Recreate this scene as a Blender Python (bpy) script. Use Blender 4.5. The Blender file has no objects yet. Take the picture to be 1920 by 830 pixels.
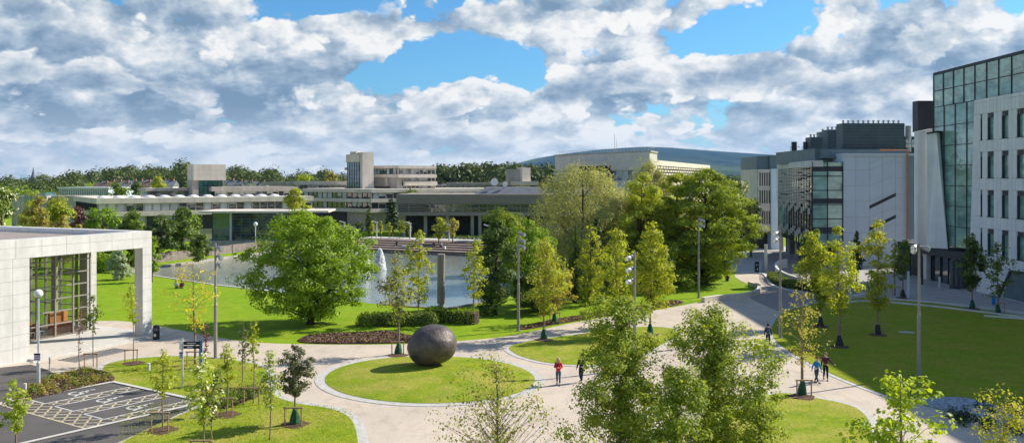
import bpy, math, random
import numpy as np
from mathutils import Vector, geometry
PI = math.pi
F, HY, H0 = 1600.0, 338.0, 12.6
scene = bpy.context.scene
COL = scene.collection
rng = np.random.default_rng(7)
random.seed(7)

# ------------------------------------------------------------ measuring aids
def W(px, py, z=0.0):
    Y = F * (H0 - z) / (py - HY)
    return ((px - 960) / F * Y, Y, z)
def X(px, Y): return (px - 960) / F * Y
def Z(py, Y): return H0 - (py - HY) * Y / F
def add(a, b, t=1.0): return (a[0] + b[0] * t, a[1] + b[1] * t)
def rot2(a): return (math.cos(a), math.sin(a))
def nrm(v):
    l = math.hypot(*v); return (v[0] / l, v[1] / l)

# ------------------------------------------------------------ materials
def newmat(name):
    m = bpy.data.materials.new(name); m.use_nodes = True
    nt = m.node_tree; nt.nodes.clear()
    out = nt.nodes.new('ShaderNodeOutputMaterial')
    return m, nt, out
def nd(nt, t, **kw):
    n = nt.nodes.new(t)
    for k, v in kw.items():
        if hasattr(n, k) and k not in n.inputs: setattr(n, k, v)
        else: n.inputs[k].default_value = v
    return n
def ramp(nt, fac, stops):
    r = nt.nodes.new('ShaderNodeValToRGB')
    while len(r.color_ramp.elements) < len(stops): r.color_ramp.elements.new(.5)
    for e, (p, c) in zip(r.color_ramp.elements, stops):
        e.position = p; e.color = (*c, 1)
    nt.links.new(fac, r.inputs[0]); return r.outputs[0]
def coords(nt, kind='Object'):
    return nt.nodes.new('ShaderNodeTexCoord').outputs[kind]
def noise(nt, vec, scale, detail=4, rough=.55, sc=None):
    if sc:
        mp = nt.nodes.new('ShaderNodeMapping'); mp.inputs['Scale'].default_value = sc
        nt.links.new(vec, mp.inputs[0]); vec = mp.outputs[0]
    n = nd(nt, 'ShaderNodeTexNoise', Scale=scale, Detail=detail, Roughness=rough)
    nt.links.new(vec, n.inputs['Vector']); return n.outputs['Fac']
def mixc(nt, fac, a, b, mode='MIX'):
    m = nt.nodes.new('ShaderNodeMix'); m.data_type = 'RGBA'; m.blend_type = mode
    for s, v in ((0, fac), (6, a), (7, b)):
        if isinstance(v, (int, float)): m.inputs[s].default_value = v
        elif isinstance(v, tuple): m.inputs[s].default_value = (*v[:3], 1)
        else: nt.links.new(v, m.inputs[s])
    return m.outputs[2]
def surf(name, c, c2=None, scale=1.0, rough=.8, metal=0, bump=0, bscale=None, detail=5, sc=None, spec=.3, streak=0, bdist=.05):
    """a matt or glossy surface whose colour wanders between c and c2"""
    m, nt, out = newmat(name)
    p = nd(nt, 'ShaderNodeBsdfPrincipled', Roughness=rough, Metallic=metal)
    p.inputs['Specular IOR Level'].default_value = spec
    co = coords(nt)
    if c2 is None: c2 = tuple(v * .8 for v in c)
    f = noise(nt, co, scale, detail, .6, sc)
    col = ramp(nt, f, [(.3, c2), (.7, c)])
    if streak:
        s = noise(nt, co, 1.2, 4, .6, (1, 1, .08))
        col = mixc(nt, streak, col, ramp(nt, s, [(.35, (.35, .34, .33)), (.65, (1, 1, 1))]), 'MULTIPLY')
    nt.links.new(col, p.inputs['Base Color'])
    if bump:
        b = nd(nt, 'ShaderNodeBump', Strength=bump, Distance=bdist)
        nt.links.new(noise(nt, co, bscale or scale * 6, 4, .6), b.inputs['Height'])
        nt.links.new(b.outputs[0], p.inputs['Normal'])
    nt.links.new(p.outputs[0], out.inputs[0]); return m
def leafmat(name, dark, light, trans=.35, alt=None, scale=.5, k=1.4):
    W3 = (1.18, 1.0, .8)
    if light[0] > light[1] * .9: W3 = (.98, 1.02, .9); k = 1.15
    dark = tuple(v * k * w for v, w in zip(dark, W3)); light = tuple(v * k * w for v, w in zip(light, W3)); alt = tuple(min(.8, v * min(k, 1.25)) for v in alt) if alt else None
    m, nt, out = newmat(name)
    g = nt.nodes.new('ShaderNodeNewGeometry')
    stops = [(0, dark), (.75, light)]
    if alt: stops = [(0, dark), (.6, light), (.9, alt)]
    col = ramp(nt, g.outputs['Random Per Island'], stops)
    n = noise(nt, coords(nt), scale, 2, .5)
    col = mixc(nt, .5, col, ramp(nt, n, [(.35, dark), (.65, light)]))
    d = nt.nodes.new('ShaderNodeBsdfDiffuse'); t = nt.nodes.new('ShaderNodeBsdfTranslucent')
    gl = nd(nt, 'ShaderNodeBsdfGlossy', Roughness=.6); gl.inputs[0].default_value = (.9, .95, .8, 1)
    nt.links.new(col, d.inputs[0])
    tc = mixc(nt, 1.0, col, (1.35, 1.25, .55), 'MULTIPLY'); nt.links.new(tc, t.inputs[0])
    mx = nd(nt, 'ShaderNodeMixShader', Fac=trans)
    nt.links.new(d.outputs[0], mx.inputs[1]); nt.links.new(t.outputs[0], mx.inputs[2])
    m2 = nd(nt, 'ShaderNodeMixShader', Fac=.03)
    nt.links.new(mx.outputs[0], m2.inputs[1]); nt.links.new(gl.outputs[0], m2.inputs[2])
    nt.links.new(m2.outputs[0], out.inputs[0]); return m
def glassmat(name, tint, body, opac=.75, rough=.03, wob=.0):
    """reflective architectural glass: partly see-through, darker body"""
    m, nt, out = newmat(name)
    tr = nt.nodes.new('ShaderNodeBsdfTransparent'); tr.inputs[0].default_value = (*tint, 1)
    df = nd(nt, 'ShaderNodeBsdfPrincipled', Roughness=rough)
    co = coords(nt)
    nt.links.new(ramp(nt, noise(nt, co, .35, 3, .6, (1, 1, 2.2)), [(.35, tuple(v * .5 for v in body)), (.65, body)]), df.inputs['Base Color'])
    df.inputs['Specular IOR Level'].default_value = .9
    gl = nd(nt, 'ShaderNodeBsdfGlossy', Roughness=rough)
    if wob:
        b = nd(nt, 'ShaderNodeBump', Strength=wob, Distance=.1)
        nt.links.new(noise(nt, co, .6, 2, .5), b.inputs['Height'])
        nt.links.new(b.outputs[0], gl.inputs['Normal']); nt.links.new(b.outputs[0], df.inputs['Normal'])
    ge = nt.nodes.new('ShaderNodeNewGeometry'); fo = nt.nodes.new('ShaderNodeMath'); fo.operation = 'SUBTRACT'; fo.inputs[0].default_value = 1; nt.links.new(ge.outputs['Backfacing'], fo.inputs[1])
    op = nt.nodes.new('ShaderNodeMath'); op.operation = 'MULTIPLY'; op.inputs[0].default_value = opac; nt.links.new(fo.outputs[0], op.inputs[1])
    m1 = nd(nt, 'ShaderNodeMixShader'); nt.links.new(op.outputs[0], m1.inputs[0])
    nt.links.new(tr.outputs[0], m1.inputs[1]); nt.links.new(df.outputs[0], m1.inputs[2])
    fr = nd(nt, 'ShaderNodeFresnel', IOR=1.7)
    m2 = nt.nodes.new('ShaderNodeMixShader')
    fm = nt.nodes.new('ShaderNodeMath'); fm.operation = 'MULTIPLY'; nt.links.new(fr.outputs[0], fm.inputs[0]); nt.links.new(fo.outputs[0], fm.inputs[1])
    nt.links.new(fm.outputs[0], m2.inputs[0]); nt.links.new(m1.outputs[0], m2.inputs[1]); nt.links.new(gl.outputs[0], m2.inputs[2])
    nt.links.new(m2.outputs[0], out.inputs[0]); return m

M = {}
def grassmat(name, g1, g2, dry, k=.35):
    m, nt, out = newmat(name)
    p = nd(nt, 'ShaderNodeBsdfPrincipled', Roughness=.85); p.inputs['Specular IOR Level'].default_value = .05
    co = coords(nt)
    a = ramp(nt, noise(nt, co, .9, 6, .7), [(.35, g1), (.65, g2)])
    d = ramp(nt, noise(nt, co, .3, 8, .72), [(.42, (0, 0, 0)), (.66, (k, k, k))])
    col = mixc(nt, d, a, dry)
    fine = ramp(nt, noise(nt, co, 9, 3, .7), [(.3, (.62, .62, .62)), (.7, (1.25, 1.25, 1.25))])
    col = mixc(nt, 1.0, col, fine, 'MULTIPLY')
    nt.links.new(col, p.inputs['Base Color'])
    b = nd(nt, 'ShaderNodeBump', Strength=.7, Distance=.06)
    nt.links.new(noise(nt, co, 14, 3, .7), b.inputs['Height']); nt.links.new(b.outputs[0], p.inputs['Normal'])
    nt.links.new(p.outputs[0], out.inputs[0]); return m
M['grass'] = grassmat('grass', (.15, .27, .010), (.23, .36, .014), (.36, .34, .05), .35)
M['lawn'] = grassmat('lawn_grass', (.16, .25, .014), (.25, .31, .018), (.42, .34, .09), .75)
M['lawn_r'] = grassmat('sown_lawn_grass', (.19, .26, .012), (.26, .31, .016), (.36, .28, .05), .7)
def pathmat():
    m, nt, out = newmat('resin_gravel'); p = nd(nt, 'ShaderNodeBsdfPrincipled', Roughness=.88); p.inputs['Specular IOR Level'].default_value = .25
    co = coords(nt)
    c = ramp(nt, noise(nt, co, .16, 8, .65), [(.3, (.45, .385, .32)), (.7, (.56, .47, .38))])
    c = mixc(nt, 1.0, c, ramp(nt, noise(nt, co, 1.1, 6, .7, (1, .5, 1)), [(.28, (.78, .77, .76)), (.5, (1, 1, 1)), (.8, (1.05, 1.04, 1.02))]), 'MULTIPLY')
    c = mixc(nt, 1.0, c, ramp(nt, noise(nt, co, 22, 2, .7), [(.3, (.86, .85, .85)), (.7, (1.1, 1.1, 1.1))]), 'MULTIPLY')
    v = nd(nt, 'ShaderNodeTexVoronoi', Scale=.9); nt.links.new(co, v.inputs['Vector'])
    c = mixc(nt, 1.0, c, ramp(nt, v.outputs['Distance'], [(.0, (.62, .6, .58)), (.055, (1, 1, 1))]), 'MULTIPLY')
    nt.links.new(c, p.inputs['Base Color']); nt.links.new(p.outputs[0], out.inputs[0]); return m
M['path'] = pathmat()
M['paver'] = surf('grey_pavers', (.40, .38, .36), (.30, .285, .27), .8, .85, bump=.2, bscale=12)
M['sett'] = surf('pale_stone_setts', (.54, .52, .48), (.36, .34, .32), 3.5, .85, bump=.4, bscale=9)
M['kerb'] = surf('kerb_stone', (.58, .55, .50), (.44, .42, .39), 2.5, .85)
M['asphalt'] = surf('asphalt', (.115, .105, .10), (.07, .065, .064), .35, .9, bump=.3, bscale=40, detail=8, bdist=.02)
M['white_paint'] = surf('white_road_paint', (.70, .69, .66), (.36, .34, .33), 5, .7, detail=9)
M['yellow_paint'] = surf('cream_road_paint', (.64, .55, .36), (.30, .26, .19), 5, .7, detail=9)
M['mulch'] = surf('bark_mulch', (.15, .085, .055), (.05, .03, .022), 5, .95, bump=1, bscale=9, detail=8)
M['pebble'] = surf('blue_grey_pebbles', (.42, .46, .52), (.10, .12, .15), 5, .7, bump=1, bscale=9, detail=3)
M['white_panel'] = surf('white_stone_panel', (.68, .665, .64), (.57, .555, .53), 1.1, .7, streak=.22, detail=8)
M['seam'] = surf('panel_joint', (.42, .41, .39), (.36, .35, .33), 2, .8)
M['concrete'] = surf('weathered_concrete', (.50, .45, .39), (.36, .325, .285), .4, .85, streak=.35)
M['concrete_lt'] = surf('pale_concrete', (.72, .64, .55), (.58, .515, .44), .4, .85, streak=.2)
M['roof_gravel'] = surf('roof_gravel', (.36, .31, .28), (.2, .17, .155), 3, .95, bump=.6, bscale=12)
M['roof_felt'] = surf('roof_felt', (.26, .25, .24), (.17, .165, .16), .5, .9)
M['dark'] = surf('dark_metal', (.045, .05, .06), (.03, .033, .04), 2, .5)
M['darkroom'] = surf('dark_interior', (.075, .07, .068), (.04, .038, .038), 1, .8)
M['steel'] = surf('galvanised_steel', (.42, .42, .43), (.30, .30, .31), 3, .45, metal=.6)
M['pole'] = surf('grey_painted_pole', (.33, .30, .28), (.27, .25, .235), 2, .5, metal=.2)
M['alu'] = surf('pale_aluminium', (.66, .67, .68), (.52, .53, .55), 2, .4, metal=.4)
M['wood_grey'] = surf('weathered_timber', (.36, .31, .27), (.20, .17, .15), 2, .85, sc=(1, 1, 6))
M['deck'] = surf('deck_boards', (.30, .22, .175), (.19, .135, .11), 1.2, .8)
M['timber'] = surf('stake_timber', (.42, .27, .17), (.28, .17, .11), 5, .85)
M['bark'] = surf('bark', (.17, .125, .09), (.07, .05, .038), 4, .95, bump=.6, bscale=12, sc=(1, 1, .3))
M['bark_pale'] = surf('pale_bark', (.30, .23, .17), (.16, .115, .085), 5, .9, sc=(1, 1, .4))
M['bark_dark'] = surf('dark_bark', (.07, .05, .04), (.03, .022, .018), 4, .95, bump=.6, bscale=12)
M['water_spray'] = surf('white_water', (.92, .94, .95), (.85, .88, .9), 2, .5)
M['bronze'] = surf('dark_bronze', (.155, .13, .12), (.075, .06, .055), 2.2, .5, metal=.35, bump=.9, bscale=5, detail=9, bdist=.06)
M['green_bag'] = surf('green_plastic', (.012, .10, .035), (.006, .05, .02), 4, .45, bump=.5, bscale=8)
M['black_plastic'] = surf('black_plastic', (.02, .025, .03), (.012, .015, .02), 3, .4)
M['blue_sign'] = surf('blue_enamel', (.01, .22, .62), (.01, .18, .52), 1, .4)
M['white_sign'] = surf('white_enamel', (.8, .8, .8), (.72, .72, .72), 1, .4)
M['pink_sign'] = surf('pink_print', (.62, .10, .32), (.5, .08, .28), 1, .5)
M['navy'] = surf('navy_print', (.02, .03, .11), (.015, .02, .08), 1, .5)
M['blue_panel'] = surf('blue_grey_metal_panel', (.56, .62, .70), (.49, .55, .64), .25, .45, metal=.1)
M['stone_wall'] = surf('stone_cladding', (.84, .83, .82), (.72, .71, .71), .5, .7, streak=.2)
M['stone_dark'] = surf('dark_panel', (.065, .06, .075), (.045, .042, .052), .8, .5)
M['louvre'] = surf('dark_louvre_metal', (.15, .20, .22), (.11, .15, .17), .6, .5, metal=.2)
M['beige'] = surf('brise_soleil', (.68, .60, .52), (.54, .48, .42), .6, .7)
M['white_louvre'] = surf('pale_louvre', (.80, .74, .67), (.66, .61, .55), .5, .7, streak=.15)
M['copper'] = surf('orange_pipe', (.55, .20, .07), (.42, .15, .05), 2, .5)
M['stone_old'] = surf('old_quay_stone', (.30, .255, .21), (.15, .125, .105), 1.5, .95, bump=.8, bscale=5)
M['tile'] = surf('roof_tiles', (.20, .13, .105), (.13, .09, .075), 1, .9)
M['slate'] = surf('slate', (.20, .21, .235), (.13, .14, .16), 1, .8)
M['render'] = surf('house_render', (.68, .64, .58), (.55, .52, .47), .5, .9)
M['brick'] = surf('brick', (.33, .17, .12), (.24, .12, .09), 2, .9)
M['orange_wood'] = surf('orange_veneer', (.62, .28, .10), (.5, .21, .08), 1.5, .5)
M['maroon_tree'] = None
M['glass_dark'] = glassmat('dark_glass', (.5, .55, .55), (.10, .115, .12), .8, .03, .25)
M['glass_teal'] = glassmat('teal_glass', (.55, .8, .75), (.04, .22, .20), .72, .03, .2)
M['glass_green'] = glassmat('green_glass', (.80, .96, .9), (.36, .62, .54), .85, .03, .25)
M['glass_clear'] = glassmat('clear_glass', (.88, .9, .87), (.05, .06, .05), .04, .02)
M['glass_blue'] = glassmat('blue_glass', (.6, .75, .85), (.14, .26, .34), .85, .05)
M['blind'] = surf('window_blind', (.62, .64, .60), (.40, .42, .40), .4, .8)

# ------------------------------------------------------------ mesh building
def link(o, parent=None):
    COL.objects.link(o)
    if parent is not None: o.parent = parent
    return o
def tag(o, label=None, cat=None, group=None, kind=None):
    if label: o['label'] = label
    if cat: o['category'] = cat
    if group: o['group'] = group
    if kind: o['kind'] = kind
    return o
def empty(name, loc, label=None, cat=None, group=None, rz=0):
    o = bpy.data.objects.new(name, None); o.empty_display_size = .2
    o.location = (loc[0], loc[1], loc[2] if len(loc) > 2 else 0); o.rotation_euler = (0, 0, rz)
    link(o); tag(o, label, cat, group); return o
def origin(o):
    while o.parent is not None: o = o.parent
    return Vector(o.location)
class MB:
    def __init__(s): s.v = []; s.f = []; s.m = []; s.mi = 0
    def vf(s, vs, fs):
        n = len(s.v); s.v += [tuple(p) for p in vs]
        s.f += [tuple(i + n for i in f) for f in fs]; s.m += [s.mi] * len(fs); return s
    def obox(s, o, e, x0, x1, y0, y1, z0, z1):
        """box in a frame: o origin (x,y), e = unit x axis; y axis is 90 deg left of e"""
        g = (-e[1], e[0])
        vs = []
        for z in (z0, z1):
            for x, y in ((x0, y0), (x1, y0), (x1, y1), (x0, y1)):
                vs.append((o[0] + e[0] * x + g[0] * y, o[1] + e[1] * x + g[1] * y, z))
        return s.vf(vs, [(3, 2, 1, 0), (4, 5, 6, 7), (0, 1, 5, 4), (1, 2, 6, 5), (2, 3, 7, 6), (3, 0, 4, 7)])
    def box(s, x0, x1, y0, y1, z0, z1): return s.obox((0, 0), (1, 0), x0, x1, y0, y1, z0, z1)
    def prism(s, pts, z0, z1):
        """vertical prism over a convex polygon"""
        n = len(pts)
        a = sum(pts[i][0] * pts[(i + 1) % n][1] - pts[(i + 1) % n][0] * pts[i][1] for i in range(n))
        if a < 0: pts = pts[::-1]
        zz0 = z0 if isinstance(z0, (list, tuple)) else [z0] * n
        zz1 = z1 if isinstance(z1, (list, tuple)) else [z1] * n
        vs = [(p[0], p[1], zz0[i]) for i, p in enumerate(pts)] + [(p[0], p[1], zz1[i]) for i, p in enumerate(pts)]
        fs = [tuple(range(n))[::-1], tuple(range(n, 2 * n))] + [(i, (i + 1) % n, n + (i + 1) % n, n + i) for i in range(n)]
        return s.vf(vs, fs)
    def hexa(s, b, t):
        return s.vf(list(b) + list(t), [(3, 2, 1, 0), (4, 5, 6, 7), (0, 1, 5, 4), (1, 2, 6, 5), (2, 3, 7, 6), (3, 0, 4, 7)])
    def tube(s, pts, rad, n=6, cap=True):
        pts = [Vector(p) for p in pts]
        if isinstance(rad, (int, float)): rad = [rad] * len(pts)
        vs = []
        for i, p in enumerate(pts):
            d = (pts[min(i + 1, len(pts) - 1)] - pts[max(i - 1, 0)])
            if d.length < 1e-6: d = Vector((0, 0, 1))
            d.normalize()
            a = d.cross(Vector((0.12, .99, .05))); 
            if a.length < .1: a = d.cross(Vector((1, 0, 0)))
            a.normalize(); b = d.cross(a)
            for k in range(n):
                t = 2 * PI * k / n
                vs.append(p + (a * math.cos(t) + b * math.sin(t)) * rad[i])
        fs = []
        for i in range(len(pts) - 1):
            for k in range(n):
                fs.append((i * n + k, i * n + (k + 1) % n, (i + 1) * n + (k + 1) % n, (i + 1) * n + k))
        if cap: fs += [tuple(range(n))[::-1], tuple(range((len(pts) - 1) * n, len(pts) * n))]
        return s.vf(vs, fs)
    def bar(s, a, b, w, h=None):
        """rectangular bar between two 3-D points"""
        a = Vector(a); b = Vector(b); d = (b - a).normalized(); h = h or w
        u = d.cross(Vector((0, 0, 1)))
        if u.length < .05: u = Vector((1, 0, 0))
        u.normalize(); v = d.cross(u)
        q = [(-1, -1), (1, -1), (1, 1), (-1, 1)]
        return s.hexa([a + u * (x * w / 2) + v * (y * h / 2) for x, y in q], [b + u * (x * w / 2) + v * (y * h / 2) for x, y in q])
    def sphere(s, c, r, nu=12, nv=8, sq=(1, 1, 1)):
        vs = []; fs = []
        for i in range(nv + 1):
            ph = PI * i / nv
            for j in range(nu):
                th = 2 * PI * j / nu
                vs.append((c[0] + r * sq[0] * math.sin(ph) * math.cos(th), c[1] + r * sq[1] * math.sin(ph) * math.sin(th), c[2] + r * sq[2] * math.cos(ph)))
        for i in range(nv):
            for j in range(nu):
                fs.append((i * nu + j, (i + 1) * nu + j, (i + 1) * nu + (j + 1) % nu, i * nu + (j + 1) % nu))
        return s.vf(vs, fs)
    def build(s, name, mat, parent=None, smooth=False):
        off = origin(parent) if parent is not None else Vector((0, 0, 0))
        me = bpy.data.meshes.new(name)
        me.from_pydata([(a - off[0], b - off[1], c - off[2]) for a, b, c in s.v], [], s.f)
        mats = mat if isinstance(mat, (list, tuple)) else [mat]
        for mm in mats: me.materials.append(mm)
        if len(mats) > 1: me.polygons.foreach_set('material_index', s.m)
        if smooth: me.polygons.foreach_set('use_smooth', [True] * len(me.polygons))
        me.update()
        return link(bpy.data.objects.new(name, me), parent)
def local(parent, fn):
    """build with parent's origin treated as 0,0,0"""
    loc = Vector(parent.location); parent.location = (0, 0, 0); fn(); parent.location = loc
def np_mesh(name, v, mat, parent=None, nper=4):
    me = bpy.data.meshes.new(name)
    nv = len(v); nf = nv // nper
    me.vertices.add(nv); me.vertices.foreach_set('co', np.ascontiguousarray(v, dtype=np.float32).ravel())
    me.loops.add(nv); me.loops.foreach_set('vertex_index', np.arange(nv, dtype=np.int32))
    me.polygons.add(nf); me.polygons.foreach_set('loop_start', np.arange(0, nv, nper, dtype=np.int32))
    try: me.polygons.foreach_set('loop_total', np.full(nf, nper, dtype=np.int32))
    except Exception: pass
    me.materials.append(mat); me.update(calc_edges=True); 
    return link(bpy.data.objects.new(name, me), parent)
def leaves(pos, nor, L, Wd, jit=.35):
    """kite-shaped leaf faces"""
    n = len(pos)
    t = rng.normal(size=(n, 3)); nor = nor / (np.linalg.norm(nor, axis=1, keepdims=True) + 1e-9)
    t -= nor * (t * nor).sum(1, keepdims=True); t /= np.linalg.norm(t, axis=1, keepdims=True) + 1e-9
    b = np.cross(nor, t)
    s = (1 + jit * rng.normal(size=(n, 1))).clip(.4, 2)
    fold = nor * L * .12 * s
    v = np.stack([pos - t * L * .5 * s, pos + b * Wd * .5 * s + fold, pos + t * L * .5 * s, pos - b * Wd * .5 * s + fold], 1)
    return v.reshape(-1, 3)
def catmull(pts, n=8):
    out = []; m = len(pts)
    for i in range(m):
        p0, p1, p2, p3 = (np.array(pts[(i + k) % m][:2], float) for k in (-1, 0, 1, 2))
        for j in range(n):
            t = j / n
            out.append(tuple(.5 * ((2 * p1) + (-p0 + p2) * t + (2 * p0 - 5 * p1 + 4 * p2 - p3) * t * t + (-p0 + 3 * p1 - 3 * p2 + p3) * t ** 3)))
    return out
def pxpoly(pts, smooth=8, z=0.0):
    w = [W(a, b, z)[:2] for a, b in pts]
    w = catmull(w, smooth) if smooth else w
    a = sum(w[i][0] * w[(i + 1) % len(w)][1] - w[(i + 1) % len(w)][0] * w[i][1] for i in range(len(w)))
    return w if a > 0 else w[::-1]
def sheet(name, poly, z, mat, edge=0.0, mound=None, parent=None):
    """flat sheet over polygon with a skirt of depth edge"""
    mb = MB(); n = len(poly)
    tris = geometry.tessellate_polygon([[Vector((p[0], p[1], 0)) for p in poly]])
    vs = [(p[0], p[1], z) for p in poly]
    fs = []
    for t in tris:
        a, b, c = (poly[i] for i in t)
        fs.append(t if (b[0] - a[0]) * (c[1] - a[1]) - (b[1] - a[1]) * (c[0] - a[0]) > 0 else t[::-1])
    mb.vf(vs, fs)
    if edge:
        mb.vf([(p[0], p[1], z) for p in poly] + [(p[0], p[1], z - edge) for p in poly], [(i, n + i, n + (i + 1) % n, (i + 1) % n) for i in range(n)])
    return mb.build(name, mat, parent)
def offset(poly, d):
    n = len(poly); out = []
    for i in range(n):
        a = poly[i - 1]; b = poly[(i + 1) % n]
        t = nrm((b[0] - a[0], b[1] - a[1])); out.append((poly[i][0] + t[1] * d, poly[i][1] - t[0] * d))
    return out
def ring(mb, poly, d0, d1, z0, z1, i0=0, i1=None):
    """strip following a polygon between two offsets (positive = outwards)"""
    a = offset(poly, d0); b = offset(poly, d1); n = len(poly)
    if i1 is None: i1 = n
    for i in range(i0, i1):
        j = (i + 1) % n; k = i % n
        mb.hexa([(*a[k], z0), (*b[k], z0), (*b[j], z0), (*a[j], z0)], [(*a[k], z1), (*b[k], z1), (*b[j], z1), (*a[j], z1)])
# ============================================================ SETTING
def S(o): o['kind'] = 'structure'; return o
# --- the lake: a hole in the ground with water half a metre down
LZ = -.5
near = [(150, 496), (235, 508), (300, 518), (400, 533), (470, 541), (560, 552), (640, 562), (720, 571), (800, 577), (850, 577), (905, 566), (950, 556), (1010, 545)]
far_ = [(1040, 500), (1010, 484), (932, 477), (816, 471), (685, 465), (600, 462), (540, 461), (470, 470), (400, 479), (300, 492), (235, 500), (150, 494)]
lake = []
for i, (a, b) in enumerate(near): lake.append(W(a, b)[:2])
L2 = [W(a, b)[:2] for a, b in far_[:-1]]
lake_poly = lake + L2
a_ = sum(lake_poly[i][0] * lake_poly[(i + 1) % len(lake_poly)][1] - lake_poly[(i + 1) % len(lake_poly)][0] * lake_poly[i][1] for i in range(len(lake_poly)))
if a_ < 0: lake_poly = lake_poly[::-1]
outer = [(-9500, -300), (9500, -300), (9500, 10500), (-9500, 10500)]
def ground():
    loops = [[Vector((*p, 0)) for p in outer], [Vector((*p, 0)) for p in lake_poly[::-1]]]
    allp = outer + lake_poly[::-1]
    tris = geometry.tessellate_polygon(loops)
    fs = []
    for t in tris:
        a, b, c = (allp[i] for i in t)
        fs.append(tuple(t) if (b[0] - a[0]) * (c[1] - a[1]) - (b[1] - a[1]) * (c[0] - a[0]) > 0 else tuple(t[::-1]))
    mb = MB(); mb.vf([(p[0], p[1], 0) for p in allp], fs)
    n = len(lake_poly)
    mb.vf([(*p, 0) for p in lake_poly] + [(*p, -2) for p in lake_poly], [(i, (i + 1) % n, n + (i + 1) % n, n + i) for i in range(n)])
    S(mb.build('ground', M['grass']))
ground()
def water():
    m, nt, out = newmat('lake_water')
    p = nd(nt, 'ShaderNodeBsdfPrincipled', Roughness=.06); p.inputs['Base Color'].default_value = (.20, .23, .21, 1)
    p.inputs['Specular IOR Level'].default_value = .9
    co = coords(nt)
    n1 = noise(nt, co, 1.1, 5, .7, (1, .7, 1)); n2 = noise(nt, co, .12, 2, .5)
    b = nd(nt, 'ShaderNodeBump', Strength=.8, Distance=.075); nt.links.new(n1, b.inputs['Height'])
    mm = nt.nodes.new('ShaderNodeMath'); mm.operation = 'MULTIPLY_ADD'; nt.links.new(n2, mm.inputs[0]); mm.inputs[1].default_value = .9; mm.inputs[2].default_value = .25
    nt.links.new(mm.outputs[0], b.inputs['Strength'])
    nt.links.new(b.outputs[0], p.inputs['Normal']); nt.links.new(p.outputs[0], out.inputs[0])
    S(sheet('water', offset(lake_poly, .8), LZ, m))
water()

# --- paths, plaza
path_px = [(150, 604), (240, 603), (262, 609), (300, 612), (345, 620), (400, 631), (470, 641), (560, 645), (660, 646), (760, 645), (850, 640), (960, 629),
           (1060, 608), (1150, 592), (1250, 578), (1318, 565), (1424, 548), (1408, 535), (1385, 524), (1378, 514), (1402, 505), (1440, 508), (1490, 500), (1560, 520), (1640, 540), (1700, 552),
           (1700, 640), (1660, 748), (1724, 759), (1815, 783), (1920, 812), (2100, 860), (2200, 1000), (1500, 1100), (600, 1100), (200, 1000), (120, 830), (60, 700), (-200, 720), (-260, 640)]
S(sheet('path', pxpoly(path_px, 4), .02, M['path'], .02))
plaza_px = [(1300, 500), (1400, 468), (1440, 462), (1640, 462), (2100, 500), (2300, 720), (1920, 596), (1850, 582), (1760, 570), (1700, 563), (1640, 556), (1560, 553), (1500, 541), (1440, 515), (1385, 512)]
S(sheet('plaza', pxpoly(plaza_px, 0), .035, M['paver'], .03))
# paving courses of the plaza
mb = MB()
for i in range(16):
    y = 72 + i * 3.4
    mb.box(X(1640, 95) - 2 if y > 88 else 44, 52, y, y + .09, .036, .042)
S(mb.build('plaza_joints', M['seam']))
# shaded brick forecourt and shared surface beside the curved wall
S(sheet('paved_road', pxpoly([(1425, 512), (1440, 476), (1475, 478), (1560, 500), (1610, 545), (1570, 566), (1500, 590), (1460, 583), (1405, 556), (1440, 545), (1426, 528)], 4), .042, surf('grey_setts', (.30, .26, .25), (.22, .19, .18), 1.2, .9, bump=.3, bscale=14), .02))
# --- lawns (each with a pale sett edging)
def lawn(px, mat, z=.06, kerb=(0, .55), i01=(0, None), smooth=6, name='lawn', kz=.045):
    p = pxpoly(px, smooth)
    S(sheet(name, p, z, mat, z))
    if kerb:
        mb = MB(); ring(mb, p, kerb[0], kerb[1], 0, kz, i01[0], i01[1]); S(mb.build('kerb', M['sett']))
    return p
lawn_right = lawn([(1447, 622), (1452, 604), (1470, 586), (1510, 573), (1565, 563), (1640, 557), (1700, 563), (1760, 570), (1850, 582), (1920, 593), (2060, 625), (2300, 760), (2300, 900), (2000, 838), (1920, 812),
      (1872, 796), (1815, 783), (1724, 759), (1693, 752), (1616, 725), (1545, 695), (1490, 665), (1458, 643)], M['lawn_r'], kerb=(0, .35))
lawn([(1400, 760), (1440, 742), (1480, 738), (1530, 747), (1580, 757), (1612, 770), (1632, 800), (1640, 900), (1500, 1100), (1250, 1000), (1300, 830)], M['lawn'], kerb=(0, .4))
island2 = lawn([(955, 652), (975, 644), (1030, 634), (1085, 627), (1140, 619), (1205, 613), (1258, 616), (1266, 628), (1235, 650), (1180, 672), (1130, 682), (1090, 685), (1030, 681), (985, 671), (962, 661)], M['lawn'], kerb=(0, .45))
lawn([(195, 688), (235, 675), (308, 669), (380, 669), (446, 677), (488, 687), (503, 702), (500, 722), (515, 742), (557, 757), (610, 765), (642, 775), (662, 793), (671, 830), (672, 900), (500, 1000), (190, 900), (230, 830), (376, 762), (378, 752), (214, 717)], M['lawn'], kerb=(0, .5))
# tip of lawn north of the low wall
lawn([(1240, 545), (1320, 530), (1378, 531), (1410, 538), (1422, 546), (1400, 554), (1330, 560), (1270, 572), (1200, 580)], M['grass'], kerb=None)
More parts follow.
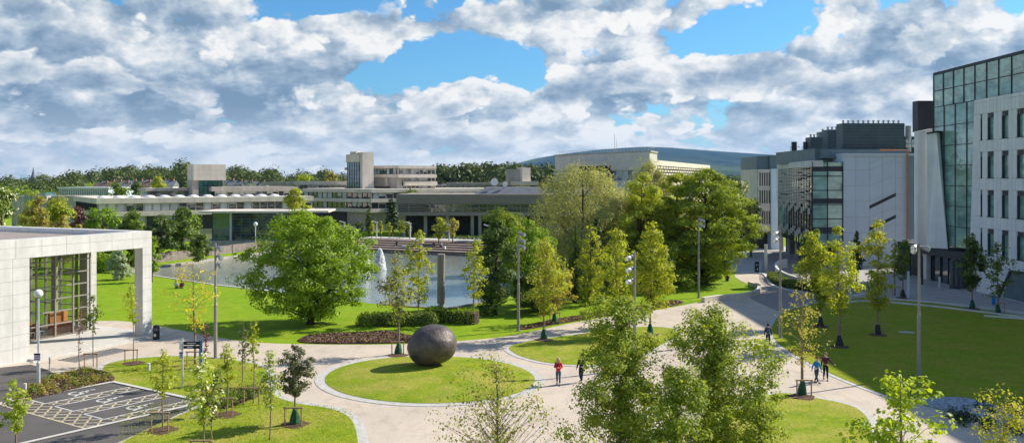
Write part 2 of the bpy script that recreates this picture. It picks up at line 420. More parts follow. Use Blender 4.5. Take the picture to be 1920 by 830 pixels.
# round island under the boulder, slightly domed
ic = W(806, 709)[:2]
el = []
for k in range(72):
    t = 2 * PI * k / 72; el.append(W(806 + 197 * math.cos(t), 712.5 + 44.5 * math.sin(t))[:2])
a_ = sum(el[i][0] * el[(i + 1) % 72][1] - el[(i + 1) % 72][0] * el[i][1] for i in range(72))
if a_ < 0: el = el[::-1]
cx = sum(p[0] for p in el) / 72; cy = sum(p[1] for p in el) / 72
mb = MB(); vs = []; fs = []; R_ = 14
for r in range(R_ + 1):
    k = 1 - r / R_
    h = .06 + .34 * (1 - k * k) ** 1.0
    vs += [(cx + (p[0] - cx) * k, cy + (p[1] - cy) * k, h) for p in el]
for r in range(R_):
    for i in range(72): j = (i + 1) % 72; fs.append((r * 72 + i, r * 72 + j, (r + 1) * 72 + j, (r + 1) * 72 + i))
mb.vf(vs, fs); S(mb.build('lawn', M['lawn'], smooth=True))
mb = MB(); ring(mb, el, 0, .62, 0, .045); S(mb.build('kerb', M['sett']))
# --- beds of mulch
def bed(px, mat='mulch', z=.09): return S(sheet('planting_bed', pxpoly(px, 5), z, M[mat], z))
bedA = [(28, 752), (50, 730), (105, 706), (160, 693), (200, 700), (213, 714), (150, 730), (64, 748)]
bedB = [(385, 765), (398, 742), (430, 730), (468, 732), (492, 728), (486, 742), (455, 757), (420, 768)]
bedC = [(560, 640), (580, 629), (650, 625), (725, 622), (765, 630), (815, 634), (800, 641), (700, 644), (600, 644)]
bedD = [(975, 614), (1030, 602), (1090, 592), (1180, 578), (1260, 564), (1282, 568), (1250, 576), (1150, 590), (1060, 605), (990, 617)]
for b in (bedA, bedB, bedC, bedD): bed(b)
S(sheet('pebble_bed', pxpoly([(1722, 757), (1735, 748), (1800, 747), (1850, 757), (1900, 775), (1960, 800), (1930, 812), (1815, 782)], 4), .10, M['pebble'], .1))
# --- car park
lot = [(211, 719), (378, 756), (300, 794), (225, 829), (120, 872), (-500, 1200), (-900, 850), (-260, 800), (0, 762), (64, 747)]
S(sheet('car_park', pxpoly(lot, 0), .066, M['asphalt'], .06))
S(sheet('road', pxpoly([(-500, 720), (-100, 706), (0, 690), (58, 684), (92, 695), (104, 703), (60, 722), (30, 742), (-10, 770), (-400, 830)], 0), .055, M['asphalt'], .05))
P0 = Vector(W(211, 719)[:2]); P1 = Vector(W(378, 756)[:2]); 
ex = (P1 - P0); WL = ex.length; ex.normalize()
ey = (Vector(W(64, 747)[:2]) - P0).normalized()      # along the bays, away from the head kerb
def lotp(u, v): p = P0 + ex * u + ey * v; return (p.x, p.y)
def line(mb, a, b, w, z=.072, t=.004):
    d = nrm((b[0] - a[0], b[1] - a[1])); n = (-d[1] * w / 2, d[0] * w / 2)
    mb.prism([(a[0] + n[0], a[1] + n[1]), (b[0] + n[0], b[1] + n[1]), (b[0] - n[0], b[1] - n[1]), (a[0] - n[0], a[1] - n[1])], z - .003, z + t)
# kerb along the head and left side of the lot
mb = MB()
line(mb, lotp(-.2, -.12), lotp(WL + .2, -.12), .26, .10, .02); line(mb, lotp(-.12, .02), lotp(-.12, 9), .24, .10, .02)
line(mb, lotp(WL + .12, .02), lotp(WL + .12, 10.0), .24, .10, .02)
for a, b in (((0, 762), (30, 745)), ((30, 745), (100, 704))): line(mb, W(*a)[:2], W(*b)[:2], .2, .10, .02)
S(mb.build('kerb', M['kerb']))
print('LOT', WL)
BL = 5.0                                              # bay length
unit = WL / 3.0; bayw = unit * .64
white = MB(); yel = MB()
def clipline(mb, p, q, u0, u1, v0, v1, w):
    # Liang-Barsky in lot coordinates
    t0, t1 = 0, 1; dx = q[0] - p[0]; dy = q[1] - p[1]
    for pp, qq in ((-dx, p[0] - u0), (dx, u1 - p[0]), (-dy, p[1] - v0), (dy, v1 - p[1])):
        if abs(pp) < 1e-9:
            if qq < 0: return
        else:
            r = qq / pp
            if pp < 0: t0 = max(t0, r)
            else: t1 = min(t1, r)
    if t1 - t0 < .02: return
    line(mb, lotp(p[0] + dx * t0, p[1] + dy * t0), lotp(p[0] + dx * t1, p[1] + dy * t1), w)
hw = unit - bayw
for i in range(3):
    u = i * unit + .05
    ua, ub = u + bayw, u + unit - .08
    line(white, lotp(ua, .1), lotp(ua, BL), .1, .0725); line(white, lotp(u, BL), lotp(ua, BL), .1, .0735)
    if i: line(white, lotp(u, .1), lotp(u, BL), .1, .0725)
    for k in range(-3, 9):
        clipline(yel, (ua, k * .85), (ua + 3, k * .85 + 3), ua + .08, ub, .1, BL - .1, .10)
        clipline(yel, (ua, k * .85), (ua + 3, k * .85 - 3), ua + .08, ub, .1, BL - .1, .10)
for k in range(-3, int(WL / .95) + 4):
    clipline(yel, (k * .95, BL + .1), (k * .95 + 1.7, BL + 1.5), 0, WL, BL + .1, BL + 1.45, .10)
    clipline(yel, (k * .95, BL + .1), (k * .95 - 1.7, BL + 1.5), 0, WL, BL + .1, BL + 1.45, .10)
line(yel, lotp(0, BL + 1.5), lotp(WL, BL + 1.5), .1, .0735)
S(white.build('bay_marking', M['white_paint'])); S(yel.build('hatch_marking', M['yellow_paint']))
# wheelchair symbols
def sym(mb, u, v):
    def q(a, b): return lotp(u + a * .85, v - b * .85)
    pts = []
    for k in range(13):
        t = math.radians(150 + 255 * k / 12); pts.append((.45 * math.cos(t), .45 * math.sin(t)))
    for a, b in zip(pts, pts[1:]): line(mb, q(*a), q(*b), .13, .0745)
    for a, b in (((-.12, .95), (-.05, .2)), ((-.05, .2), (.42, .15)), ((.42, .15), (.62, -.5)), ((.62, -.5), (.8, -.45)), ((-.1, .6), (.3, .6))):
        line(mb, q(*a), q(*b), .13, .0755)
    for k in range(8):
        t0 = 2 * PI * k / 8; t1 = 2 * PI * (k + 1) / 8
        line(mb, q(-.12 + .1 * math.cos(t0), 1.2 + .1 * math.sin(t0)), q(-.12 + .1 * math.cos(t1), 1.2 + .1 * math.sin(t1)), .12, .0745)
sy = MB()
for i in range(3): sym(sy, i * unit + bayw / 2, 2.7)
S(sy.build('wheelchair_symbol_marking', M['white_paint']))

# --- hills and mountain
def terrain(name, pts, depth, base, mat, seed, rough=0.06, rows=14, expo=1.3, drop=0):
    """ridge through pts (px, py) at distance `depth`, falling toward the camera"""
    nx = 160; xs = np.linspace(pts[0][0], pts[-1][0], nx); zs = np.interp(xs, [p[0] for p in pts], [max(0, Z(p[1], depth) - drop) for p in pts])
    r = np.random.default_rng(seed)
    vs = []; fs = []
    ph = r.uniform(0, 6, 12); fr = r.uniform(.01, .12, 12)
    for j in range(rows + 6):
        t = j / (rows - 1)
        Y = base + (depth - base) * t
        for i, x in enumerate(xs):
            prof = (t ** expo if t <= 1 else 1 - (t - 1) * .8)
            bump = sum(math.sin(x * f + p + Y * f * .03 * 1600 / depth) for f, p in zip(fr, ph)) * rough * zs[i] / 4
            vs.append((X(x, depth) * (1 + .0 * t), Y, max(-1, zs[i] * prof + bump * min(t, 1) * (1 - t if t < 1 else 0) * 2.2)))
    for j in range(rows + 5):
        for i in range(nx - 1):
            a = j * nx + i; fs.append((a, a + 1, a + nx + 1, a + nx))
    mb = MB(); mb.vf(vs, fs); return S(mb.build(name, mat, smooth=True)), (xs, zs)
m_m, nt, out = newmat('haze_blue_heather')
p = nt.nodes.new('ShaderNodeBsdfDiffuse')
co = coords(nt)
c1 = ramp(nt, noise(nt, co, .0016, 6, .6, (1, .4, 3)), [(.40, (.018, .05, .06)), (.55, (.04, .065, .06)), (.66, (.09, .13, .06))])  # heather tones with some distance haze blue mixed into the colour
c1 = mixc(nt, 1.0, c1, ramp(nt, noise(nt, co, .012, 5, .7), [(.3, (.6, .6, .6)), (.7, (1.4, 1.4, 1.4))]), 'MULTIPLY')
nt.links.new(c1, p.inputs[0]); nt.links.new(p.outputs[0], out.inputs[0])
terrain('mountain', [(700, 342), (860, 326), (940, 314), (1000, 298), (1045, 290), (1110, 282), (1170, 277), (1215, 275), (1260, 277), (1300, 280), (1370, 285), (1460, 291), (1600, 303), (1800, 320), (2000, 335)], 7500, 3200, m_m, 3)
terrain('hills', [(1200, 337), (1330, 331), (1420, 329), (1500, 328), (1700, 332)], 2500, 1500, surf('far_fields', (.10, .15, .04), (.05, .08, .03), .01, .95, detail=6, spec=0), 4)
_, ridge = terrain('hills', [(-300, 338), (-60, 336), (0, 334), (40, 329), (110, 331), (150, 329), (200, 323), (300, 318), (333, 317), (408, 319), (470, 323), (560, 331), (640, 332), (760, 333), (830, 327), (900, 324), (960, 323), (1030, 327), (1150, 333), (1400, 336)],
        760, 420, M['grass'], 5, rough=.0, expo=.5, drop=8)
# ============================================================ BUILDINGS
def frame_at(c, e):
    """returns a helper that maps local (x along e, y to its left) to world"""
    g = (-e[1], e[0])
    return lambda x, y: (c[0] + e[0] * x + g[0] * y, c[1] + e[1] * x + g[1] * y)
def bays(parent, o, e, x0, x1, y, z0, z1, n, glass, framem, nz=1, bar=.09, depth=.12, name='glazing', fill=None):
    """glazing in the plane y (front towards -y): a ribbon of separate windows, or one curtain wall with its mullion grid"""
    ribbon = nz == 1 and n > 2
    w = None
    r = random.Random(fill or 1)
    if ribbon:
        for i in range(n):
            xa = x0 + (x1 - x0) * i / n + bar * .5; xb = x0 + (x1 - x0) * (i + 1) / n - bar * .5
            g = MB(); g.obox(o, e, xa, xb, y, y + .04, z0, z1); w = g.build('window', glass, parent)
            if fill and r.random() < .55:
                h = r.choice((.3, .6, 1)) * (z1 - z0); b = MB(); b.obox(o, e, xa + .06, xb - .06, y - .02, y - .012, z1 - h + .05, z1 - .05); b.build('blind', M['blind'], w)
    else:
        g = MB(); g.obox(o, e, x0, x1, y, y + .04, z0, z1); w = g.build(name, glass, parent)
    f = MB()
    for i in range(n + 1):
        x = x0 + (x1 - x0) * i / n; f.obox(o, e, x - bar / 2, x + bar / 2, y - depth, y - .003, z0 + .01, z1 - .01)
    for k in range(nz + 1):
        z = z0 + (z1 - z0) * k / nz; f.obox(o, e, x0 + .01, x1 - .01, y - depth * .7, y - .006, max(z0 + .012, z - bar / 2), min(z1 - .012, z + bar / 2))
    f.build('window_frame' if ribbon else 'mullion_grid', framem, parent if ribbon else w)
    return w
def seams(mb, o, e, x0, x1, y, z0, z1, dx, dz, w=.025, x00=None, z00=None):
    x = (x00 if x00 is not None else x0) + dx
    while x < x1 - .1: mb.obox(o, e, x - w / 2, x + w / 2, y - .006, y + .01, z0, z1); x += dx
    z = (z00 if z00 is not None else z0) + dz
    while z < z1 - .1: mb.obox(o, e, x0, x1, y - .009, y + .01, z - w / 2, z + w / 2); z += dz
def wall_open(mb, o, e, x0, x1, y0, y1, z0, z1, ops):
    """solid wall with rectangular openings (xa, xb, za, zb)"""
    zs = sorted({z0, z1} | {z for q in ops for z in q[2:] if z0 < z < z1})
    for za, zb in zip(zs, zs[1:]):
        zm = (za + zb) / 2
        cuts = sorted((q[0], q[1]) for q in ops if q[2] < zm < q[3])
        x = x0
        for a, b in cuts:
            if a > x: mb.obox(o, e, x, a, y0, y1, za, zb)
            x = max(x, b)
        if x < x1: mb.obox(o, e, x, x1, y0, y1, za, zb)

# --- A. white pavilion, left foreground -----------------------------------
def pavilion():
    C = (-33.7, 59.6); e = nrm((.423, .906))
    b = empty('pavilion', (*C, 0), 'white stone clad pavilion with tall portal frame and gridded glass front beside the car park', 'building')
    w = MB(); w.obox(C, e, -24, 0, 0, 16, 0, 7.2); w.build('wall', M['white_panel'], b)
    s = MB(); seams(s, C, e, -24, 0, 0, .1, 7.2, 1.22, .93, x00=-24.4)
    seams(s, C, e, -24, 10.6, 0, 7.2, 8.5, 1.95, 20, x00=-24.4); s.obox(C, e, -24, 9.68, -.008, .01, 7.19, 7.215)
    s.obox(C, e, -24, 10.6, -.011, .01, 7.95, 7.97)
    # fascia: beams round the roof
    f = MB(); f.obox(C, e, -24, 10.6, 0, .9, 7.2, 8.5); f.obox(C, e, 9.7, 10.6, .9, 19, 7.2, 8.5); f.obox(C, e, -24, 9.7, 18.1, 19, 7.2, 8.5)
    f.build('fascia', M['white_panel'], b)
    r = MB(); r.obox(C, e, -24, 9.7, .9, 18.1, 7.25, 8.12); r.build('roof', M['roof_gravel'], b)
    p = MB(); p.obox(C, e, -24, 9.5, 1.0, 1.14, 8.12, 8.42); p.obox(C, e, 9.35, 9.5, 1.14, 18, 8.12, 8.42); p.build('roof_edge', M['alu'], b)
    for (x, y) in ((9.7, 0), (9.7, 6.4)):
        l = MB(); l.obox(C, e, x, x + .9, y, y + .9, 0, 7.19); l.mi = 1; seams(l, C, e, x, x + .9, y, .1, 7.1, 5, .93)
        for k in range(1, 8): l.obox(C, e, x + .89, x + .909, y, y + .9, .93 * k, .93 * k + .025)
        l.build('portal_leg', [M['white_panel'], M['seam']], b)
    s.build('cladding_joint', M['seam'], b)
    # glazed front set back under the roof
    gx0, gx1, gy = 0, 9.6, 6.0
    bays(b, C, e, gx0, gx1, gy, .2, 7.15, 6, M['glass_clear'], M['pole'], 7, .09, .14, 'glass_front')
    # return glazing at the far end and rear glazing, lawn seen through
    g = MB(); g.obox(C, e, 9.5, 9.54, 7.4, 15, .2, 7.15); rg = g.build('end_glazing', M['glass_clear'], b)
    f = MB()
    for k in range(5): y = 7.4 + k * 1.9; f.obox(C, e, 9.42, 9.62, y, y + .1, .2, 7.15)
    for k in range(8): z = .2 + k * .98; f.obox(C, e, 9.45, 9.6, 7.4, 15, z, z + .08)
    f.build('mullion_grid', M['pole'], rg)
    d = MB(); 
    for x in (.15, 1.65, 3.1): d.obox(C, e, x, x + .09, gy - .2, gy - .13, .2, 2.6)
    d.obox(C, e, .15, 3.19, gy - .2, gy - .13, 2.6, 2.7); dd = d.build('door', M['pole'], b)
    h = MB(); h.obox(C, e, 1.5, 1.55, gy - .3, gy - .22, .9, 1.5); h.build('handle', M['alu'], dd)
    i = MB(); i.obox(C, e, -.1, 0, 6.2, 15, .2, 7.1); i.build('inner_wall', surf('timber_lining', (.16, .10, .06), (.09, .055, .035), .8, .7), b)
    for x, y in ((2.2, 9), (5.5, 9), (8.6, 9), (4, 12.5), (7.6, 12)): i = MB(); i.obox(C, e, x, x + .35, y, y + .35, .2, 7.1); i.build('inner_column', M['white_panel'], b)
    g = MB(); g.obox(C, e, 0, 9.5, 15, 15.04, .2, 7.15); rg = g.build('rear_glazing', M['glass_clear'], b)
    f = MB()
    for k in range(7): f.obox(C, e, k * 1.58 - .04, k * 1.58 + .04, 15.05, 15.17, .2, 7.15)
    for k in range(8): z = .2 + k * .98; f.obox(C, e, 0, 9.5, 15.06, 15.14, z, z + .08)
    f.build('mullion_grid', M['pole'], rg)
    i = MB(); i.obox(C, e, 0, 9.4, 6.1, 15, .1, .2); i.build('inner_floor', surf('timber_floor', (.30, .20, .12), (.2, .13, .08), 1, .4), b)
    fl = MB(); fl.obox(C, e, -.1, 11.5, -.6, 6.0, 0, .16); fl.obox(C, e, -.4, 11.9, -1.0, -.6, 0, .08); fl.obox(C, e, 10.7, 11.5, 6, 12, 0, .16)
    fl.build('platform', M['kerb'], b)
    gr = MB()
    for k in range(16): gr.obox(C, e, 1.0 + k * .3, 1.08 + k * .3, -3.4, -1.6, .03, .06)
    gr.obox(C, e, 1, 5.7, -3.4, -3.3, .03, .065); gr.build('floor_grating', M['steel'], b)
    # furniture seen through the glass
    L = ['long orange veneered counter deep inside the pavilion by the door', 'short orange veneered counter in the middle of the pavilion', 'orange veneered counter at the far end of the pavilion']
    for k, (x, y, w_, h_) in enumerate(((.5, 8.2, 2.6, 2.1), (3.8, 8.8, 2.5, 1.9), (6.9, 7.2, 1.6, 1.7))):
        t = MB(); t.obox(C, e, x, x + w_, y, y + .25, .2, .2 + h_); t.obox(C, e, x, x + w_, y - .7, y - .001, 1.0, 1.08); t.obox(C, e, x, x + .08, y - .7, y - .002, .2, .998); t.obox(C, e, x + w_ - .08, x + w_, y - .7, y - .002, .2, .998)
        tag(t.build('counter', M['orange_wood']), L[k], 'counter', 'orange counters inside the pavilion')
    for k, x in enumerate((5.0, 5.8)):
        pos = frame_at(C, e)(x, 6.9)
        t = empty('chair', (*pos, .2), ['striped cafe chair nearer the glass door in the pavilion', 'second striped cafe chair, further along the pavilion glass'][k], 'chair', 'cafe chairs behind the pavilion glass')
        s1 = MB(); s1.obox(pos, e, -.22, .22, -.22, .22, .62, .66); s1.build('seat', M['alu'], t)
        s2 = MB()
        for j in range(5): s2.obox(pos, e, -.22 + .1 * j, -.18 + .1 * j, .2, .23, .68, 1.1)
        s2.obox(pos, e, -.22, .22, .19, .24, 1.1, 1.15); s2.build('backrest', M['black_plastic'], t)
        for a, c in ((-.2, -.2), (.2, -.2), (-.2, .2), (.2, .2)):
            s3 = MB(); s3.obox(pos, e, a - .015, a + .015, c - .015, c + .015, .2, .62); s3.build('leg', M['alu'], t)
pavilion()

# --- B. long concrete library ----------------------------------------------
def library():
    C = (X(181, 165), 165); e = nrm((.82, .57)); L = 44; D = 30
    b = empty('concrete_library', (*C, 0), 'long low concrete building with domed skylights and a square block tower', 'building')
    dk = MB(); dk.obox(C, e, .6, L - .6, .6, D - .6, 0, 8.0); dk.build('core', M['darkroom'], b)
    lt = MB(); lt.obox(C, e, 0, L, 0, D, 8.05, 9.1); lt.build('parapet', M['concrete_lt'], b)
    t2 = MB(); t2.obox(C, e, -.2, L, -.5, D, 5.55, 6.4); t2.build('balcony_band', M['concrete_lt'], b)
    bays(b, C, e, .3, L - .3, .5, 6.4, 8.05, 26, M['glass_dark'], M['concrete'], 1, .22, .2, 'window_band', fill=3)
    bays(b, C, e, .3, 16, .4, 2.6, 5.55, 9, M['glass_dark'], M['concrete'], 1, .2, .2, 'window_band', fill=4)
    gb = MB(); gb.obox(C, e, 0, L, .3, .9, 0, 2.6); gb.build('plinth', M['concrete'], b)
    # left end
    g = (-e[1], e[0]); eL = (-g[0], -g[1]); P = frame_at(C, e)(0, D)
    bays(b, P, eL, 1, D - 1, .5, 6.4, 8.05, 14, M['glass_dark'], M['dark'], 1, .15, .15, 'end_window_band')
    # domed skylights
    for i in range(13):
        c = frame_at(C, e)(2 + i * 2.9, 5.0); s = MB(); s.sphere((c[0], c[1], 9.1), 1.15, 14, 6, (1, 1, .42)); s.build('skylight', M['white_sign'], b, True)
    # rooftop glazed lantern
    o = frame_at(C, e)(12, 14)
    r = MB(); r.obox(o, e, 0, 9, 0, 6, 9.1, 10.3); r.build('lantern', M['glass_dark'], b)
    r = MB(); r.obox(o, e, -.4, 9.4, -.5, 6.4, 10.3, 10.9); r.build('lantern_roof', M['concrete'], b)
    # right upper storey
    o = frame_at(C, e)(25, 9)
    bays(b, o, e, 0, 18, 0, 9.2, 10.2, 14, M['glass_dark'], M['concrete_lt'], 1, .12, .1, 'window_band', fill=8)
    r = MB(); r.obox(o, e, .1, 17.9, .1, 11, 9.2, 10.2); r.build('storey_core', M['darkroom'], b)
    r = MB(); r.obox(o, e, -1, 18.6, -.8, 12, 10.2, 11.2); r.build('upper_roof', M['concrete'], b)
    # tower
    Y = 185; T = (X(363, Y), Y)
    sh = MB(); sh.obox(T, e, 0, 6.9, 0, 5.2, 12.6, 16.1); to = sh.build('tower_block', M['concrete_lt'], b)
    r = MB()
    for k in (1, 2): r.obox(T, e, -.008, 6.908, -.01, .02, 12.6 + k * 1.17, 12.63 + k * 1.17)
    r.obox(T, e, 3.4, 3.43, -.012, .02, 12.6, 16.1); r.tube([(*frame_at(T, e)(5.5, 2), 16.1), (*frame_at(T, e)(5.5, 2), 17)], .03, 4); r.build('cladding_joint', M['seam'], to)
    sh = MB(); sh.obox(T, e, -.1, 1.2, .4, 5.1, 6, 12.6); sh.build('tower_shaft', M['concrete'], b)
    bays(b, T, e, 1.2, 6.2, .5, 9.2, 12.6, 5, M['glass_teal'], M['dark'], 3, .1, .1, 'tower_glazing')
    sh = MB(); sh.obox(T, e, 1.25, 6.2, .6, 5, 9, 12.6); sh.build('tower_core', surf('rust_lining', (.14, .05, .03), (.06, .03, .025), 1, .6), b)
library()
# --- C. teal glass pavilion by the water
def glass_pavilion():
    Y = 162; C = (X(394, Y), Y); e = nrm((1, .10))
    b = empty('glass_pavilion', (*C, 0), 'teal glass walled pavilion with a thin flat projecting roof on the far lake shore', 'building')
    Lx = X(545, Y) - C[0]
    p = MB(); p.obox(C, e, -1, Lx + 6, -1.2, 12, 0, 1.2); p.build('plinth', M['concrete'], b)
    bays(b, C, e, .3, 3.6, .5, 1.2, 6.4, 1, M['glass_teal'], M['dark'], 1, .12, .1, 'teal_panel')
    bays(b, C, e, 4.1, Lx, .5, 1.2, 6.4, 7, M['glass_dark'], M['glass_blue'], 9, .09, .25, 'louvred_glazing')
    k = MB(); k.obox(C, e, .2, Lx, .7, 10, 1.2, 6.4); k.build('core', surf('teal_interior', (.02, .12, .11), (.01, .05, .05), .5, .7), b)
    c = MB(); c.tube([(*frame_at(C, e)(3.9, -.4), 1.2), (*frame_at(C, e)(3.9, -.4), 6.45)], .22, 10); c.build('column', M['white_panel'], b)
    r = MB(); r.obox(C, e, -1.6, Lx + 7, -1.6, 11, 6.45, 6.8); r.build('roof', M['concrete_lt'], b)
glass_pavilion()
# --- D. far left buildings
def far_left():
    Y = 300; C = (X(112, Y), Y); e = (1, 0)
    b = empty('glazed_hall', (*C, 0), 'far blue glass hall with a flat roof between the trees at the left', 'building')
    w = X(203, Y) - C[0]
    bays(b, C, e, 0, w, 0, 0, 9.6, 22, M['glass_blue'], M['alu'], 3, .1, .1, 'curtain_wall')
    k = MB(); k.obox(C, e, 0, w, .1, 20, 0, 9.6); k.build('core', M['blue_panel'], b)
    k = MB(); k.obox(C, e, -.5, w + .5, -.6, 20, 9.65, 10.2); k.build('roof', M['alu'], b)
    Y = 220; C = (X(22, Y), Y)
    b = empty('concrete_annex', (*C, 0), 'low concrete annex with one slanted blue roof light behind the orange shrubs', 'building')
    k = MB(); k.obox(C, e, 0, 9, 0, 8, 0, 8.6); k.obox(C, e, 9.6, 18, 1, 9, 0, 8.6); k.build('walls', M['concrete'], b)
    k = MB(); k.prism([(C[0] + 3.4, 220 - .2), (C[0] + 8.8, 219.8), (C[0] + 8.8, 225), (C[0] + 3.4, 225)], 6.4, [9.0, 9.4, 9.4, 9.0]); k.build('roof_light', M['glass_blue'], b)
far_left()
# --- E. central stepped concrete building with tower
def central():
    C = (X(697, 210), 210); eR = nrm((.82, .57)); eL = nrm((.8, -.6))       # eL: along the left face towards the corner
    b = empty('stepped_concrete_building', (*C, 0), 'stepped concrete academic building with long window bands and a glazed stair tower across the lake', 'building')
    LL, LR = 26, 40
    PL = (C[0] - eL[0] * LL, C[1] - eL[1] * LL)
    gR = (-eR[1], eR[0])
    def mass(z0, z1, out, mat, name, LL_=LL, LR_=LR, inset=0):
        """an angled slab whose two front faces follow the corner"""
        m = MB(); ol = (-eL[1] * -1, -eL[0])      # outward of left face = right-hand normal
        nL = (eL[1], -eL[0]); nR = (eR[1], -eR[0])
        p0 = (C[0] - eL[0] * LL_ + nL[0] * out, C[1] - eL[1] * LL_ + nL[1] * out)
        # corner: intersection of the two offset lines
        det = eL[0] * eR[1] - eL[1] * eR[0]
        q = (C[0] + nL[0] * out, C[1] + nL[1] * out); r = (C[0] + nR[0] * out, C[1] + nR[1] * out)
        t = ((r[0] - q[0]) * eR[1] - (r[1] - q[1]) * eR[0]) / det
        pc = (q[0] + eL[0] * t, q[1] + eL[1] * t)
        p2 = (C[0] + eR[0] * LR_ + nR[0] * out, C[1] + eR[1] * LR_ + nR[1] * out)
        bk = (p2[0] - eL[0] * 14, p2[1] - eL[1] * 14 + 10)
        m.prism([p0, pc, p2, (p2[0] - 5, p2[1] + 14), (p0[0] + 6, p2[1] + 14)], z0, z1)
        return m.build(name, mat, b)
    mass(0, 9.5, -.5, M['darkroom'], 'core')
    mass(9.55, 10.45, .35, M['concrete_lt'], 'parapet')
    mass(7.15, 8.05, .5, M['concrete_lt'], 'floor_band'); mass(4.7, 5.6, .6, M['concrete_lt'], 'floor_band')
    for z0, z1, f in ((8.05, 9.55, 1), (5.6, 7.15, 2)):
        bays(b, PL, eL, 0, LL, .35, z0, z1, 14, M['glass_dark'], M['dark'], 1, .14, .12, 'window_band', fill=10 + f)
        bays(b, C, eR, 0, LR, .35, z0, z1, 20, M['glass_dark'], M['concrete_lt'], 1, .14, .12, 'window_band', fill=20 + f)
    w = MB(); w.obox(PL, eL, 17, LL, .2, .6, 0, 4.7); w.obox(C, eR, 0, 10, .2, .6, 0, 4.7); w.build('ground_wall', M['concrete'], b)
    w = MB(); w.obox(PL, eL, 8, LL - 1, -1.4, -.9, .2, 1.3); w.build('terrace_wall', M['concrete_lt'], b)
    # upper block
    U = (X(748, 225), 225)
    UL = (U[0] - eL[0] * 9.6, U[1] - eL[1] * 9.6)
    def blk(name, mat, z0, z1, out, a=9.6, c=11):
        m = MB(); nL = (eL[1], -eL[0]); nR = (eR[1], -eR[0])
        p0 = (U[0] - eL[0] * a + nL[0] * out, U[1] - eL[1] * a + nL[1] * out); k = out * 1.15
        pc = (U[0] + (nL[0] + nR[0]) / 1.3 * k, U[1] + (nL[1] + nR[1]) / 1.3 * k)
        p2 = (U[0] + eR[0] * c + nR[0] * out, U[1] + eR[1] * c + nR[1] * out)
        m.prism([p0, pc, p2, (p2[0] - 4, p2[1] + 7), (p0[0] + 3, p2[1] + 7)], z0, z1); return m.build(name, mat, b)
    blk('upper_core', M['darkroom'], 9.5, 15.7, -.4)
    blk('upper_roof', M['concrete_lt'], 15.75, 16.5, .6); blk('upper_band', M['concrete_lt'], 13.3, 14.2, .8); 
    bays(b, UL, eL, 0, 9.6, .2, 14.2, 15.75, 8, M['glass_teal'], M['dark'], 1, .1, .1, 'window_band', fill=31)
    bays(b, U, eR, 0, 11, .2, 14.2, 15.75, 9, M['glass_dark'], M['concrete_lt'], 1, .16, .12, 'window_band', fill=32)
    bays(b, U, eR, 0, 11, .2, 12.3, 13.3, 9, M['glass_dark'], M['concrete_lt'], 1, .16, .12, 'window_band', fill=33)
    m = MB(); m.obox(U, eR, 1.4, 11.3, -.6, 1, 11.2, 12.3); m.build('upper_band', M['concrete_lt'], b)
    bays(b, U, eR, 0, 11, .2, 10.4, 11.2, 9, M['glass_dark'], M['concrete_lt'], 1, .16, .12, 'window_band', fill=34)
    m = MB(); m.obox(UL, eL, .6, 7.2, -.6, 1, 10.9, 13.25); m.obox(UL, eL, 7.2, 9.7, -.7, 1, 10, 13.6); m.build('solid_wall', M['concrete'], b)
    m = MB(); m.obox(UL, eL, 5.6, 6.2, -.9, -.61, 11.2, 13.25); m.build('fin', M['concrete_lt'], b)
    # stair tower
    T = (X(677, 222), 222)
    TL = (T[0] - eL[0] * 5.2, T[1] - eL[1] * 5.2)
    m = MB(); m.obox(T, eR, 0, 3.1, -1.0, 2.8, 6, 19.9); m.build('tower_shaft', M['concrete_lt'], b)
    m = MB(); m.obox(TL, eL, -.3, 4.6, -.25, 4.5, 17.4, 19.4); m.obox(TL, eL, 1, 3.4, 0, 3, 19.4, 20.1); m.build('tower_head', M['concrete_lt'], b)
    m = MB(); m.obox(TL, eL, 0, 4.5, .3, 4.4, 6, 17.4); m.build('tower_core', M['darkroom'], b)
    bays(b, TL, eL, 0, 4.5, 0, 9.8, 17.4, 5, M['glass_blue'], M['dark'], 7, .1, .1, 'tower_glazing')
    for k in range(3): m = MB(); m.obox(TL, eL, -1.0, 0, -.1, 1.2, 10.5 + k * 2.4, 11.2 + k * 2.4); m.build('balcony', M['concrete'], b)
central()
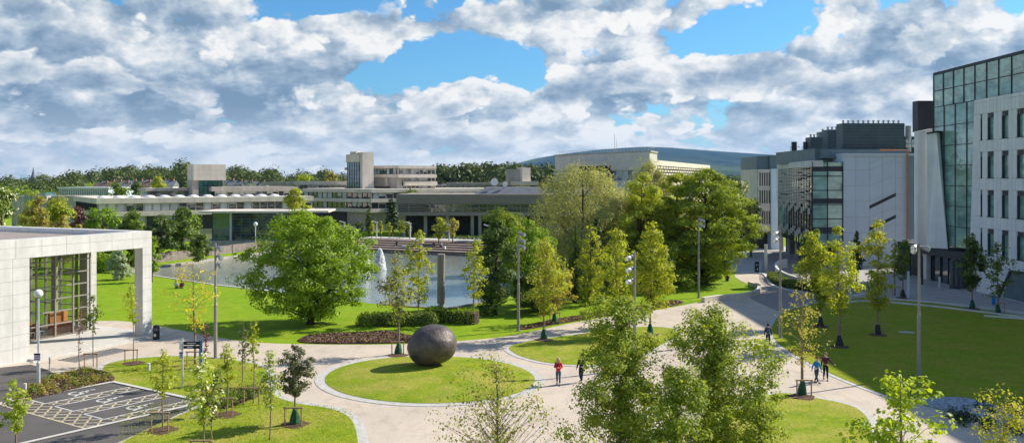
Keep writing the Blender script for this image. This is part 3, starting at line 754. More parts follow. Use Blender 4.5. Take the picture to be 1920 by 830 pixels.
def rear_wing():
    Y = 245; C = (X(505, Y), Y); e = nrm((1, .06)); L = X(668, Y) - C[0]
    b = empty('rear_wing', (*C, 0), 'low concrete wing with one long roof slab behind the stepped building', 'building')
    k = MB(); k.obox(C, e, 0, L, .4, 14, 0, 11.3); k.build('core', M['concrete'], b)
    bays(b, C, e, 7.5, L, .3, 9.8, 11.3, 16, M['glass_dark'], M['concrete_lt'], 1, .12, .1, 'window_band', fill=41)
    k = MB(); k.obox(C, e, 7, L + .5, -.5, 15, 11.3, 12.3); k.build('roof', M['concrete_lt'], b)
    k = MB(); k.obox(C, e, -2, 6.9, -.5, 15, 11.2, 12.2); k.build('roof_slab', M['concrete'], b)
    k = MB(); k.obox(C, e, 7, L, -.8, .2, 8.8, 9.8); k.build('floor_band', M['concrete_lt'], b)
    Y = 262; C = (X(800, Y), Y); L = X(1005, Y) - C[0]
    b = empty('rear_hall', (*C, 0), 'low grey roofed hall behind the timber building, right of the stair tower', 'building')
    k = MB(); k.obox(C, e, 0, L, .4, 14, 0, 11.0); k.build('core', M['concrete'], b)
    bays(b, C, e, 0, L, .3, 9.8, 11.0, 18, M['glass_dark'], M['dark'], 1, .12, .1, 'window_band', fill=43)
    k = MB(); k.obox(C, e, 6, L + .5, -.5, 15, 11.0, 11.9); k.build('roof', M['concrete'], b)
    Y = 255; C = (X(948, Y), Y); eR = nrm((.82, .57)); eL = nrm((.8, -.6))
    b = empty('small_stair_block', (*C, 0), 'small concrete block with an upright stair shaft seen above the timber building', 'building')
    k = MB(); k.obox(C, (1, 0), 0, 5.2, 0, 5, 11, 15.9); k.build('block', M['concrete'], b)
    k = MB(); k.obox((C[0] + 5, Y - 1), eR, 0, 3.0, 0, 3, 10, 16.4); k.build('shaft', M['concrete_lt'], b)
    k = MB(); k.obox((C[0] + 1.6, Y - 2), (1, 0), 0, 8.2, 0, 8, 11.2, 12.3); k.build('roof_slab', M['concrete_lt'], b)
rear_wing()
# --- F. weathered timber building on pillars
def timber_building():
    Y = 190; C = (X(743, Y), Y); e = nrm((1, -.03)); L = X(1130, Y) - C[0]
    b = empty('timber_clad_building', (*C, 0), 'grey timber clad building raised on pillars behind the lake terrace', 'building')
    k = MB(); k.obox(C, e, 0, L, 0, 22, 7.3, 9.5)
    fo = k.build('upper_cladding', M['wood_grey'], b)
    k = MB()
    for i in range(8): k.obox(C, e, -.01, L, -.03, .02, 7.35 + i * .27, 7.40 + i * .27)
    k.build('cladding_grooves', M['dark'], fo)
    k = MB(); k.obox(C, e, 0, L, 0, 22, 4.75, 5.5); k.build('lower_band', M['wood_grey'], b)
    bays(b, C, e, 5.6, L, .5, 5.5, 7.3, 22, M['glass_dark'], M['wood_grey'], 2, .12, .12, 'window_band', fill=None)
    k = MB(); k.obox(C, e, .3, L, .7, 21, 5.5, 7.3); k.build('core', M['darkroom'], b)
    k = MB()
    for i in range(5):
        for xa, xb in ((0, 2.7), (2.9, 5.5)): k.obox(C, e, xa, xb, -.05, .3, 5.58 + i * .35, 5.74 + i * .35)
    k.obox(C, e, 2.7, 2.9, 0, .3, 5.5, 7.3); k.build('louvres', M['wood_grey'], b)
    for x in (1.2, 6, 11, 16.5, 18.2, 23, 28, 34, 40):
        k = MB(); k.obox(C, e, x, x + .7, 1.2, 1.9, 0, 4.75); k.build('pillar', M['concrete'], b)
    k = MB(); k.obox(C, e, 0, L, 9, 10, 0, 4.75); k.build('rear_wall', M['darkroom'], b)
    k = MB(); k.obox(C, e, 8, 12, 8.4, 8.9, 0, 4.2); k.build('lobby_wall', M['concrete_lt'], b)
    o = frame_at(C, e)(18, 5)
    k = MB(); k.prism([(o[0], o[1]), (o[0] + 30, o[1]), (o[0] + 30, o[1] + 14), (o[0], o[1] + 14)], 9.5, 9.6)
    k.hexa([(o[0] - 1, o[1], 9.5), (o[0] + 30, o[1], 9.5), (o[0] + 30, o[1] + 14, 9.5), (o[0] - 1, o[1] + 14, 9.5)], [(o[0] + 1.5, o[1] + 2, 11.0), (o[0] + 30, o[1] + 2, 11.0), (o[0] + 30, o[1] + 13, 11), (o[0] + 1.5, o[1] + 13, 11)])
    k.build('roof', M['slate'], b)
    for i, (px, py, r, lab) in enumerate(((927, 341, .85, 'larger white satellite dish on the slate roof, left of its pair'), (947, 345, .6, 'smaller white satellite dish on the slate roof, right of its pair'))):
        yy = Y + 6; c = (X(px, yy), yy, Z(py, yy))
        d = empty('satellite_dish', (c[0], c[1], 10.9), lab, 'dish', 'dishes on the slate roof')
        m = MB(); vs = [(c[0], c[1] + .25, c[2])]; n = 18
        for rr, dy in ((.55, .17), (1, 0)):
            for k_ in range(n): t = 2 * PI * k_ / n; vs.append((c[0] + r * rr * math.cos(t), c[1] + dy, c[2] + r * rr * math.sin(t)))
        fs = [(0, 1 + (k_ + 1) % n, 1 + k_) for k_ in range(n)] + [(1 + k_, 1 + (k_ + 1) % n, 1 + n + (k_ + 1) % n, 1 + n + k_) for k_ in range(n)]
        m.vf(vs, fs); m.build('bowl', M['white_sign'], d, True)
        m = MB(); m.tube([(c[0], c[1] + .3, 10.95), (c[0], c[1] + .3, c[2])], .06, 5); m.build('mast', M['steel'], d)
        m = MB(); m.tube([(c[0], c[1], c[2] - .2), (c[0], c[1] - .6 * r, c[2])], .025, 4); m.build('feed_arm', M['steel'], d)
timber_building()
# --- H. large pale louvred building on the skyline
def louvred_block():
    C = (X(1218, 200), 200); eR = nrm((.38, .93)); eL = nrm((.53, -.85))
    b = empty('louvred_office_block', (*C, 0), 'large pale louvred block rising above the willows in front of the mountain', 'building')
    LL = 38.8; PL = (C[0] - eL[0] * LL, C[1] - eL[1] * LL)
    g = (eL[1], -eL[0])
    far = (PL[0] + 10, PL[1] + 6)
    rect = [PL, C, (C[0] + eR[0] * 8.0, C[1] + eR[1] * 8.0), (PL[0] + eR[0] * 8.0, PL[1] + eR[1] * 8.0)]
    k = MB(); k.prism(rect, 15.1, 19.2); up = k.build('upper_storey', M['white_louvre'], b)
    k = MB()
    for i in range(16): z = 15.2 + i * .25; k.obox(PL, eL, 0, LL, -.05, .02, z, z + .05); k.obox(C, eR, 0, 8, -.05, .02, z, z + .05)
    k.build('louvre_lines', M['seam'], up)
    k = MB(); k.prism([(p[0] - .1 * (1 if i in (0, 3) else -2), p[1] - .25) for i, p in enumerate(rect)], 19.2, 19.55); k.build('roof_edge', M['concrete'], b)
    k = MB()
    for i in range(30): x = .3 + i * 1.3; k.obox(PL, eL, x, x + .05, .4, .45, 19.6, 20.4)
    k.obox(PL, eL, .3, LL - .3, .4, .45, 20.4, 20.46); k.obox(PL, eL, .3, LL - .3, .4, .45, 20, 20.04)
    for i in range(7): x = .3 + i * 1.2; k.obox(C, eR, x, x + .05, .4, .45, 19.6, 20.4)
    k.obox(C, eR, 0, 7.6, .4, .45, 20.4, 20.46); k.build('railing', M['steel'], b)
    bays(b, PL, eL, 1.5, LL - .2, .4, 12.6, 15.1, 18, M['glass_blue'], M['white_louvre'], 1, .12, .1, 'window_band', fill=51)
    k = MB(); k.prism([frame_at(PL, eL)(.5, .5), frame_at(PL, eL)(LL - .4, .5), (C[0] + eR[0] * 7.6 - .3, C[1] + eR[1] * 7.6), (PL[0] + eR[0] * 7.6, PL[1] + eR[1] * 7.6)], 0, 15.09); k.build('core', M['white_louvre'], b)
    k = MB()
    for i in range(6): k.obox(PL, eL, -.5, 8, -.3, .3, 9.4 + i * .95, 9.9 + i * .95)
    k.build('sunscreen', M['beige'], b)
    # lower wing to the right with staggered sun louvres
    Wg = frame_at(C, eR)(8.5, 0); LW = 78
    k = MB(); k.obox(Wg, eR, 0, LW, .8, 20, 0, 16.2); k.build('wing_core', M['darkroom'], b)
    k = MB(); k.obox(Wg, eR, -.4, LW + .3, 0, 20.5, 16.2, 17.5); k.obox(Wg, eR, -.4, LW + .3, 0, 1, 10.9, 12.3); k.obox(Wg, eR, -.4, LW + .3, 0, 1, 6, 7.4); k.build('wing_band', M['beige'], b)
    for j, (z0, n) in enumerate(((12.4, 5), (7.5, 5))):
        k = MB()
        for i in range(n):
            x = (i % 2) * 1.6
            while x < LW - 3: k.obox(Wg, eR, x, x + 2.3, -.1, .5, z0 + i * .78, z0 + i * .78 + .45); x += 3.2
        k.build('sunscreen', M['beige'], b)
    c = frame_at(PL, eL)(22, 3)
    k = MB(); k.tube([(c[0], c[1], 19.6), (c[0], c[1], 24.2)], .05, 4); k.tube([(c[0] + .5, c[1], 19.6), (c[0] + .5, c[1], 23)], .04, 4); k.build('aerial', M['steel'], b)
louvred_block()
# --- I. science building -----------------------------------------------------
def science():
    Yf = 125; C = (X(1523, Yf), Yf); e = (1, 0)
    b = empty('science_building', (*C, 0), 'blue grey panelled science building with green glass bay and rooftop plant screens', 'building')
    x1 = X(1580, Yf) - C[0]; x2 = X(1722, Yf) - C[0]
    # core behind the glazing
    k = MB(); k.prism([(C[0] + .5, Yf + .6), (C[0] + x1, Yf + .6), (C[0] + x1, Yf + 26), (C[0] + 3.2, Yf + 26)], 4, 15.2); k.build('glass_bay_core', surf('green_interior', (.34, .50, .42), (.10, .20, .17), .5, .8, detail=2, sc=(1, 1, 1.5)), b)
    k = MB(); k.box(C[0] + x1 + .01, C[0] + x2, Yf, Yf + 24, 0, 16.2); pw = k.build('panelled_wall', M['blue_panel'], b)
    s = MB()
    zl = [2.6 + i * 2.3 for i in range(6)]
    for z in zl: s.box(C[0] + x1, C[0] + x1 + 3.9, Yf - .008, Yf + .01, z, z + .05); s.box(C[0] + x1 + 7.7, C[0] + x2, Yf - .008, Yf + .01, z + 1.1, z + 1.15)
    for dx in (1.9, 3.9, 5.8, 7.7, 9.8): s.box(C[0] + x1 + dx, C[0] + x1 + dx + .05, Yf - .010, Yf + .01, 1, 16.2)
    for z in zl[:] + [16.0 - .9]:
        a = C[0] + x1 + 3.95; s.vf([(a, Yf - .006, z), (a + 3.75, Yf - .006, z + 1.5), (a + 3.75, Yf - .006, z + 1.55), (a, Yf - .006, z + .05)], [(0, 1, 2, 3)])
    s.build('cladding_joint', M['seam'], pw)
    a = C[0] + x1 + 3.9
    for zz in (8.4, 5.2):
        k = MB(); k.vf([(a, Yf - .02, zz), (a + 3.9, Yf - .02, zz + 1.9), (a + 3.9, Yf - .02, zz + 2.4), (a, Yf - .02, zz + .5)], [(0, 1, 2, 3)]); k.build('slot_window', M['dark'], b)
    k = MB(); k.box(C[0] + x1 - .1, C[0] + x2, Yf - .25, Yf + 24, 16.2, 16.55); k.build('roof_edge', M['blue_panel'], b)
    # copper-coloured pipe
    k = MB(); px_ = X(1700, Yf); k.tube([(px_, Yf - .25, 4), (px_, Yf - .25, 17), (px_ - 4, Yf - .25, 17.0)], .14, 8); k.build('pipe', M['copper'], b)
    k = MB(); k.box(X(1702, Yf), X(1722, Yf), Yf - .03, Yf - .009, 4, 16.2); k.build('side_panel', surf('darker_blue_panel', (.24, .29, .36), (.2, .25, .31), .4, .4), b)
    # green glass bay facing front
    bays(b, C, e, 0, x1, 0, 2.8, 15.3, 2, M['glass_green'], M['dark'], 6, .12, .12, 'green_glazing')
    for z in (5.0, 9.2, 13.9): k = MB(); k.box(C[0], C[0] + x1 - .01, Yf - .05, Yf - .004, z, z + .75); k.build('spandrel', M['dark'], b)
    for z in (6.6, 10.8): k = MB(); k.box(C[0] + .8, C[0] + 1.7, Yf + .45, Yf + .58, z, z + 1.5); k.build('inner_panel', M['copper'], b)
    # left, receding facade: brise-soleil over glass
    B2 = (X(1460, 152), 152); ed = nrm((C[0] - B2[0], C[1] - B2[1])); LL = math.hypot(C[0] - B2[0], C[1] - B2[1])
    bays(b, B2, ed, 0, LL, 0, 2.8, 14.6, 14, M['glass_dark'], M['dark'], 9, .1, .1, 'side_glazing')
    for i in range(24):
        k = MB()
        z = 9.0 + i * .24
        xx = 0
        r = random.Random(i)
        while xx < LL - 1:
            w_ = r.uniform(1.5, 4.5)
            if r.random() < .88: k.obox(B2, ed, xx, min(LL - .1, xx + w_), -.4, -.15, z, z + .13)
            xx += w_ + .2
        k.build('louvre', M['beige'], b)
    for fl in (3.6, 7.6):
        for i in range(16): k = MB(); k.obox(B2, ed, 1 + i * 1.65, 1.7 + i * 1.65, -.35, -.15, fl + (i % 3) * .4, fl + .9 + (i % 3) * .4); k.build('louvre', M['beige'], b)
    k = MB(); k.obox(B2, ed, -.2, LL + .1, -.3, 1.5, 14.6, 15.5); k.build('side_parapet', M['white_panel'], b)
    # far end block
    B3 = (X(1422, 156), 156)
    k = MB(); wd = X(1445, 156) - B3[0]
    wall_open(k, B3, e, 0, wd, 0, .4, 3.2, 14.6, [(.2 + i * .42, .46 + i * .42, z, z + 2.4) for i in range(5) for z in (4.6, 8.4, 11.6)])
    k.obox(B3, e, 0, wd, .9, 12, 3.2, 14.6); k.build('end_block', M['beige'], b)
    k = MB(); k.obox(B3, e, .05, wd - .05, .5, .8, 3.4, 14.4); k.build('end_windows', M['glass_dark'], b)
    k = MB(); k.obox(B3, e, wd, wd + 1.8, -.3, 10, 0, 14.7); k.build('end_pier', M['blue_panel'], b)
    k = MB(); k.obox(B3, e, 0, wd, 1, 12, 14.6, 17); k.obox(B3, e, wd, 7, .6, 12, 14.7, 17.2); k.build('end_plant_room', M['louvre'], b)
    # undercroft
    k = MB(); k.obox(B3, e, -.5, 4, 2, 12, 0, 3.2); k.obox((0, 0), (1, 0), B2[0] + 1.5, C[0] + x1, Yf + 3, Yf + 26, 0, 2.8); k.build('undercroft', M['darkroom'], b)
    for i in range(5):
        k = MB(); p_ = (B2[0] + (C[0] - B2[0]) * i / 4.2, B2[1] + (C[1] - B2[1]) * i / 4.2); k.tube([(p_[0] + .6, p_[1], 0), (p_[0] + .6, p_[1], 2.8)], .3, 10); k.build('column', M['concrete'], b)
    # roof plant
    r0 = MB(); r0.box(X(1483, 140), X(1580, 130), 129, 148, 15.3, 17.4); r0.box(X(1540, 128), X(1700, 128), 127.5, 147, 15.9, 17.2); r0.build('plant_deck', M['louvre'], b)
    def plant(name, xa, xb, Yp, z0, zt, nch, rows=22):
        k = MB(); k.box(X(xa, Yp), X(xb, Yp), Yp, Yp + 2.5, z0, zt); o = k.build(name, M['louvre'], b)
        q = MB()
        for i in range(rows): z = z0 + (zt - z0) * i / rows; q.box(X(xa, Yp) - .05, X(xb, Yp) + .05, Yp - .08, Yp + 2.5, z, z + .06)
        q.build('slats', M['dark'], o)
        for i in range(nch):
            q = MB(); x = X(xa, Yp) + (X(xb, Yp) - X(xa, Yp)) * (i + .6) / (nch + .2); q.tube([(x, Yp + 1, zt), (x, Yp + 1, zt + .35)], .14, 8); q.tube([(x, Yp + 1, zt + .35), (x, Yp + 1, zt + .5)], .2, 8)
            q.build('vent', M['steel'], o)
    plant('plant_screen', 1580, 1696, 130, 16.4, Z(231, 130), 12)
    plant('plant_screen', 1552, 1577, 136, 16, Z(243, 136), 3, 14)
    plant('plant_screen', 1520, 1541, 140, 16, Z(257, 140), 3, 12)
    plant('plant_screen', 1541, 1552, 142, 16, Z(247, 142), 1, 12)
    for px in (1489, 1511):
        k = MB(); x = X(px, 142); k.tube([(x, 142, 16), (x, 142, Z(266, 142))], .45, 12); k.tube([(x - .8, 141.5, 16), (x - .8, 141.5, Z(276, 142))], .04, 4); k.tube([(x - .85, 141.5, Z(276, 142)), (x + .8, 141.5, Z(276, 142))], .04, 4); k.build('flue', M['dark'], b)
    k = MB(); k.tube([(X(1703, 132), 132, 17), (X(1703, 132), 132, Z(236, 132))], .45, 12); k.build('flue', M['steel'], b)
    k = MB(); k.box(X(1697, 132), X(1722, 132), 132, 140, 16.4, Z(256, 132)); k.build('plant_room', M['dark'], b)
    k = MB()
    for i in range(4): k.box(X(1698 + i * 6, 131), X(1702 + i * 6, 131), 130.9, 131, Z(276, 131), Z(262, 131))
    k.box(X(1698, 131), X(1720, 131), 130.9, 131, Z(270, 131), Z(268.5, 131)); k.build('gantry', M['alu'], b)
science()
# --- J. right foreground building ------------------------------------------------
def right_building():
    XF = 52.6; Yn, Yc = 50, 97          # facade runs along Y at x = XF; stone part from Yc towards the camera
    o = (XF, Yc); e = (0, -1)           # local x runs towards the camera; front faces -x ; local y = into building (+x)
    b = empty('stone_and_glass_building', (XF, Yc, 0), 'tall white stone building with leaning piers and a green glass box at the right edge', 'building')
    Ls = Yc - Yn
    ops = []
    for fl in range(5):
        z = 4.0 + fl * 4.3 + (.1 if fl else 0)
        zz0, zz1 = Z(467 - fl * 73.5, 95) , Z(424 - fl * 73.5, 95)
        zz0 = 4.35 + fl * 4.25; zz1 = zz0 + 2.95
        if fl == 4 : break
        ops.append((1.15, 1.55, zz0, zz1))
        for i in range(14): ops.append((2.55 + i * 2.75, 3.85 + i * 2.75, zz0, zz1))
    k = MB(); wall_open(k, o, e, 0, Ls, 0, .6, 0, 21.7, ops); 
    # slanted reveal on the far edge
    k.hexa([(XF, Yc, 0), (XF + .6, Yc, 0), (XF + .6, Yc + 1.3, 0), (XF, Yc + 1.3, 0)], [(XF, Yc, 21.7), (XF + .6, Yc, 21.7), (XF + .6, Yc + .05, 21.7), (XF, Yc + .05, 21.7)])
    wl = k.build('stone_wall', M['stone_wall'], b)
    s = MB()
    # panel joints: rows between floors
    for fl in range(5):
        z0 = 4.35 + fl * 4.25
        for zz in (z0 - .02, z0 + 2.92): s.obox(o, e, 0, Ls, -.009, .02, zz - .015, zz + .015)
    for i in range(36): s.obox(o, e, i * 1.37 + .3, i * 1.37 + .33, -.006, .02, 19.5, 21.7)
    for fl in range(5):
        for i in range(34): s.obox(o, e, i * 1.37 + 1, i * 1.37 + 1.025, -.006, .02, 4.35 + fl * 4.25 - 1.33, 4.35 + fl * 4.25 - .03)
    s.obox(o, e, 0, Ls, -.009, .02, 1.5, 1.53); s.build('cladding_joint', M['seam'], wl)
    for q in ops:
        if q[0] > 26: continue
        w = MB(); w.obox(o, e, q[0], q[1], .32, .38, q[2], q[3] - .5); wo = w.build('window', M['glass_green'], b)
        f = MB(); f.obox(o, e, q[0], q[1], .12, .3, q[3] - .55, q[3]); f.obox(o, e, q[0], q[0] + .07, .05, .3, q[2], q[3] - .56); f.obox(o, e, q[1] - .07, q[1], .05, .3, q[2], q[3] - .56); f.obox(o, e, q[0] - .03, q[1] + .03, -.06, .3, q[2] - .06, q[2] + .02)
        f.build('frame', M['stone_dark'], wo)
    k = MB(); k.obox(o, e, 0, Ls, .7, 22, 0, 21.6); k.build('core', M['darkroom'], b)
    # glass box above and behind
    YG = 107.5
    og = (XF + .55, YG); 
    bays(b, og, e, 0, YG - Yn, 0, 21.75, 25.8, 24, M['glass_green'], M['dark'], 2, .08, .1, 'roof_glazing')
    bays(b, og, e, 0, YG - Yc - .05, 0, 4.6, 21.75, 4, M['glass_green'], M['dark'], 7, .08, .1, 'atrium_glazing')
    # glass return facing the camera side is hidden; floors, stair and inner frame
    for z in (8.9, 13.1, 17.3, 21.5): k = MB(); k.obox(og, e, .2, YG - Yc - .3, 1.6, 12, z, z + .35); k.build('floor_slab', M['concrete_lt'], b)
    k = MB(); k.obox(og, e, -.2, YG - Yn, 7, 7.3, 4.6, 25.6); k.build('inner_wall', surf('pale_green_wall', (.34, .48, .42), (.14, .24, .21), .25, .8), b)
    k = MB(); k.obox(og, e, -.01, YG - Yn, -.1, 7.3, 25.8, 26.1); k.build('roof_edge', M['dark'], b)
    for x in (1, 5.2): k = MB(); k.obox(og, e, x, x + .4, .8, 1.2, 4.6, 25.7); k.build('inner_column', M['stone_dark'], b)
    for i in range(4): k = MB(); k.obox(og, e, 10 + i * 5, 10.3 + i * 5, .8, 1.1, 21.8, 25.7); k.build('inner_column', M['stone_dark'], b)
    # end wall of the glass box (faces away along +y) and the dark box
    k = MB(); k.box(XF + .6, XF + 20, YG + .05, YG + .3, 4.6, 25.8); k.build('end_wall', M['glass_dark'], b)
    Yd = 111
    k = MB(); k.box(X(1721, Yd), X(1752, Yd) + .5, Yd, Yd + 1.5, Z(247, Yd), Z(189, Yd)); dk_ = k.build('dark_roof_box', M['stone_dark'], b)
    k = MB()
    for i in range(8): x = X(1721, Yd) + .25 + i * .35; k.box(x, x + .04, Yd - .02, Yd, Z(247, Yd), Z(189, Yd))
    k.build('ribs', M['dark'], dk_)
    # leaning stone piers
    Yp = 109
    k = MB()
    a0, a1, b0, b1 = X(1721, Yp), X(1752, Yp), X(1721, Yp), X(1748, Yp)
    k.hexa([(a0, Yp, 4.2), (X(1760, Yp), Yp, 4.2), (X(1760, Yp), Yp + 1, 4.2), (a0, Yp + 1, 4.2)], [(b0, Yp, Z(246, Yp)), (b1, Yp, Z(241, Yp)), (b1, Yp + 1, Z(241, Yp)), (b0, Yp + 1, Z(246, Yp))]); k.build('leaning_pier', M['stone_wall'], b)
    k = MB()
    Yq = 105.5
    k.hexa([(X(1738, Yq), Yq, 4.3), (X(1760, Yq), Yq - 2.2, 4.3), (X(1775, Yq), Yq, 4.3), (X(1765, Yq), Yq + 3, 4.3)],
           [(X(1737, Yq), Yq, Z(252, Yq)), (X(1751, Yq), Yq - .6, Z(249, Yq)), (X(1762, Yq), Yq, Z(249, Yq)), (X(1760, Yq), Yq + 3, Z(249, Yq))]); pr = k.build('leaning_pier', M['stone_wall'], b)
    k = MB()
    k.hexa([(X(1736, Yq), Yq - .2, Z(252, Yq)), (X(1752, Yq), Yq - .8, Z(249, Yq)), (X(1770, Yq), Yq, Z(249, Yq)), (X(1760, Yq), Yq + 3, Z(249, Yq))],
           [(X(1736, Yq), Yq - .2, Z(251, Yq) + .15), (X(1752, Yq), Yq - .8, Z(248, Yq) + .15), (X(1770, Yq), Yq, Z(248, Yq) + .15), (X(1760, Yq), Yq + 3, Z(248, Yq) + .15)]); k.build('pier_cap', M['dark'], b)
    k = MB(); k.hexa([(X(1775, Yq) - .0, Yq - .1, 4.3), (X(1779, Yq), Yq - .2, 4.3), (X(1779, Yq), Yq + 2, 4.3), (X(1775, Yq), Yq + 2, 4.3)],
           [(X(1762, Yq), Yq - .1, Z(249, Yq)), (X(1769, Yq), Yq - .1, Z(249, Yq)), (X(1769, Yq), Yq + 2, Z(249, Yq)), (X(1762, Yq), Yq + 2, Z(249, Yq))]); k.build('dark_reveal', M['stone_dark'], b)
    # canopy and entrance
    k = MB(); k.prism([(X(1700, 112), 112), (XF - .3, 96.5), (XF + .3, 96.5), (XF + 1, 112)], 3.35, 4.15); k.build('canopy', M['dark'], b)
    k = MB(); k.box(XF - 1.8, XF + .5, 99, 99.1, 0, 3.3); k.box(XF + .3, XF + .4, 97.4, 107, 0, 3.3); k.build('entrance_glazing', M['glass_dark'], b)
    k = MB()
    for i in range(6): k.obox((XF + .2, 97.5), (0, 1), i * 1.9, i * 1.9 + .1, -.1, .08, 0, 3.3)
    k.build('entrance_frame', M['dark'], b)
    k = MB(); k.box(XF + .7, XF + 14, 100, 118, 0, 4.2); k.build('entrance_core', M['darkroom'], b)
    for (px, yy) in ((1729, 103), (1706, 112), (1797, 98.5)):
        k = MB(); x = X(px, yy); k.tube([(x, yy, 0), (x, yy, 3.4)], .12, 8); k.build('canopy_post', M['dark'], b)
    k = MB(); k.box(X(1737, 108), X(1745, 108), 108, 109, 0, 3.4); k.build('white_post', M['white_panel'], b)
    # ramp down to the basement
    k = MB(); k.vf([(XF - .02, 91.5, .1), (XF - .02, 86, .1), (XF - .02, 86, 3.2), (XF - .02, 90, 2.9)], [(0, 1, 2, 3)]); k.build('ramp_opening', M['louvre'], b)
    k = MB(); k.bar((XF - .1, 92, .1), (XF - .1, 89.9, 3.05), .15, .25); k.bar((XF - .1, 89.9, 3.05), (XF - .1, 80, 3.3), .15, .25); k.build('ramp_edge', M['dark'], b)
right_building()
# --- distant houses and church on the hill
def houses():
    def gh(px, Y): 
        t = (Y - 420) / 340; return max(0, float(np.interp(px, ridge[0], ridge[1]))) * max(0, t) ** .5
    def house(px, Y, w, h, mat, label, roofm):
        z = gh(px, Y); x = X(px, Y)
        b = empty('house', (x, Y, z), label, 'house', 'houses on the wooded hill')
        k = MB(); k.box(x - w / 2, x + w / 2, Y, Y + 8, z - 1, z + h); k.build('wall', mat, b)
        k = MB(); k.vf([(x - w / 2 - .4, Y - .4, z + h), (x + w / 2 + .4, Y - .4, z + h), (x + w / 2 + .4, Y + 8.4, z + h), (x - w / 2 - .4, Y + 8.4, z + h), (x - w / 2 - .4, Y + 4, z + h + 3), (x + w / 2 + .4, Y + 4, z + h + 3)],
                       [(0, 1, 5, 4), (2, 3, 4, 5), (0, 4, 3), (1, 2, 5), (3, 2, 1, 0)]); rf = k.build('roof', roofm, b)
        k = MB(); k.box(x + w * .25, x + w * .25 + .9, Y + 3.4, Y + 4.6, z + h + 1.8, z + h + 4); k.build('chimney', M['brick'], rf)
        for dx in (-.3, 0, .3):
            k = MB(); k.box(x + w * dx - .6, x + w * dx + .6, Y - .05, Y - .01, z + h - 2.2, z + h - .9); k.build('window', M['glass_dark'], b)
    rr = random.Random(5)
    spec = [(186, 'leftmost'), (199, 'second'), (212, 'third'), (226, 'fourth'), (240, 'fifth'), (252, 'sixth'), (267, 'seventh'), (282, 'eighth'), (296, 'ninth'), (311, 'tenth')]
    for i, (px, od) in enumerate(spec):
        wall = rr.choice(['render', 'brick', 'render']); rm = ['tile', 'slate'][i % 2]
        house(px, 455 + rr.uniform(0, 20), 7.5, 4.6, M[wall], f"small {'red brick' if wall == 'brick' else 'pale rendered'} house with {'brown' if i % 2 == 0 else 'grey'} roof, {od} from the left in the hillside row", M[rm])
    for i, (px, od) in enumerate(((424, 'just right of the square block tower'), (440, 'second right of the square block tower'), (459, 'third right of the square block tower'), (482, 'fourth right of the square block tower'))):
        house(px, 470, 8, 4.5, M['brick' if i % 2 else 'render'], f"{'brick' if i % 2 else 'pale'} hillside house with dark roof, {od}", M['slate'])
    house(818, 450, 9, 5, M['render'], 'lone white house among dark trees right of the stepped building', M['slate'])
    Y = 640; z = gh(75, Y); x = X(75, Y)
    b = empty('church', (x, Y, z), 'grey hilltop church with a pointed spire at the far left skyline', 'church')
    k = MB(); k.box(x - 8, x + 9, Y, Y + 14, z - 8, z + 3); k.build('nave', M['render'], b)
    k = MB(); k.vf([(x - 9, Y - .5, z + 3), (x + 10, Y - .5, z + 3), (x + 10, Y + 14.5, z + 3), (x - 9, Y + 14.5, z + 3), (x - 7, Y + 7, z + 7), (x + 9, Y + 7, z + 7)], [(0, 1, 5, 4), (2, 3, 4, 5), (0, 4, 3), (1, 2, 5)]); k.build('roof', M['slate'], b)
    k = MB(); k.box(x - 7, x - 3, Y - 2, Y + 2, z - 8, z + 8); k.build('tower', M['slate'], b)
    k = MB(); k.tube([(x - 5, Y, z + 8), (x - 5, Y, z + 10.5), (x - 5, Y, z + 16)], [2.1, 1.0, .05], 8); k.build('spire', M['slate'], b)
houses()
# ============================================================ VEGETATION
LM = {
 'maple':   leafmat('maple_leaves', (.075, .155, .008), (.18, .31, .015), .45, (.26, .38, .02)),
 'beech':   leafmat('beech_leaves', (.075, .135, .010), (.19, .275, .018), .45, (.28, .35, .03)),
 'willow':  leafmat('willow_leaves', (.15, .19, .085), (.31, .36, .17), .4, (.40, .44, .24)),
 'yellow':  leafmat('yellow_green_leaves', (.19, .235, .02), (.37, .40, .03), .5, (.50, .44, .05)),
 'lime':    leafmat('lime_green_leaves', (.13, .20, .02), (.29, .37, .03), .5, (.40, .44, .05)),
 'gold':    leafmat('golden_new_leaves', (.44, .36, .03), (.62, .52, .04), .5, (.66, .44, .06)),
 'ochre':   leafmat('ochre_leaves', (.27, .26, .06), (.42, .38, .08), .45, (.48, .36, .14)),
 'birch':   leafmat('birch_leaves', (.075, .135, .015), (.21, .29, .035), .45, (.36, .42, .08), .8),
 'bright':  leafmat('fresh_leaves', (.13, .22, .018), (.27, .38, .03), .5, (.38, .45, .07), .8),
 'dark':    leafmat('dark_leaves', (.022, .05, .012), (.065, .12, .02), .25, (.11, .17, .03)),
 'pine':    leafmat('needle_leaves', (.012, .03, .014), (.04, .075, .03), .1),
 'olive':   leafmat('olive_grey_leaves', (.06, .065, .03), (.16, .16, .085), .25, (.34, .32, .22)),
 'silver':  leafmat('silvery_leaves', (.22, .26, .17), (.42, .46, .34), .3),
 'maroon':  leafmat('maroon_leaves', (.07, .022, .03), (.19, .07, .08), .3, (.24, .11, .10)),
 'rust':    leafmat('rusty_leaves', (.20, .18, .04), (.34, .29, .06), .4, (.40, .28, .09)),
 'mid':     leafmat('mid_green_leaves', (.045, .09, .012), (.11, .18, .02), .35, (.17, .25, .03)),
 'blue_green':   leafmat('blue_green_leaves', (.04, .075, .02), (.11, .17, .04), .35, (.16, .21, .05)),  # dull bluish green leaf colour
 'far':     leafmat('woodland_leaves', (.028, .05, .018), (.06, .09, .025), .2, (.085, .11, .035), .012),
 'blossom': leafmat('white_blossom', (.55, .52, .38), (.75, .72, .60), .3),
}
def prof(t, a, b): return np.sin(PI * np.clip(t, 0.0, 1) ** a) ** b
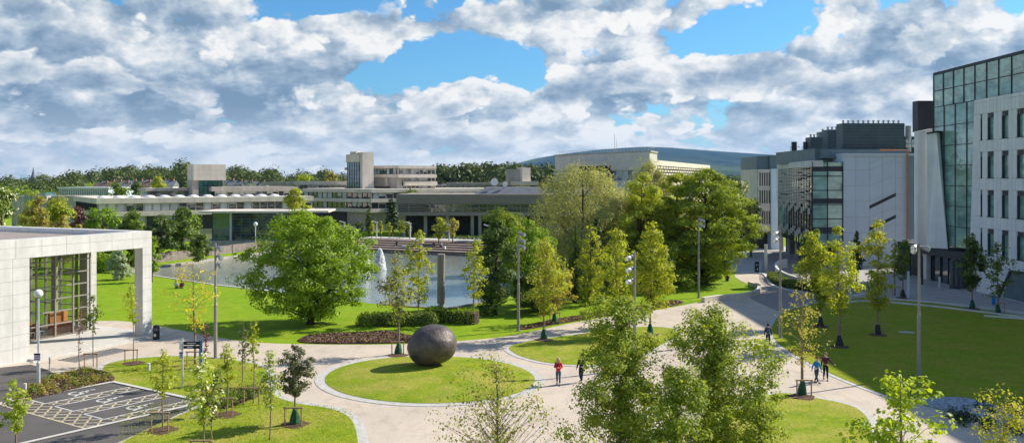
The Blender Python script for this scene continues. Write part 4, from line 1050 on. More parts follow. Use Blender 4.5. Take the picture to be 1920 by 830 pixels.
SHAPES = {'ball': (.93, .52), 'round': (.9, .42), 'oval': (.78, .62), 'cone': (.45, .85), 'column': (.8, .45), 'vase': (1.35, .7), 'dome': (.52, .36)}
def foliage(cb, H, R, off, shape, ncl, nlf, rc, leaf, sparse=0., seed=0, flat=.7, shell=.5, lump=.25, asp=.82):
    a, b = SHAPES[shape]
    t = rng.random(ncl * 6); keep = rng.random(ncl * 6) < np.clip(prof(t, a, b), .0, 1) ** 1.25 + .03
    t = t[keep][:ncl]; n = len(t)
    ang = rng.random(n) * 2 * PI
    ph = rng.uniform(0, 6.28, 6)
    lum = 1 + lump * (np.sin(ang * 2 + t * 5 + ph[0]) * .5 + np.sin(ang * 3 - t * 9 + ph[1]) * .4 + np.sin(ang * 5 + t * 14 + ph[2]) * .3)
    rad = prof(t, a, b) * R * lum * rng.random(n) ** shell
    rad = np.maximum(rad - rc * .5, 0)
    C = np.stack([off[0] * t + rad * np.cos(ang), off[1] * t + rad * np.sin(ang), cb + (H - cb) * t], 1)
    sc = rng.uniform(.6, 1.35, n)
    m = nlf // max(n, 1)
    d = rng.normal(size=(n, m, 3)); dl = np.linalg.norm(d, axis=2, keepdims=True); d /= dl
    rr = rng.random((n, m, 1)) ** (.45)
    P = C[:, None, :] + d * rr * rc * sc[:, None, None] * np.array([1, 1, flat])
    axis = P - np.array([off[0] * .5, off[1] * .5, cb + (H - cb) * .35]); axis /= np.linalg.norm(axis, axis=2, keepdims=True) + 1e-6
    Nn = d * .8 + axis * .5 + rng.normal(size=d.shape) * .45 + np.array([0, 0, .35])
    P = P.reshape(-1, 3); Nn = Nn.reshape(-1, 3)
    keep = P[:, 2] > .1
    return leaves(P[keep], Nn[keep], leaf, leaf * asp), C
def limb_net(mb, C, cb, H, r0, off, nb, seed=0, wob=.15, start=.35, up=.5, rb=.35, tip=.97, rmin=.012):
    r = random.Random(seed)
    K = 7; tr = []
    wx, wy = r.uniform(-wob, wob), r.uniform(-wob, wob)
    for k in range(K + 1):
        s = k / K; z = H * tip * s
        tt = max(0, (z - cb) / max(H - cb, .1))
        tr.append((off[0] * tt + wx * math.sin(s * 5) * s, off[1] * tt + wy * math.sin(s * 4 + 1) * s, z))
    rad = [r0 * 1.35] + [r0 * (1 - .9 * (k / K) ** 1.1) + rmin for k in range(1, K + 1)]
    tr.insert(1, (0, 0, min(.25, H * .04))); rad.insert(1, r0 * 1.02)
    mb.tube(tr, rad, 7)
    def at(z):
        for a, b_, ra, rb_ in zip(tr, tr[1:], rad, rad[1:]):
            if a[2] <= z <= b_[2] + 1e-6:
                f = (z - a[2]) / max(b_[2] - a[2], 1e-6); return Vector(a).lerp(Vector(b_), f), ra + (rb_ - ra) * f
        return Vector(tr[-1]), rad[-1]
    idx = list(range(len(C))); r.shuffle(idx)
    for i in idx[:nb]:
        c = Vector(C[i]); hr = math.hypot(c.x - off[0] * .5, c.y - off[1] * .5)
        zs = max(cb * start + .1 if cb > .5 else .1, min(c.z - hr * up, H * tip * .93)); zs = max(zs, cb * .75)
        p, rr = at(zs)
        mid = p.lerp(c, .5) + Vector((r.uniform(-.1, .1) * hr, r.uniform(-.1, .1) * hr, (.10 + r.uniform(-.05, .1)) * hr))
        q = p.lerp(c, .8) + Vector((0, 0, .06 * hr))
        ra = max(rmin, rr * rb)
        mb.tube([p, mid, q, c], [ra, ra * .6, ra * .35, rmin * .5], 4, False)
def tree(name, label, loc, H, cb, R, shape='oval', leafm='lime', leaf=.2, ncl=60, nlf=3000, rc=.6, r0=.1, nb=30, bark='bark', off=(0, 0), cat='tree', group=None, extra=None, tilt=0, **kw):
    b = empty(name, loc, label, cat, group)
    lk = {k: kw.pop(k) for k in list(kw) if k in ('up', 'rb', 'tip', 'rmin', 'start', 'wob')}
    v, C = foliage(cb, H, R, off, shape, ncl, nlf, rc, leaf, **kw)
    mb = MB(); limb_net(mb, C, cb, H, r0, off, nb, seed=len(COL.objects), **lk)
    z = Vector(b.location); mb.v = [(x + z[0], y + z[1], w + z[2]) for x, y, w in mb.v]
    mb.build('trunk', M[bark], b, True)
    np_mesh('crown', v, LM[leafm], b)
    if extra:      # blossom or second leaf colour: (material, count, size)
        em, en, es = extra
        k = rng.integers(0, len(C), en); d = rng.normal(size=(en, 3)); d /= np.linalg.norm(d, axis=1, keepdims=True)
        P = C[k] + d * rc * np.array([1, 1, kw.get('flat', .7)]) * 1.05
        np_mesh('blossom' if em == 'blossom' else 'young_leaves', leaves(P, d + np.array([0, 0, .4]), es, es * .7), LM[em], b)
    return b
def tpx(name, label, bx, Y, x0, x1, yt, yb, leafm, shape='oval', dens=1.0, leaf=None, **kw):
    """tree measured from the photo: trunk pixel bx at distance Y, crown box x0..x1, yt..yb"""
    R = (x1 - x0) / 2 / F * Y ; H = Z(yt, Y); cb = max(.15, Z(yb, Y))
    o = X((x0 + x1) / 2, Y) - X(bx, Y)
    lf = leaf or max(.09, Y * .0024)
    area = R * (H - cb)
    nlf = int(dens * area * (15 if dens > .95 else 9.5) / (lf * lf)); nlf = max(200, min(nlf, 130000))
    rc = kw.pop('rc', max(.22, min(R * .30, 1.1)))
    ncl = kw.pop('ncl', int(max(22, min(420, 1.6 * area / (rc * rc)))))
    return tree(name, label, (X(bx, Y), Y, 0), H, cb, R, shape, leafm, lf, ncl, nlf, rc, kw.pop('r0', max(.035, H * .012)), kw.pop('nb', min(ncl, 60)), off=(o * 1.0, 0), **kw)
D = lambda y: F * H0 / (y - HY)
# --- large park trees
tpx('maple_tree', 'big leafy bright green maple alone on the lakeside lawn', 582, D(607), 452, 698, 394, 597, 'maple', 'ball', 1.7, leaf=.165, r0=.3, lump=.2, shell=.42, rc=.8, ncl=420, flat=.6, bark='bark_dark', nb=110, start=.3)
tpx('willow_tree', 'large pale olive willow with feathery crown in front of the louvred block', 1095, 108, 978, 1205, 314, 545, 'willow', 'round', 2.3, leaf=.25, r0=.35, lump=.15, rc=1.2, ncl=380, flat=1.25, asp=.42, nb=110, shell=.3)
tpx('willow_tree', 'narrower pale green willow behind the big willow, left of the beech', 1212, 118, 1160, 1275, 303, 520, 'willow', 'round', 1.7, leaf=.26, r0=.25, rc=1.1, flat=1.2, asp=.45, nb=70, shell=.4)
tpx('alder_tree', 'olive yellow leaved tree between the willows and the wide beech', 1195, 104, 1138, 1275, 330, 545, 'lime', 'round', 1.5, leaf=.2, r0=.22, rc=.9, nb=70)
tpx('beech_tree', 'broad green beech with low spreading boughs at the end of the park path', 1319, D(533), 1222, 1427, 318, 528, 'beech', 'ball', 1.5, leaf=.19, r0=.42, lump=.2, rc=1.05, ncl=330, flat=.45, bark='bark_dark', nb=120, shell=.45)
tpx('beech_tree', 'yellowish beech standing just left of the broad low spreading beech', 1268, 108, 1200, 1340, 320, 520, 'yellow', 'round', 1.4, leaf=.22, r0=.3, rc=1.0, nb=80, bark='bark_dark', flat=.6)
tpx('chestnut_tree', 'dark green chestnut dotted with white flower candles beside the science building', 1380, 150, 1338, 1424, 342, 458, 'dark', 'round', 1.2, leaf=.34, r0=.3, rc=1.3, extra=('blossom', 700, .5), bark='bark_dark')
tpx('park_tree', 'pinkish brown tree half hidden behind the broad beech', 1408, 140, 1385, 1424, 380, 460, 'ochre', 'round', 1.0, leaf=.3, r0=.2)
tpx('yew_tree', 'dark weeping yew below the willow', 1078, 88, 1052, 1110, 415, 560, 'dark', 'cone', 1.3, leaf=.16, r0=.2, flat=1.4, bark='bark_dark', asp=.3)
tpx('park_tree', 'olive brown leaved tree between the dark yew and the alder', 1105, 86, 1080, 1140, 425, 570, 'yellow', 'oval', .9, leaf=.2, r0=.1)
tpx('cypress_tree', 'slim dark cypress poking up behind the young yellow trees', 1118, 95, 1107, 1130, 410, 560, 'pine', 'column', 1.5, leaf=.2, r0=.12)
tpx('dark_shrub_tree', 'dense dark evergreen mass on the lake corner right of the timber post', 928, 80, 878, 985, 415, 596, 'dark', 'round', 1.6, leaf=.17, r0=.2, rc=.9, bark='bark_dark', lump=.3, nb=40)
tpx('park_tree', 'fresh green rounded tree rising behind the dark evergreen mass', 985, 86, 930, 1048, 414, 560, 'maple', 'round', 1.3, leaf=.19, r0=.18, rc=.8)
tpx('dark_shrub_tree', 'low dark evergreen clump behind the stake tied trees by the path', 1010, 82, 955, 1090, 490, 597, 'dark', 'round', 1.5, leaf=.17, r0=.15, rc=.8, bark='bark_dark')
tpx('dark_shrub_tree', 'mid green thicket under the willow beside the mulch bed', 1120, 92, 1060, 1215, 480, 572, 'mid', 'dome', 1.5, leaf=.2, r0=.15, rc=.9)
tpx('dark_shrub_tree', 'shadowy thicket below the alder left of the beech trunk', 1235, 98, 1170, 1290, 440, 548, 'beech', 'dome', 1.3, leaf=.22, r0=.15, rc=1.0, bark='bark_dark')
tpx('park_tree', 'flat topped green tree in front of the timber building pillars', 950, 165, 905, 1000, 388, 465, 'mid', 'dome', 1.5, leaf=.34, r0=.2, rc=1.2)
tpx('park_tree', 'drooping green tree at the right end of the lake terrace', 945, 118, 896, 1000, 408, 500, 'beech', 'dome', 1.5, leaf=.26, r0=.2, rc=1.0, flat=1.0)
# --- trees behind the pavilion, along the left shore
tpx('chestnut_tree', 'green chestnut with cream flower candles at the far left edge', 8, 120, -45, 46, 352, 500, 'mid', 'round', 1.3, leaf=.27, r0=.3, rc=1.1, extra=('blossom', 900, .34))
tpx('shrub_tree', 'orange brown leaved tree behind the white pavilion roof', 75, 125, 40, 108, 372, 480, 'rust', 'round', 1.2, leaf=.26, r0=.15)
tpx('park_tree', 'yellow green sapling crown above the orange brown tree', 58, 135, 28, 92, 356, 440, 'yellow', 'oval', .7, leaf=.26, r0=.12)
tpx('park_tree', 'bright green rounded tree left of the long concrete building', 108, 132, 77, 139, 352, 470, 'lime', 'round', 1.3, leaf=.28, r0=.2, rc=1.1)
tpx('plum_tree', 'dark maroon leaved plum in front of the long concrete building', 146, 140, 126, 168, 388, 470, 'maroon', 'round', 1.2, leaf=.28, r0=.15)
tpx('shrub_tree', 'yellow orange leaved bush tree next to the maroon plum', 118, 122, 88, 150, 405, 490, 'rust', 'round', 1.2, leaf=.26, r0=.12)
tpx('park_tree', 'mid green round tree above the middle of the pavilion roof', 195, 118, 150, 236, 390, 510, 'maple', 'round', 1.4, leaf=.25, r0=.2, rc=1.0)
tpx('park_tree', 'green tree above the right end of the pavilion roof', 245, 122, 214, 288, 398, 510, 'mid', 'round', 1.4, leaf=.26, r0=.2, rc=1.0)
tpx('park_tree', 'dark green tree between the pavilion and the lake wall', 300, 133, 270, 342, 405, 484, 'dark', 'round', 1.5, leaf=.26, r0=.2)
tpx('park_tree', 'tall dense dark green lakeside tree in front of the teal pavilion', 340, 138, 308, 380, 393, 476, 'dark', 'round', 1.6, leaf=.27, r0=.25, rc=1.1, extra=('maple', 2600, .27))
tpx('shrub_tree', 'lighter green bush hanging over the lake wall', 372, 132, 348, 401, 437, 488, 'mid', 'dome', 1.3, leaf=.24, r0=.1)
tpx('shrub_tree', 'leafy shrub seen just right of the portal leg', 285, 106, 266, 302, 440, 508, 'maple', 'dome', 1.3, leaf=.22, r0=.1)
tpx('silver_shrub', 'silvery round shrub on the lawn seen through the portal frame', 222, D(524), 201, 246, 467, 523, 'silver', 'dome', 1.6, leaf=.18, r0=.1, cat='shrub')
tpx('shrub_tree', 'green shrub seen between the portal legs beyond the silvery shrub', 262, 118, 236, 278, 448, 500, 'maple', 'dome', 1.2, leaf=.22, r0=.1)
tpx('park_tree', 'light green tree between the two concrete buildings', 552, 172, 524, 578, 351, 420, 'lime', 'oval', 1.3, leaf=.34, r0=.2, rc=1.2)
tpx('park_tree', 'round dark tree rising behind the domed skylights', 218, 250, 197, 242, 340, 372, 'mid', 'round', 1.2, leaf=.5, r0=.2, rc=1.6)
tpx('park_tree', 'small round yellow green tree left of the square block tower', 297, 260, 283, 312, 331, 356, 'yellow', 'round', 1.2, leaf=.5, r0=.2, rc=1.4)
tpx('park_tree', 'dark evergreen beside the second glass bay behind the skylights', 256, 255, 240, 274, 342, 366, 'dark', 'round', 1.2, leaf=.5, r0=.2, rc=1.4)
tpx('park_tree', 'brown tinted round tree on the skyline left of the stair tower', 622, 330, 607, 638, 322, 346, 'rust', 'round', 1.2, leaf=.6, r0=.2, rc=1.6)
tpx('park_tree', 'pale green round tree on the skyline above the rear wing', 570, 320, 552, 590, 328, 346, 'lime', 'round', 1.2, leaf=.6, r0=.2, rc=1.6)
# dark trees against the central buildings
tpx('cypress_tree', 'tall dark evergreen at the corner of the timber building', 735, 180, 722, 748, 368, 436, 'pine', 'column', 1.6, leaf=.34, r0=.2)
tpx('cypress_tree', 'green columnar tree in front of the stepped building', 692, 178, 684, 701, 388, 436, 'mid', 'column', 1.3, leaf=.32, r0=.12)
tpx('park_tree', 'low bush tree at the foot of the stepped building wall', 672, 176, 664, 684, 412, 436, 'dark', 'round', 1.2, leaf=.32, r0=.12)
tpx('park_tree', 'light green multi stemmed tree beside the bicycle racks', 823, 160, 810, 841, 404, 448, 'lime', 'oval', 1.0, leaf=.3, r0=.12)
tpx('park_tree', 'brownish thin crowned tree right of the light green one by the racks', 849, 160, 838, 862, 405, 446, 'ochre', 'vase', .7, leaf=.3, r0=.12)
tpx('park_tree', 'green crown over the roof edge of the timber building', 765, 215, 748, 790, 355, 372, 'mid', 'dome', 1.2, leaf=.42, r0=.2)
for i, (px, o_) in enumerate(((697, 'leftmost'), (714, 'second'), (730, 'third'), (749, 'fourth'), (756, 'fifth'), (767, 'rightmost'))):
    tpx('juniper_tree', f'{o_} little yellow green columnar tree in the row behind the bicycle racks', px, 172, px - 5, px + 5, 414, 438, 'yellow' if i % 2 else 'lime', 'oval', 1.0, leaf=.28, r0=.07, group='columnar trees behind the racks', ncl=26)
# --- young street trees
GU, YT = [], 'young street trees'
def street(label, bx, by, x0, x1, yt, yb, lm, dens=.6, shape='oval', guard=None, bag=None, **kw):
    Y = D(by)
    tpx('street_tree', label, bx, Y, x0, x1, yt, yb, lm, shape, dens, bark=kw.pop('bark', 'bark_pale'), r0=kw.pop('r0', .07), group=YT, shell=kw.pop('shell', .5), rb=.3, rmin=.008, **kw)
    if guard: GU.append((bx, by, guard, label))
    if bag: BAGS.append((bx, by, bag))
BAGS = []
street('yellow green young tree in front of the lake, left of the timber post', 785, 606, 752, 822, 428, 572, 'yellow', .62, guard='stake frame of the tree in front of the hedge by the boulder')
street('slender yellow green tree behind the hedge, right of the timber post', 887, 607, 862, 920, 445, 565, 'yellow', .6, guard='stake frame at the right end of the hedge', bag='green watering bag at the right end of the hedge')
street('thin crowned pale olive tree beside the boulder', 747, 664, 703, 782, 470, 602, 'olive', .32, guard='stake frame touching the left side of the boulder', bag='green watering bag just left of the boulder', extra=('yellow', 1500, .13))
street('very sparse golden leaved tree beside the wayfinding sign', 366, 684, 300, 418, 486, 628, 'gold', .10, leaf=.15, nb=70, r0=.085, shape='vase', guard='stake frame of the golden tree behind the sign')
street('yellow and copper leaved young tree in the mulch bed left of the first tall thicket', 1020, 637, 972, 1078, 445, 590, 'yellow', .7, extra=('ochre', 1400, .16), bag='green watering bag beside the path under the yellow and copper tree')
street('young tree with rusty tips standing behind the yellow and copper one', 1040, 606, 1005, 1085, 480, 580, 'rust', .55, guard='stake frame in the mulch bed under the rusty tipped tree', bag='green watering bag in the mulch bed under the rusty tipped tree')
street('tall lime young tree left of the triple headed lamp post', 1157, 615, 1108, 1200, 428, 590, 'lime', .85, r0=.09)
street('lime and gold young tree right of the triple headed lamp post', 1219, 626, 1180, 1262, 415, 592, 'yellow', .8, extra=('lime', 3000, .17), bag='green watering bag on the small lawn right of the triple headed lamp post')
street('sparse tree with pinkish blossom at the edge of the big lawn, nearest the walking pair', 1504, 741, 1452, 1556, 520, 690, 'ochre', .16, leaf=.12, nb=60, guard='stake frame on the lawn nearest the walking pair', bag='large green watering bag nearest the walking pair', r0=.085)
street('dense lime green tree on the big lawn, widest of the young trees', 1574, 649, 1524, 1616, 425, 595, 'lime', .95, r0=.1, bag='dark watering bag under the widest lime tree')
street('slightly shorter lime green tree behind the widest lime tree, towards the curved wall', 1538, 612, 1487, 1552, 428, 575, 'lime', .85, extra=('yellow', 2500, .18), bag='dark watering bag at the back of the big lawn by the curved wall')
street('tall yellow tree with orange tips in the middle of the big lawn', 1646, 627, 1612, 1682, 402, 582, 'yellow', .75, extra=('gold', 700, .16), guard='stake frame in the middle of the big lawn', bag='dark watering bag in the middle of the big lawn')
street('small olive yellow tree on the plaza edge, left of the pair', 1678, 554, 1662, 1692, 450, 520, 'yellow', .8, guard='stake frame at the plaza edge')
street('small olive green tree on the plaza edge, right of the pair', 1693, 557, 1676, 1716, 446, 525, 'mid', .9, bag='dark watering bag at the plaza edge')
street('conical dark green young tree before the entrance canopy', 1823, 578, 1796, 1846, 440, 545, 'dark', 1.0, shape='oval', bag='slim watering bag at the tree before the entrance canopy', extra=('blue_green', 1500, .2))
street('airy dark green young tree in front of the white stone wall', 1871, 587, 1834, 1906, 452, 560, 'blue_green', .5, shape='round', guard='stake frame below the white stone wall', bag='watering bag below the white stone wall')
street('blue green conifer-like tree behind the lime trees by the panelled wall', 1606, 530, 1590, 1624, 430, 512, 'dark', 1.0, shape='cone')
street('dark small tree in front of the green glass bay', 1530, 540, 1512, 1552, 428, 520, 'mid', .9)
street('dark small tree beside the science building undercroft', 1512, 535, 1490, 1530, 432, 515, 'blue_green', .8)
# near young trees on the left
street('little sapling standing alone in front of the portal legs', 250, 680, 227, 264, 528, 607, 'lime', .42, leaf=.13, r0=.03, guard='stake frame of the sapling in front of the portal legs')
street('leafy sapling against the pavilion glass', 175, 688, 154, 192, 548, 625, 'mid', .5, leaf=.13, r0=.03, guard='stake frame of the sapling against the pavilion glass')
street('almost bare sapling in the mulch bed by the car park', 149, 706, 140, 158, 560, 660, 'maroon', .07, leaf=.1, r0=.028, nb=14)
street('lime sapling at the edge of the hatched parking bays', 305, 806, 276, 332, 652, 742, 'lime', .55, leaf=.12, r0=.035, guard='stake frame beside the hatched parking bays')
street('small round tree cut by the left edge of the photo', 30, 852, -8, 56, 712, 808, 'bright', .9, leaf=.12, r0=.04, shape='round')
street('white flowered sapling nearest the bottom frame, left one of two', 381, 862, 345, 412, 662, 800, 'bright', .6, leaf=.11, r0=.04, extra=('blossom', 350, .12), guard='stake frame cut by the bottom of the photo', nb=40)
street('slim sapling right beside the white flowered one', 398, 856, 378, 440, 690, 800, 'blue_green', .42, leaf=.12, r0=.035)
street('lime sapling behind the shrub bed, right of the white flowered one', 425, 777, 402, 446, 640, 715, 'lime', .7, leaf=.13, r0=.035, guard='stake frame in front of the round shrub bed')
street('thin sapling on the lawn right of the lamp post, nearer the path', 475, 757, 458, 492, 600, 700, 'lime', .35, leaf=.14, r0=.032, guard='stake frame behind the round shrub bed')
street('thin sapling on the lawn right of the lamp post, left of its neighbour', 455, 716, 441, 470, 606, 690, 'olive', .4, leaf=.14, r0=.03)
street('pale flowering sapling left of the dark olive tree', 506, 826, 486, 530, 650, 765, 'silver', .3, leaf=.11, r0=.03, extra=('lime', 500, .12))
street('dark olive leaved round headed tree on the near lawn', 553, 796, 513, 592, 642, 740, 'olive', 1.1, leaf=.11, r0=.05, shape='round', bag='green watering bag under the dark olive tree', guard='stake frame under the dark olive tree')
street('pinkish twiggy sapling between the sign and the lamp post', 385, 690, 374, 398, 598, 668, 'maroon', .12, leaf=.12, r0=.03, nb=30)
# --- foreground crowns that rise into the picture
def near(name, label, bx, Y, x0, x1, yt, lm, dens, leaf, shape='oval', cbz=1.2, **kw):
    R = (x1 - x0) / 2 / F * Y; H = Z(yt, Y)
    o = X((x0 + x1) / 2, Y) - X(bx, Y)
    nlf = int(dens * R * (H - cbz) * 13 / leaf ** 2)
    return tree(name, label, (X(bx, Y), Y, 0), H, cbz, R, shape, lm, leaf, kw.pop('ncl', 160), min(nlf, 130000), kw.pop('rc', .5), kw.pop('r0', .09), kw.pop('nb', 110), off=(o, 0), bark=kw.pop('bark', 'bark_pale'), rb=.3, rmin=.006, up=.9, **kw)
near('birch_tree', 'left one of the two large foreground birches, below the triple headed lamp post', 1165, 31, 1052, 1278, 548, 'birch', 1.15, .08, 'round', ncl=260, rc=.45, shell=.65, lump=.5)
near('birch_tree', 'right one of the two large foreground birches, with wide drooping sprays', 1335, 31, 1220, 1462, 572, 'birch', 1.15, .08, 'round', ncl=280, rc=.45, shell=.65, lump=.5, extra=('bright', 5000, .085))
near('birch_tree', 'short leafy birch filling the gap between the two large foreground birches', 1262, 28, 1150, 1400, 690, 'birch', 1.0, .08, 'dome', ncl=220, rc=.42, shell=.7, lump=.3)
near('birch_tree', 'low outer birch at the right of the foreground group', 1425, 29, 1370, 1478, 690, 'birch', .6, .08, 'oval', ncl=70, rc=.38, shell=.8)
near('twiggy_tree', 'nearly bare twiggy birch with few leaves at the bottom centre', 940, 27, 795, 1048, 668, 'rust', .09, .07, 'round', cbz=2.5, ncl=240, rc=.35, nb=240, r0=.07, bark='bark_pale', shell=.7, extra=('birch', 2600, .075))
near('foreground_maple', 'bright green maple crown poking in at the bottom right', 1690, 24, 1580, 1800, 684, 'bright', .62, .12, 'round', ncl=170, rc=.42, shell=.6, lump=.45, flat=.4)
near('twiggy_tree', 'yellow flowering twiggy shrub in the bottom right corner', 1875, 25, 1800, 1960, 728, 'ochre', .22, .07, 'dome', ncl=160, rc=.32, nb=150, r0=.05, extra=('yellow', 2600, .07), cat='shrub')

# --- hedges, shrubs in beds, ground cover
def clumps(name, spots, mat, leaf, dens, kind='stuff', label=None, cat=None, hs=(.25, .5), group=None):
    V = []
    for (x, y, r, h) in spots:
        n = int(dens * r * r / leaf ** 2)
        d = rng.normal(size=(n, 3)); d[:, 2] = np.abs(d[:, 2]); d /= np.linalg.norm(d, axis=1, keepdims=True)
        P = np.array([x, y, 0.05]) + d * np.array([r, r, h]) * rng.uniform(.55, 1.05, (n, 1))
        V.append(leaves(P, d + rng.normal(size=d.shape) * .4, leaf, leaf * .6))
    o = np_mesh(name, np.concatenate(V), LM[mat]); tag(o, label, cat, group, kind); return o
def hedge(label, pts, w, h, mat, leaf=.13):
    b = empty('hedge', (pts[0][0], pts[0][1], 0), label, 'hedge')
    V = []; core = MB()
    for (a, c) in zip(pts, pts[1:]):
        L = math.hypot(c[0] - a[0], c[1] - a[1]); d = nrm((c[0] - a[0], c[1] - a[1])); g = (-d[1], d[0])
        core.obox(a, d, -.1, L + .1, -w / 2 + .12, w / 2 - .12, 0, h - .12)
        for (n, f) in ((int(L * h * 2.2 / leaf ** 2), 0), (int(L * w * 2.6 / leaf ** 2), 1), (int(L * h * 1.5 / leaf ** 2), 2), (int(w * h * 3 / leaf ** 2), 3)):
            s = rng.random(n) * L; t = rng.uniform(-w / 2, w / 2, n); z = rng.random(n) * h
            if f == 0: t = -w / 2 + rng.normal(size=n) * .05; nn = np.array([-g[0], -g[1], 0])
            elif f == 2: t = w / 2 + rng.normal(size=n) * .05; nn = np.array([g[0], g[1], 0])
            elif f == 1: z = h + rng.normal(size=n) * .05; nn = np.array([0, 0, 1])
            else: s = L + rng.normal(size=n) * .05; nn = np.array([d[0], d[1], 0])
            P = np.stack([a[0] + d[0] * s + g[0] * t, a[1] + d[1] * s + g[1] * t, z + .07 * np.sin(s * 2.1)], 1)
            V.append(leaves(P - np.array([pts[0][0], pts[0][1], 0]), nn + rng.normal(size=(n, 3)) * .55, leaf, leaf * .6))
    core.build('stems', M['bark_dark'], b); np_mesh('foliage', np.concatenate(V), LM[mat], b)
hedge('clipped box hedge behind the boulder by the lake lawn', [W(800, 601)[:2], W(892, 606)[:2]], 1.5, 1.15, 'maple')
hb = W(730, 609); clump = clumps('shrub', [(hb[0] + dx, hb[1] + dy, .95, 1.15) for dx, dy in ((-2, -.2), (-1.1, .1), (-.2, 0), (.8, -.1), (1.7, .1), (2.6, .2), (3.4, .3))], 'mid', .13, 34, None, 'loose rounded shrub joining the left end of the box hedge', 'shrub')
def scatter_in(px, n, rmin, rmax, hmin, hmax, seed):
    from mathutils.geometry import intersect_point_tri_2d
    p = pxpoly(px, 0); r = random.Random(seed); out = []
    xs = [q[0] for q in p]; ys = [q[1] for q in p]
    while len(out) < n:
        x, y = r.uniform(min(xs), max(xs)), r.uniform(min(ys), max(ys)); c = False
        for i in range(len(p)):
            a, b_ = p[i], p[i - 1]
            if (a[1] > y) != (b_[1] > y) and x < (b_[0] - a[0]) * (y - a[1]) / (b_[1] - a[1]) + a[0]: c = not c
        if c: out.append((x, y, r.uniform(rmin, rmax), r.uniform(hmin, hmax)))
    return out
clumps('ground_cover', scatter_in(bedA, 75, .14, .34, .2, .5, 1), 'rust', .09, 9, 'stuff', 'low rusty green ground cover in the mulch bed beside the car park', 'ground cover')
clumps('ground_cover', scatter_in(bedA, 50, .14, .3, .2, .5, 11), 'mid', .09, 9, 'stuff', 'low green ground cover in the mulch bed beside the car park', 'ground cover')
clumps('ground_cover', scatter_in(bedB, 60, .18, .4, .25, .6, 2), 'mid', .09, 9, 'stuff', 'green ground cover in the bed at the lawn centre left', 'ground cover')
clumps('ground_cover', scatter_in(bedC, 110, .06, .15, .08, .2, 3), 'rust', .09, 6, 'stuff', 'tiny dry plants in the mulch bed behind the boulder path', 'ground cover')
clumps('ground_cover', scatter_in(bedD, 150, .08, .25, .1, .3, 4), 'ochre', .12, 6, 'stuff', 'dry plants in the long mulch bed beside the park path', 'ground cover')
clumps('ground_cover', scatter_in([(1770, 785), (1850, 760), (1990, 780), (2000, 830), (1850, 815)], 40, .25, .5, .3, .7, 6), 'pine', .1, 10, 'stuff', 'dark blue green planting by the pebbles at the lower right', 'ground cover')
def grass_tufts(poly, n, seed, mat, h=.09):
    pts = scatter_in(poly, n, 0, 1, 0, 1, seed)
    P = np.array([(a, b_, .09) for a, b_, _, _ in pts]); N_ = rng.normal(size=P.shape); N_[:, 2] *= .25
    return leaves(P, N_, h, h * .35)
V = [grass_tufts([(240, 760), (500, 745), (660, 770), (668, 850), (200, 860)], 9000, 21, 'lime', .07), grass_tufts([(215, 700), (300, 676), (440, 680), (490, 700), (480, 740), (380, 742)], 5000, 22, 'lime', .08)]
o = np_mesh('grass_blades', np.concatenate(V), leafmat('grass_blades', (.12, .20, .015), (.22, .30, .03), .4, (.36, .34, .10))); tag(o, 'short grass blades on the near lawns', 'grass', None, 'stuff')
# mulch chips
V = []
for bb, n in ((bedA, 7000), (bedB, 4500), (bedC, 7000), (bedD, 9000)):
    pts = np.array(scatter_in(bb, n, 0, 1, 0, 1, n)); P = np.stack([pts[:, 0], pts[:, 1], np.full(n, .11) + rng.random(n) * .04], 1)
    V.append(leaves(P, rng.normal(size=P.shape) * .5 + np.array([0, 0, 1]), .16, .07))
chip = leafmat('bark_chips', (.045, .025, .018), (.20, .115, .08), .0, (.32, .21, .15)); o = np_mesh('bark_chips', np.concatenate(V), chip); tag(o, 'loose bark chips spread over the planting beds', 'bark mulch', None, 'stuff')
# mulch rings under trees
for (bx, by) in ((305, 808), (425, 779), (553, 797), (1504, 745), (1574, 651), (1646, 629), (1219, 628), (1538, 613), (1693, 559), (1823, 580), (1871, 589), (381, 862), (747, 667), (785, 607), (1020, 638), (250, 682)):
    c = W(bx, by); n = 14; k = MB(); k.vf([(c[0], c[1], .11)] + [(c[0] + (.75 + .12 * math.sin(i * 2.3)) * math.cos(2 * PI * i / n), c[1] + (.75 + .12 * math.cos(i * 1.7)) * math.sin(2 * PI * i / n), .066) for i in range(n)], [(0, 1 + i, 1 + (i + 1) % n) for i in range(n)]); S(k.build('mulch_ring', M['mulch']))

# --- woodland on the hills: one mass
def woods(name, label, n, f, mat, leaf, seed, nper=70, rad=(4, 7.5)):
    r = np.random.default_rng(seed); V = []
    for i in range(n):
        x, y, z = f(r); R = r.uniform(*rad); h = R * r.uniform(.9, 1.3)
        d = r.normal(size=(nper, 3)); d[:, 2] = np.abs(d[:, 2]) * .9 - .1; d /= np.linalg.norm(d, axis=1, keepdims=True)
        P = np.array([x, y, z + h * .6]) + d * np.array([R, R, h]) * r.uniform(.75, 1.08, (nper, 1))
        V.append(leaves(P, d + r.normal(size=d.shape) * .3, leaf, leaf * .8))
    o = np_mesh(name, np.concatenate(V), LM[mat]); tag(o, label, 'woodland', None, 'stuff'); return o
def ridge_h(px, Y): t = (Y - 420) / 340; return max(0, float(np.interp(px, ridge[0], ridge[1]))) * max(0, min(t, 1)) ** .5
def f1(r):
    px = r.uniform(-60, 1030); Y = 430 + 340 * r.random() ** .75
    while 170 < px < 330 and Y < 560: Y = r.uniform(560, 770)
    z = ridge_h(px, Y) + 3.2 * math.sin(px / 31.) * math.sin(px / 12. + 1) + 1.6 * math.sin(px / 5.3) - (3.5 if px < 130 else 0)
    return X(px, Y), Y, z - 3
woods('woodland', 'dense dark green woodland covering the low hills on the horizon', 1300, f1, 'far', 1.3, 31, 190, (3, 8.5))
def f2(r):
    px = r.uniform(-80, 1100); Y = r.uniform(330, 440)
    while 170 < px < 330 and Y > 250: px = r.uniform(-80, 1100)
    return X(px, Y), Y, -1.5
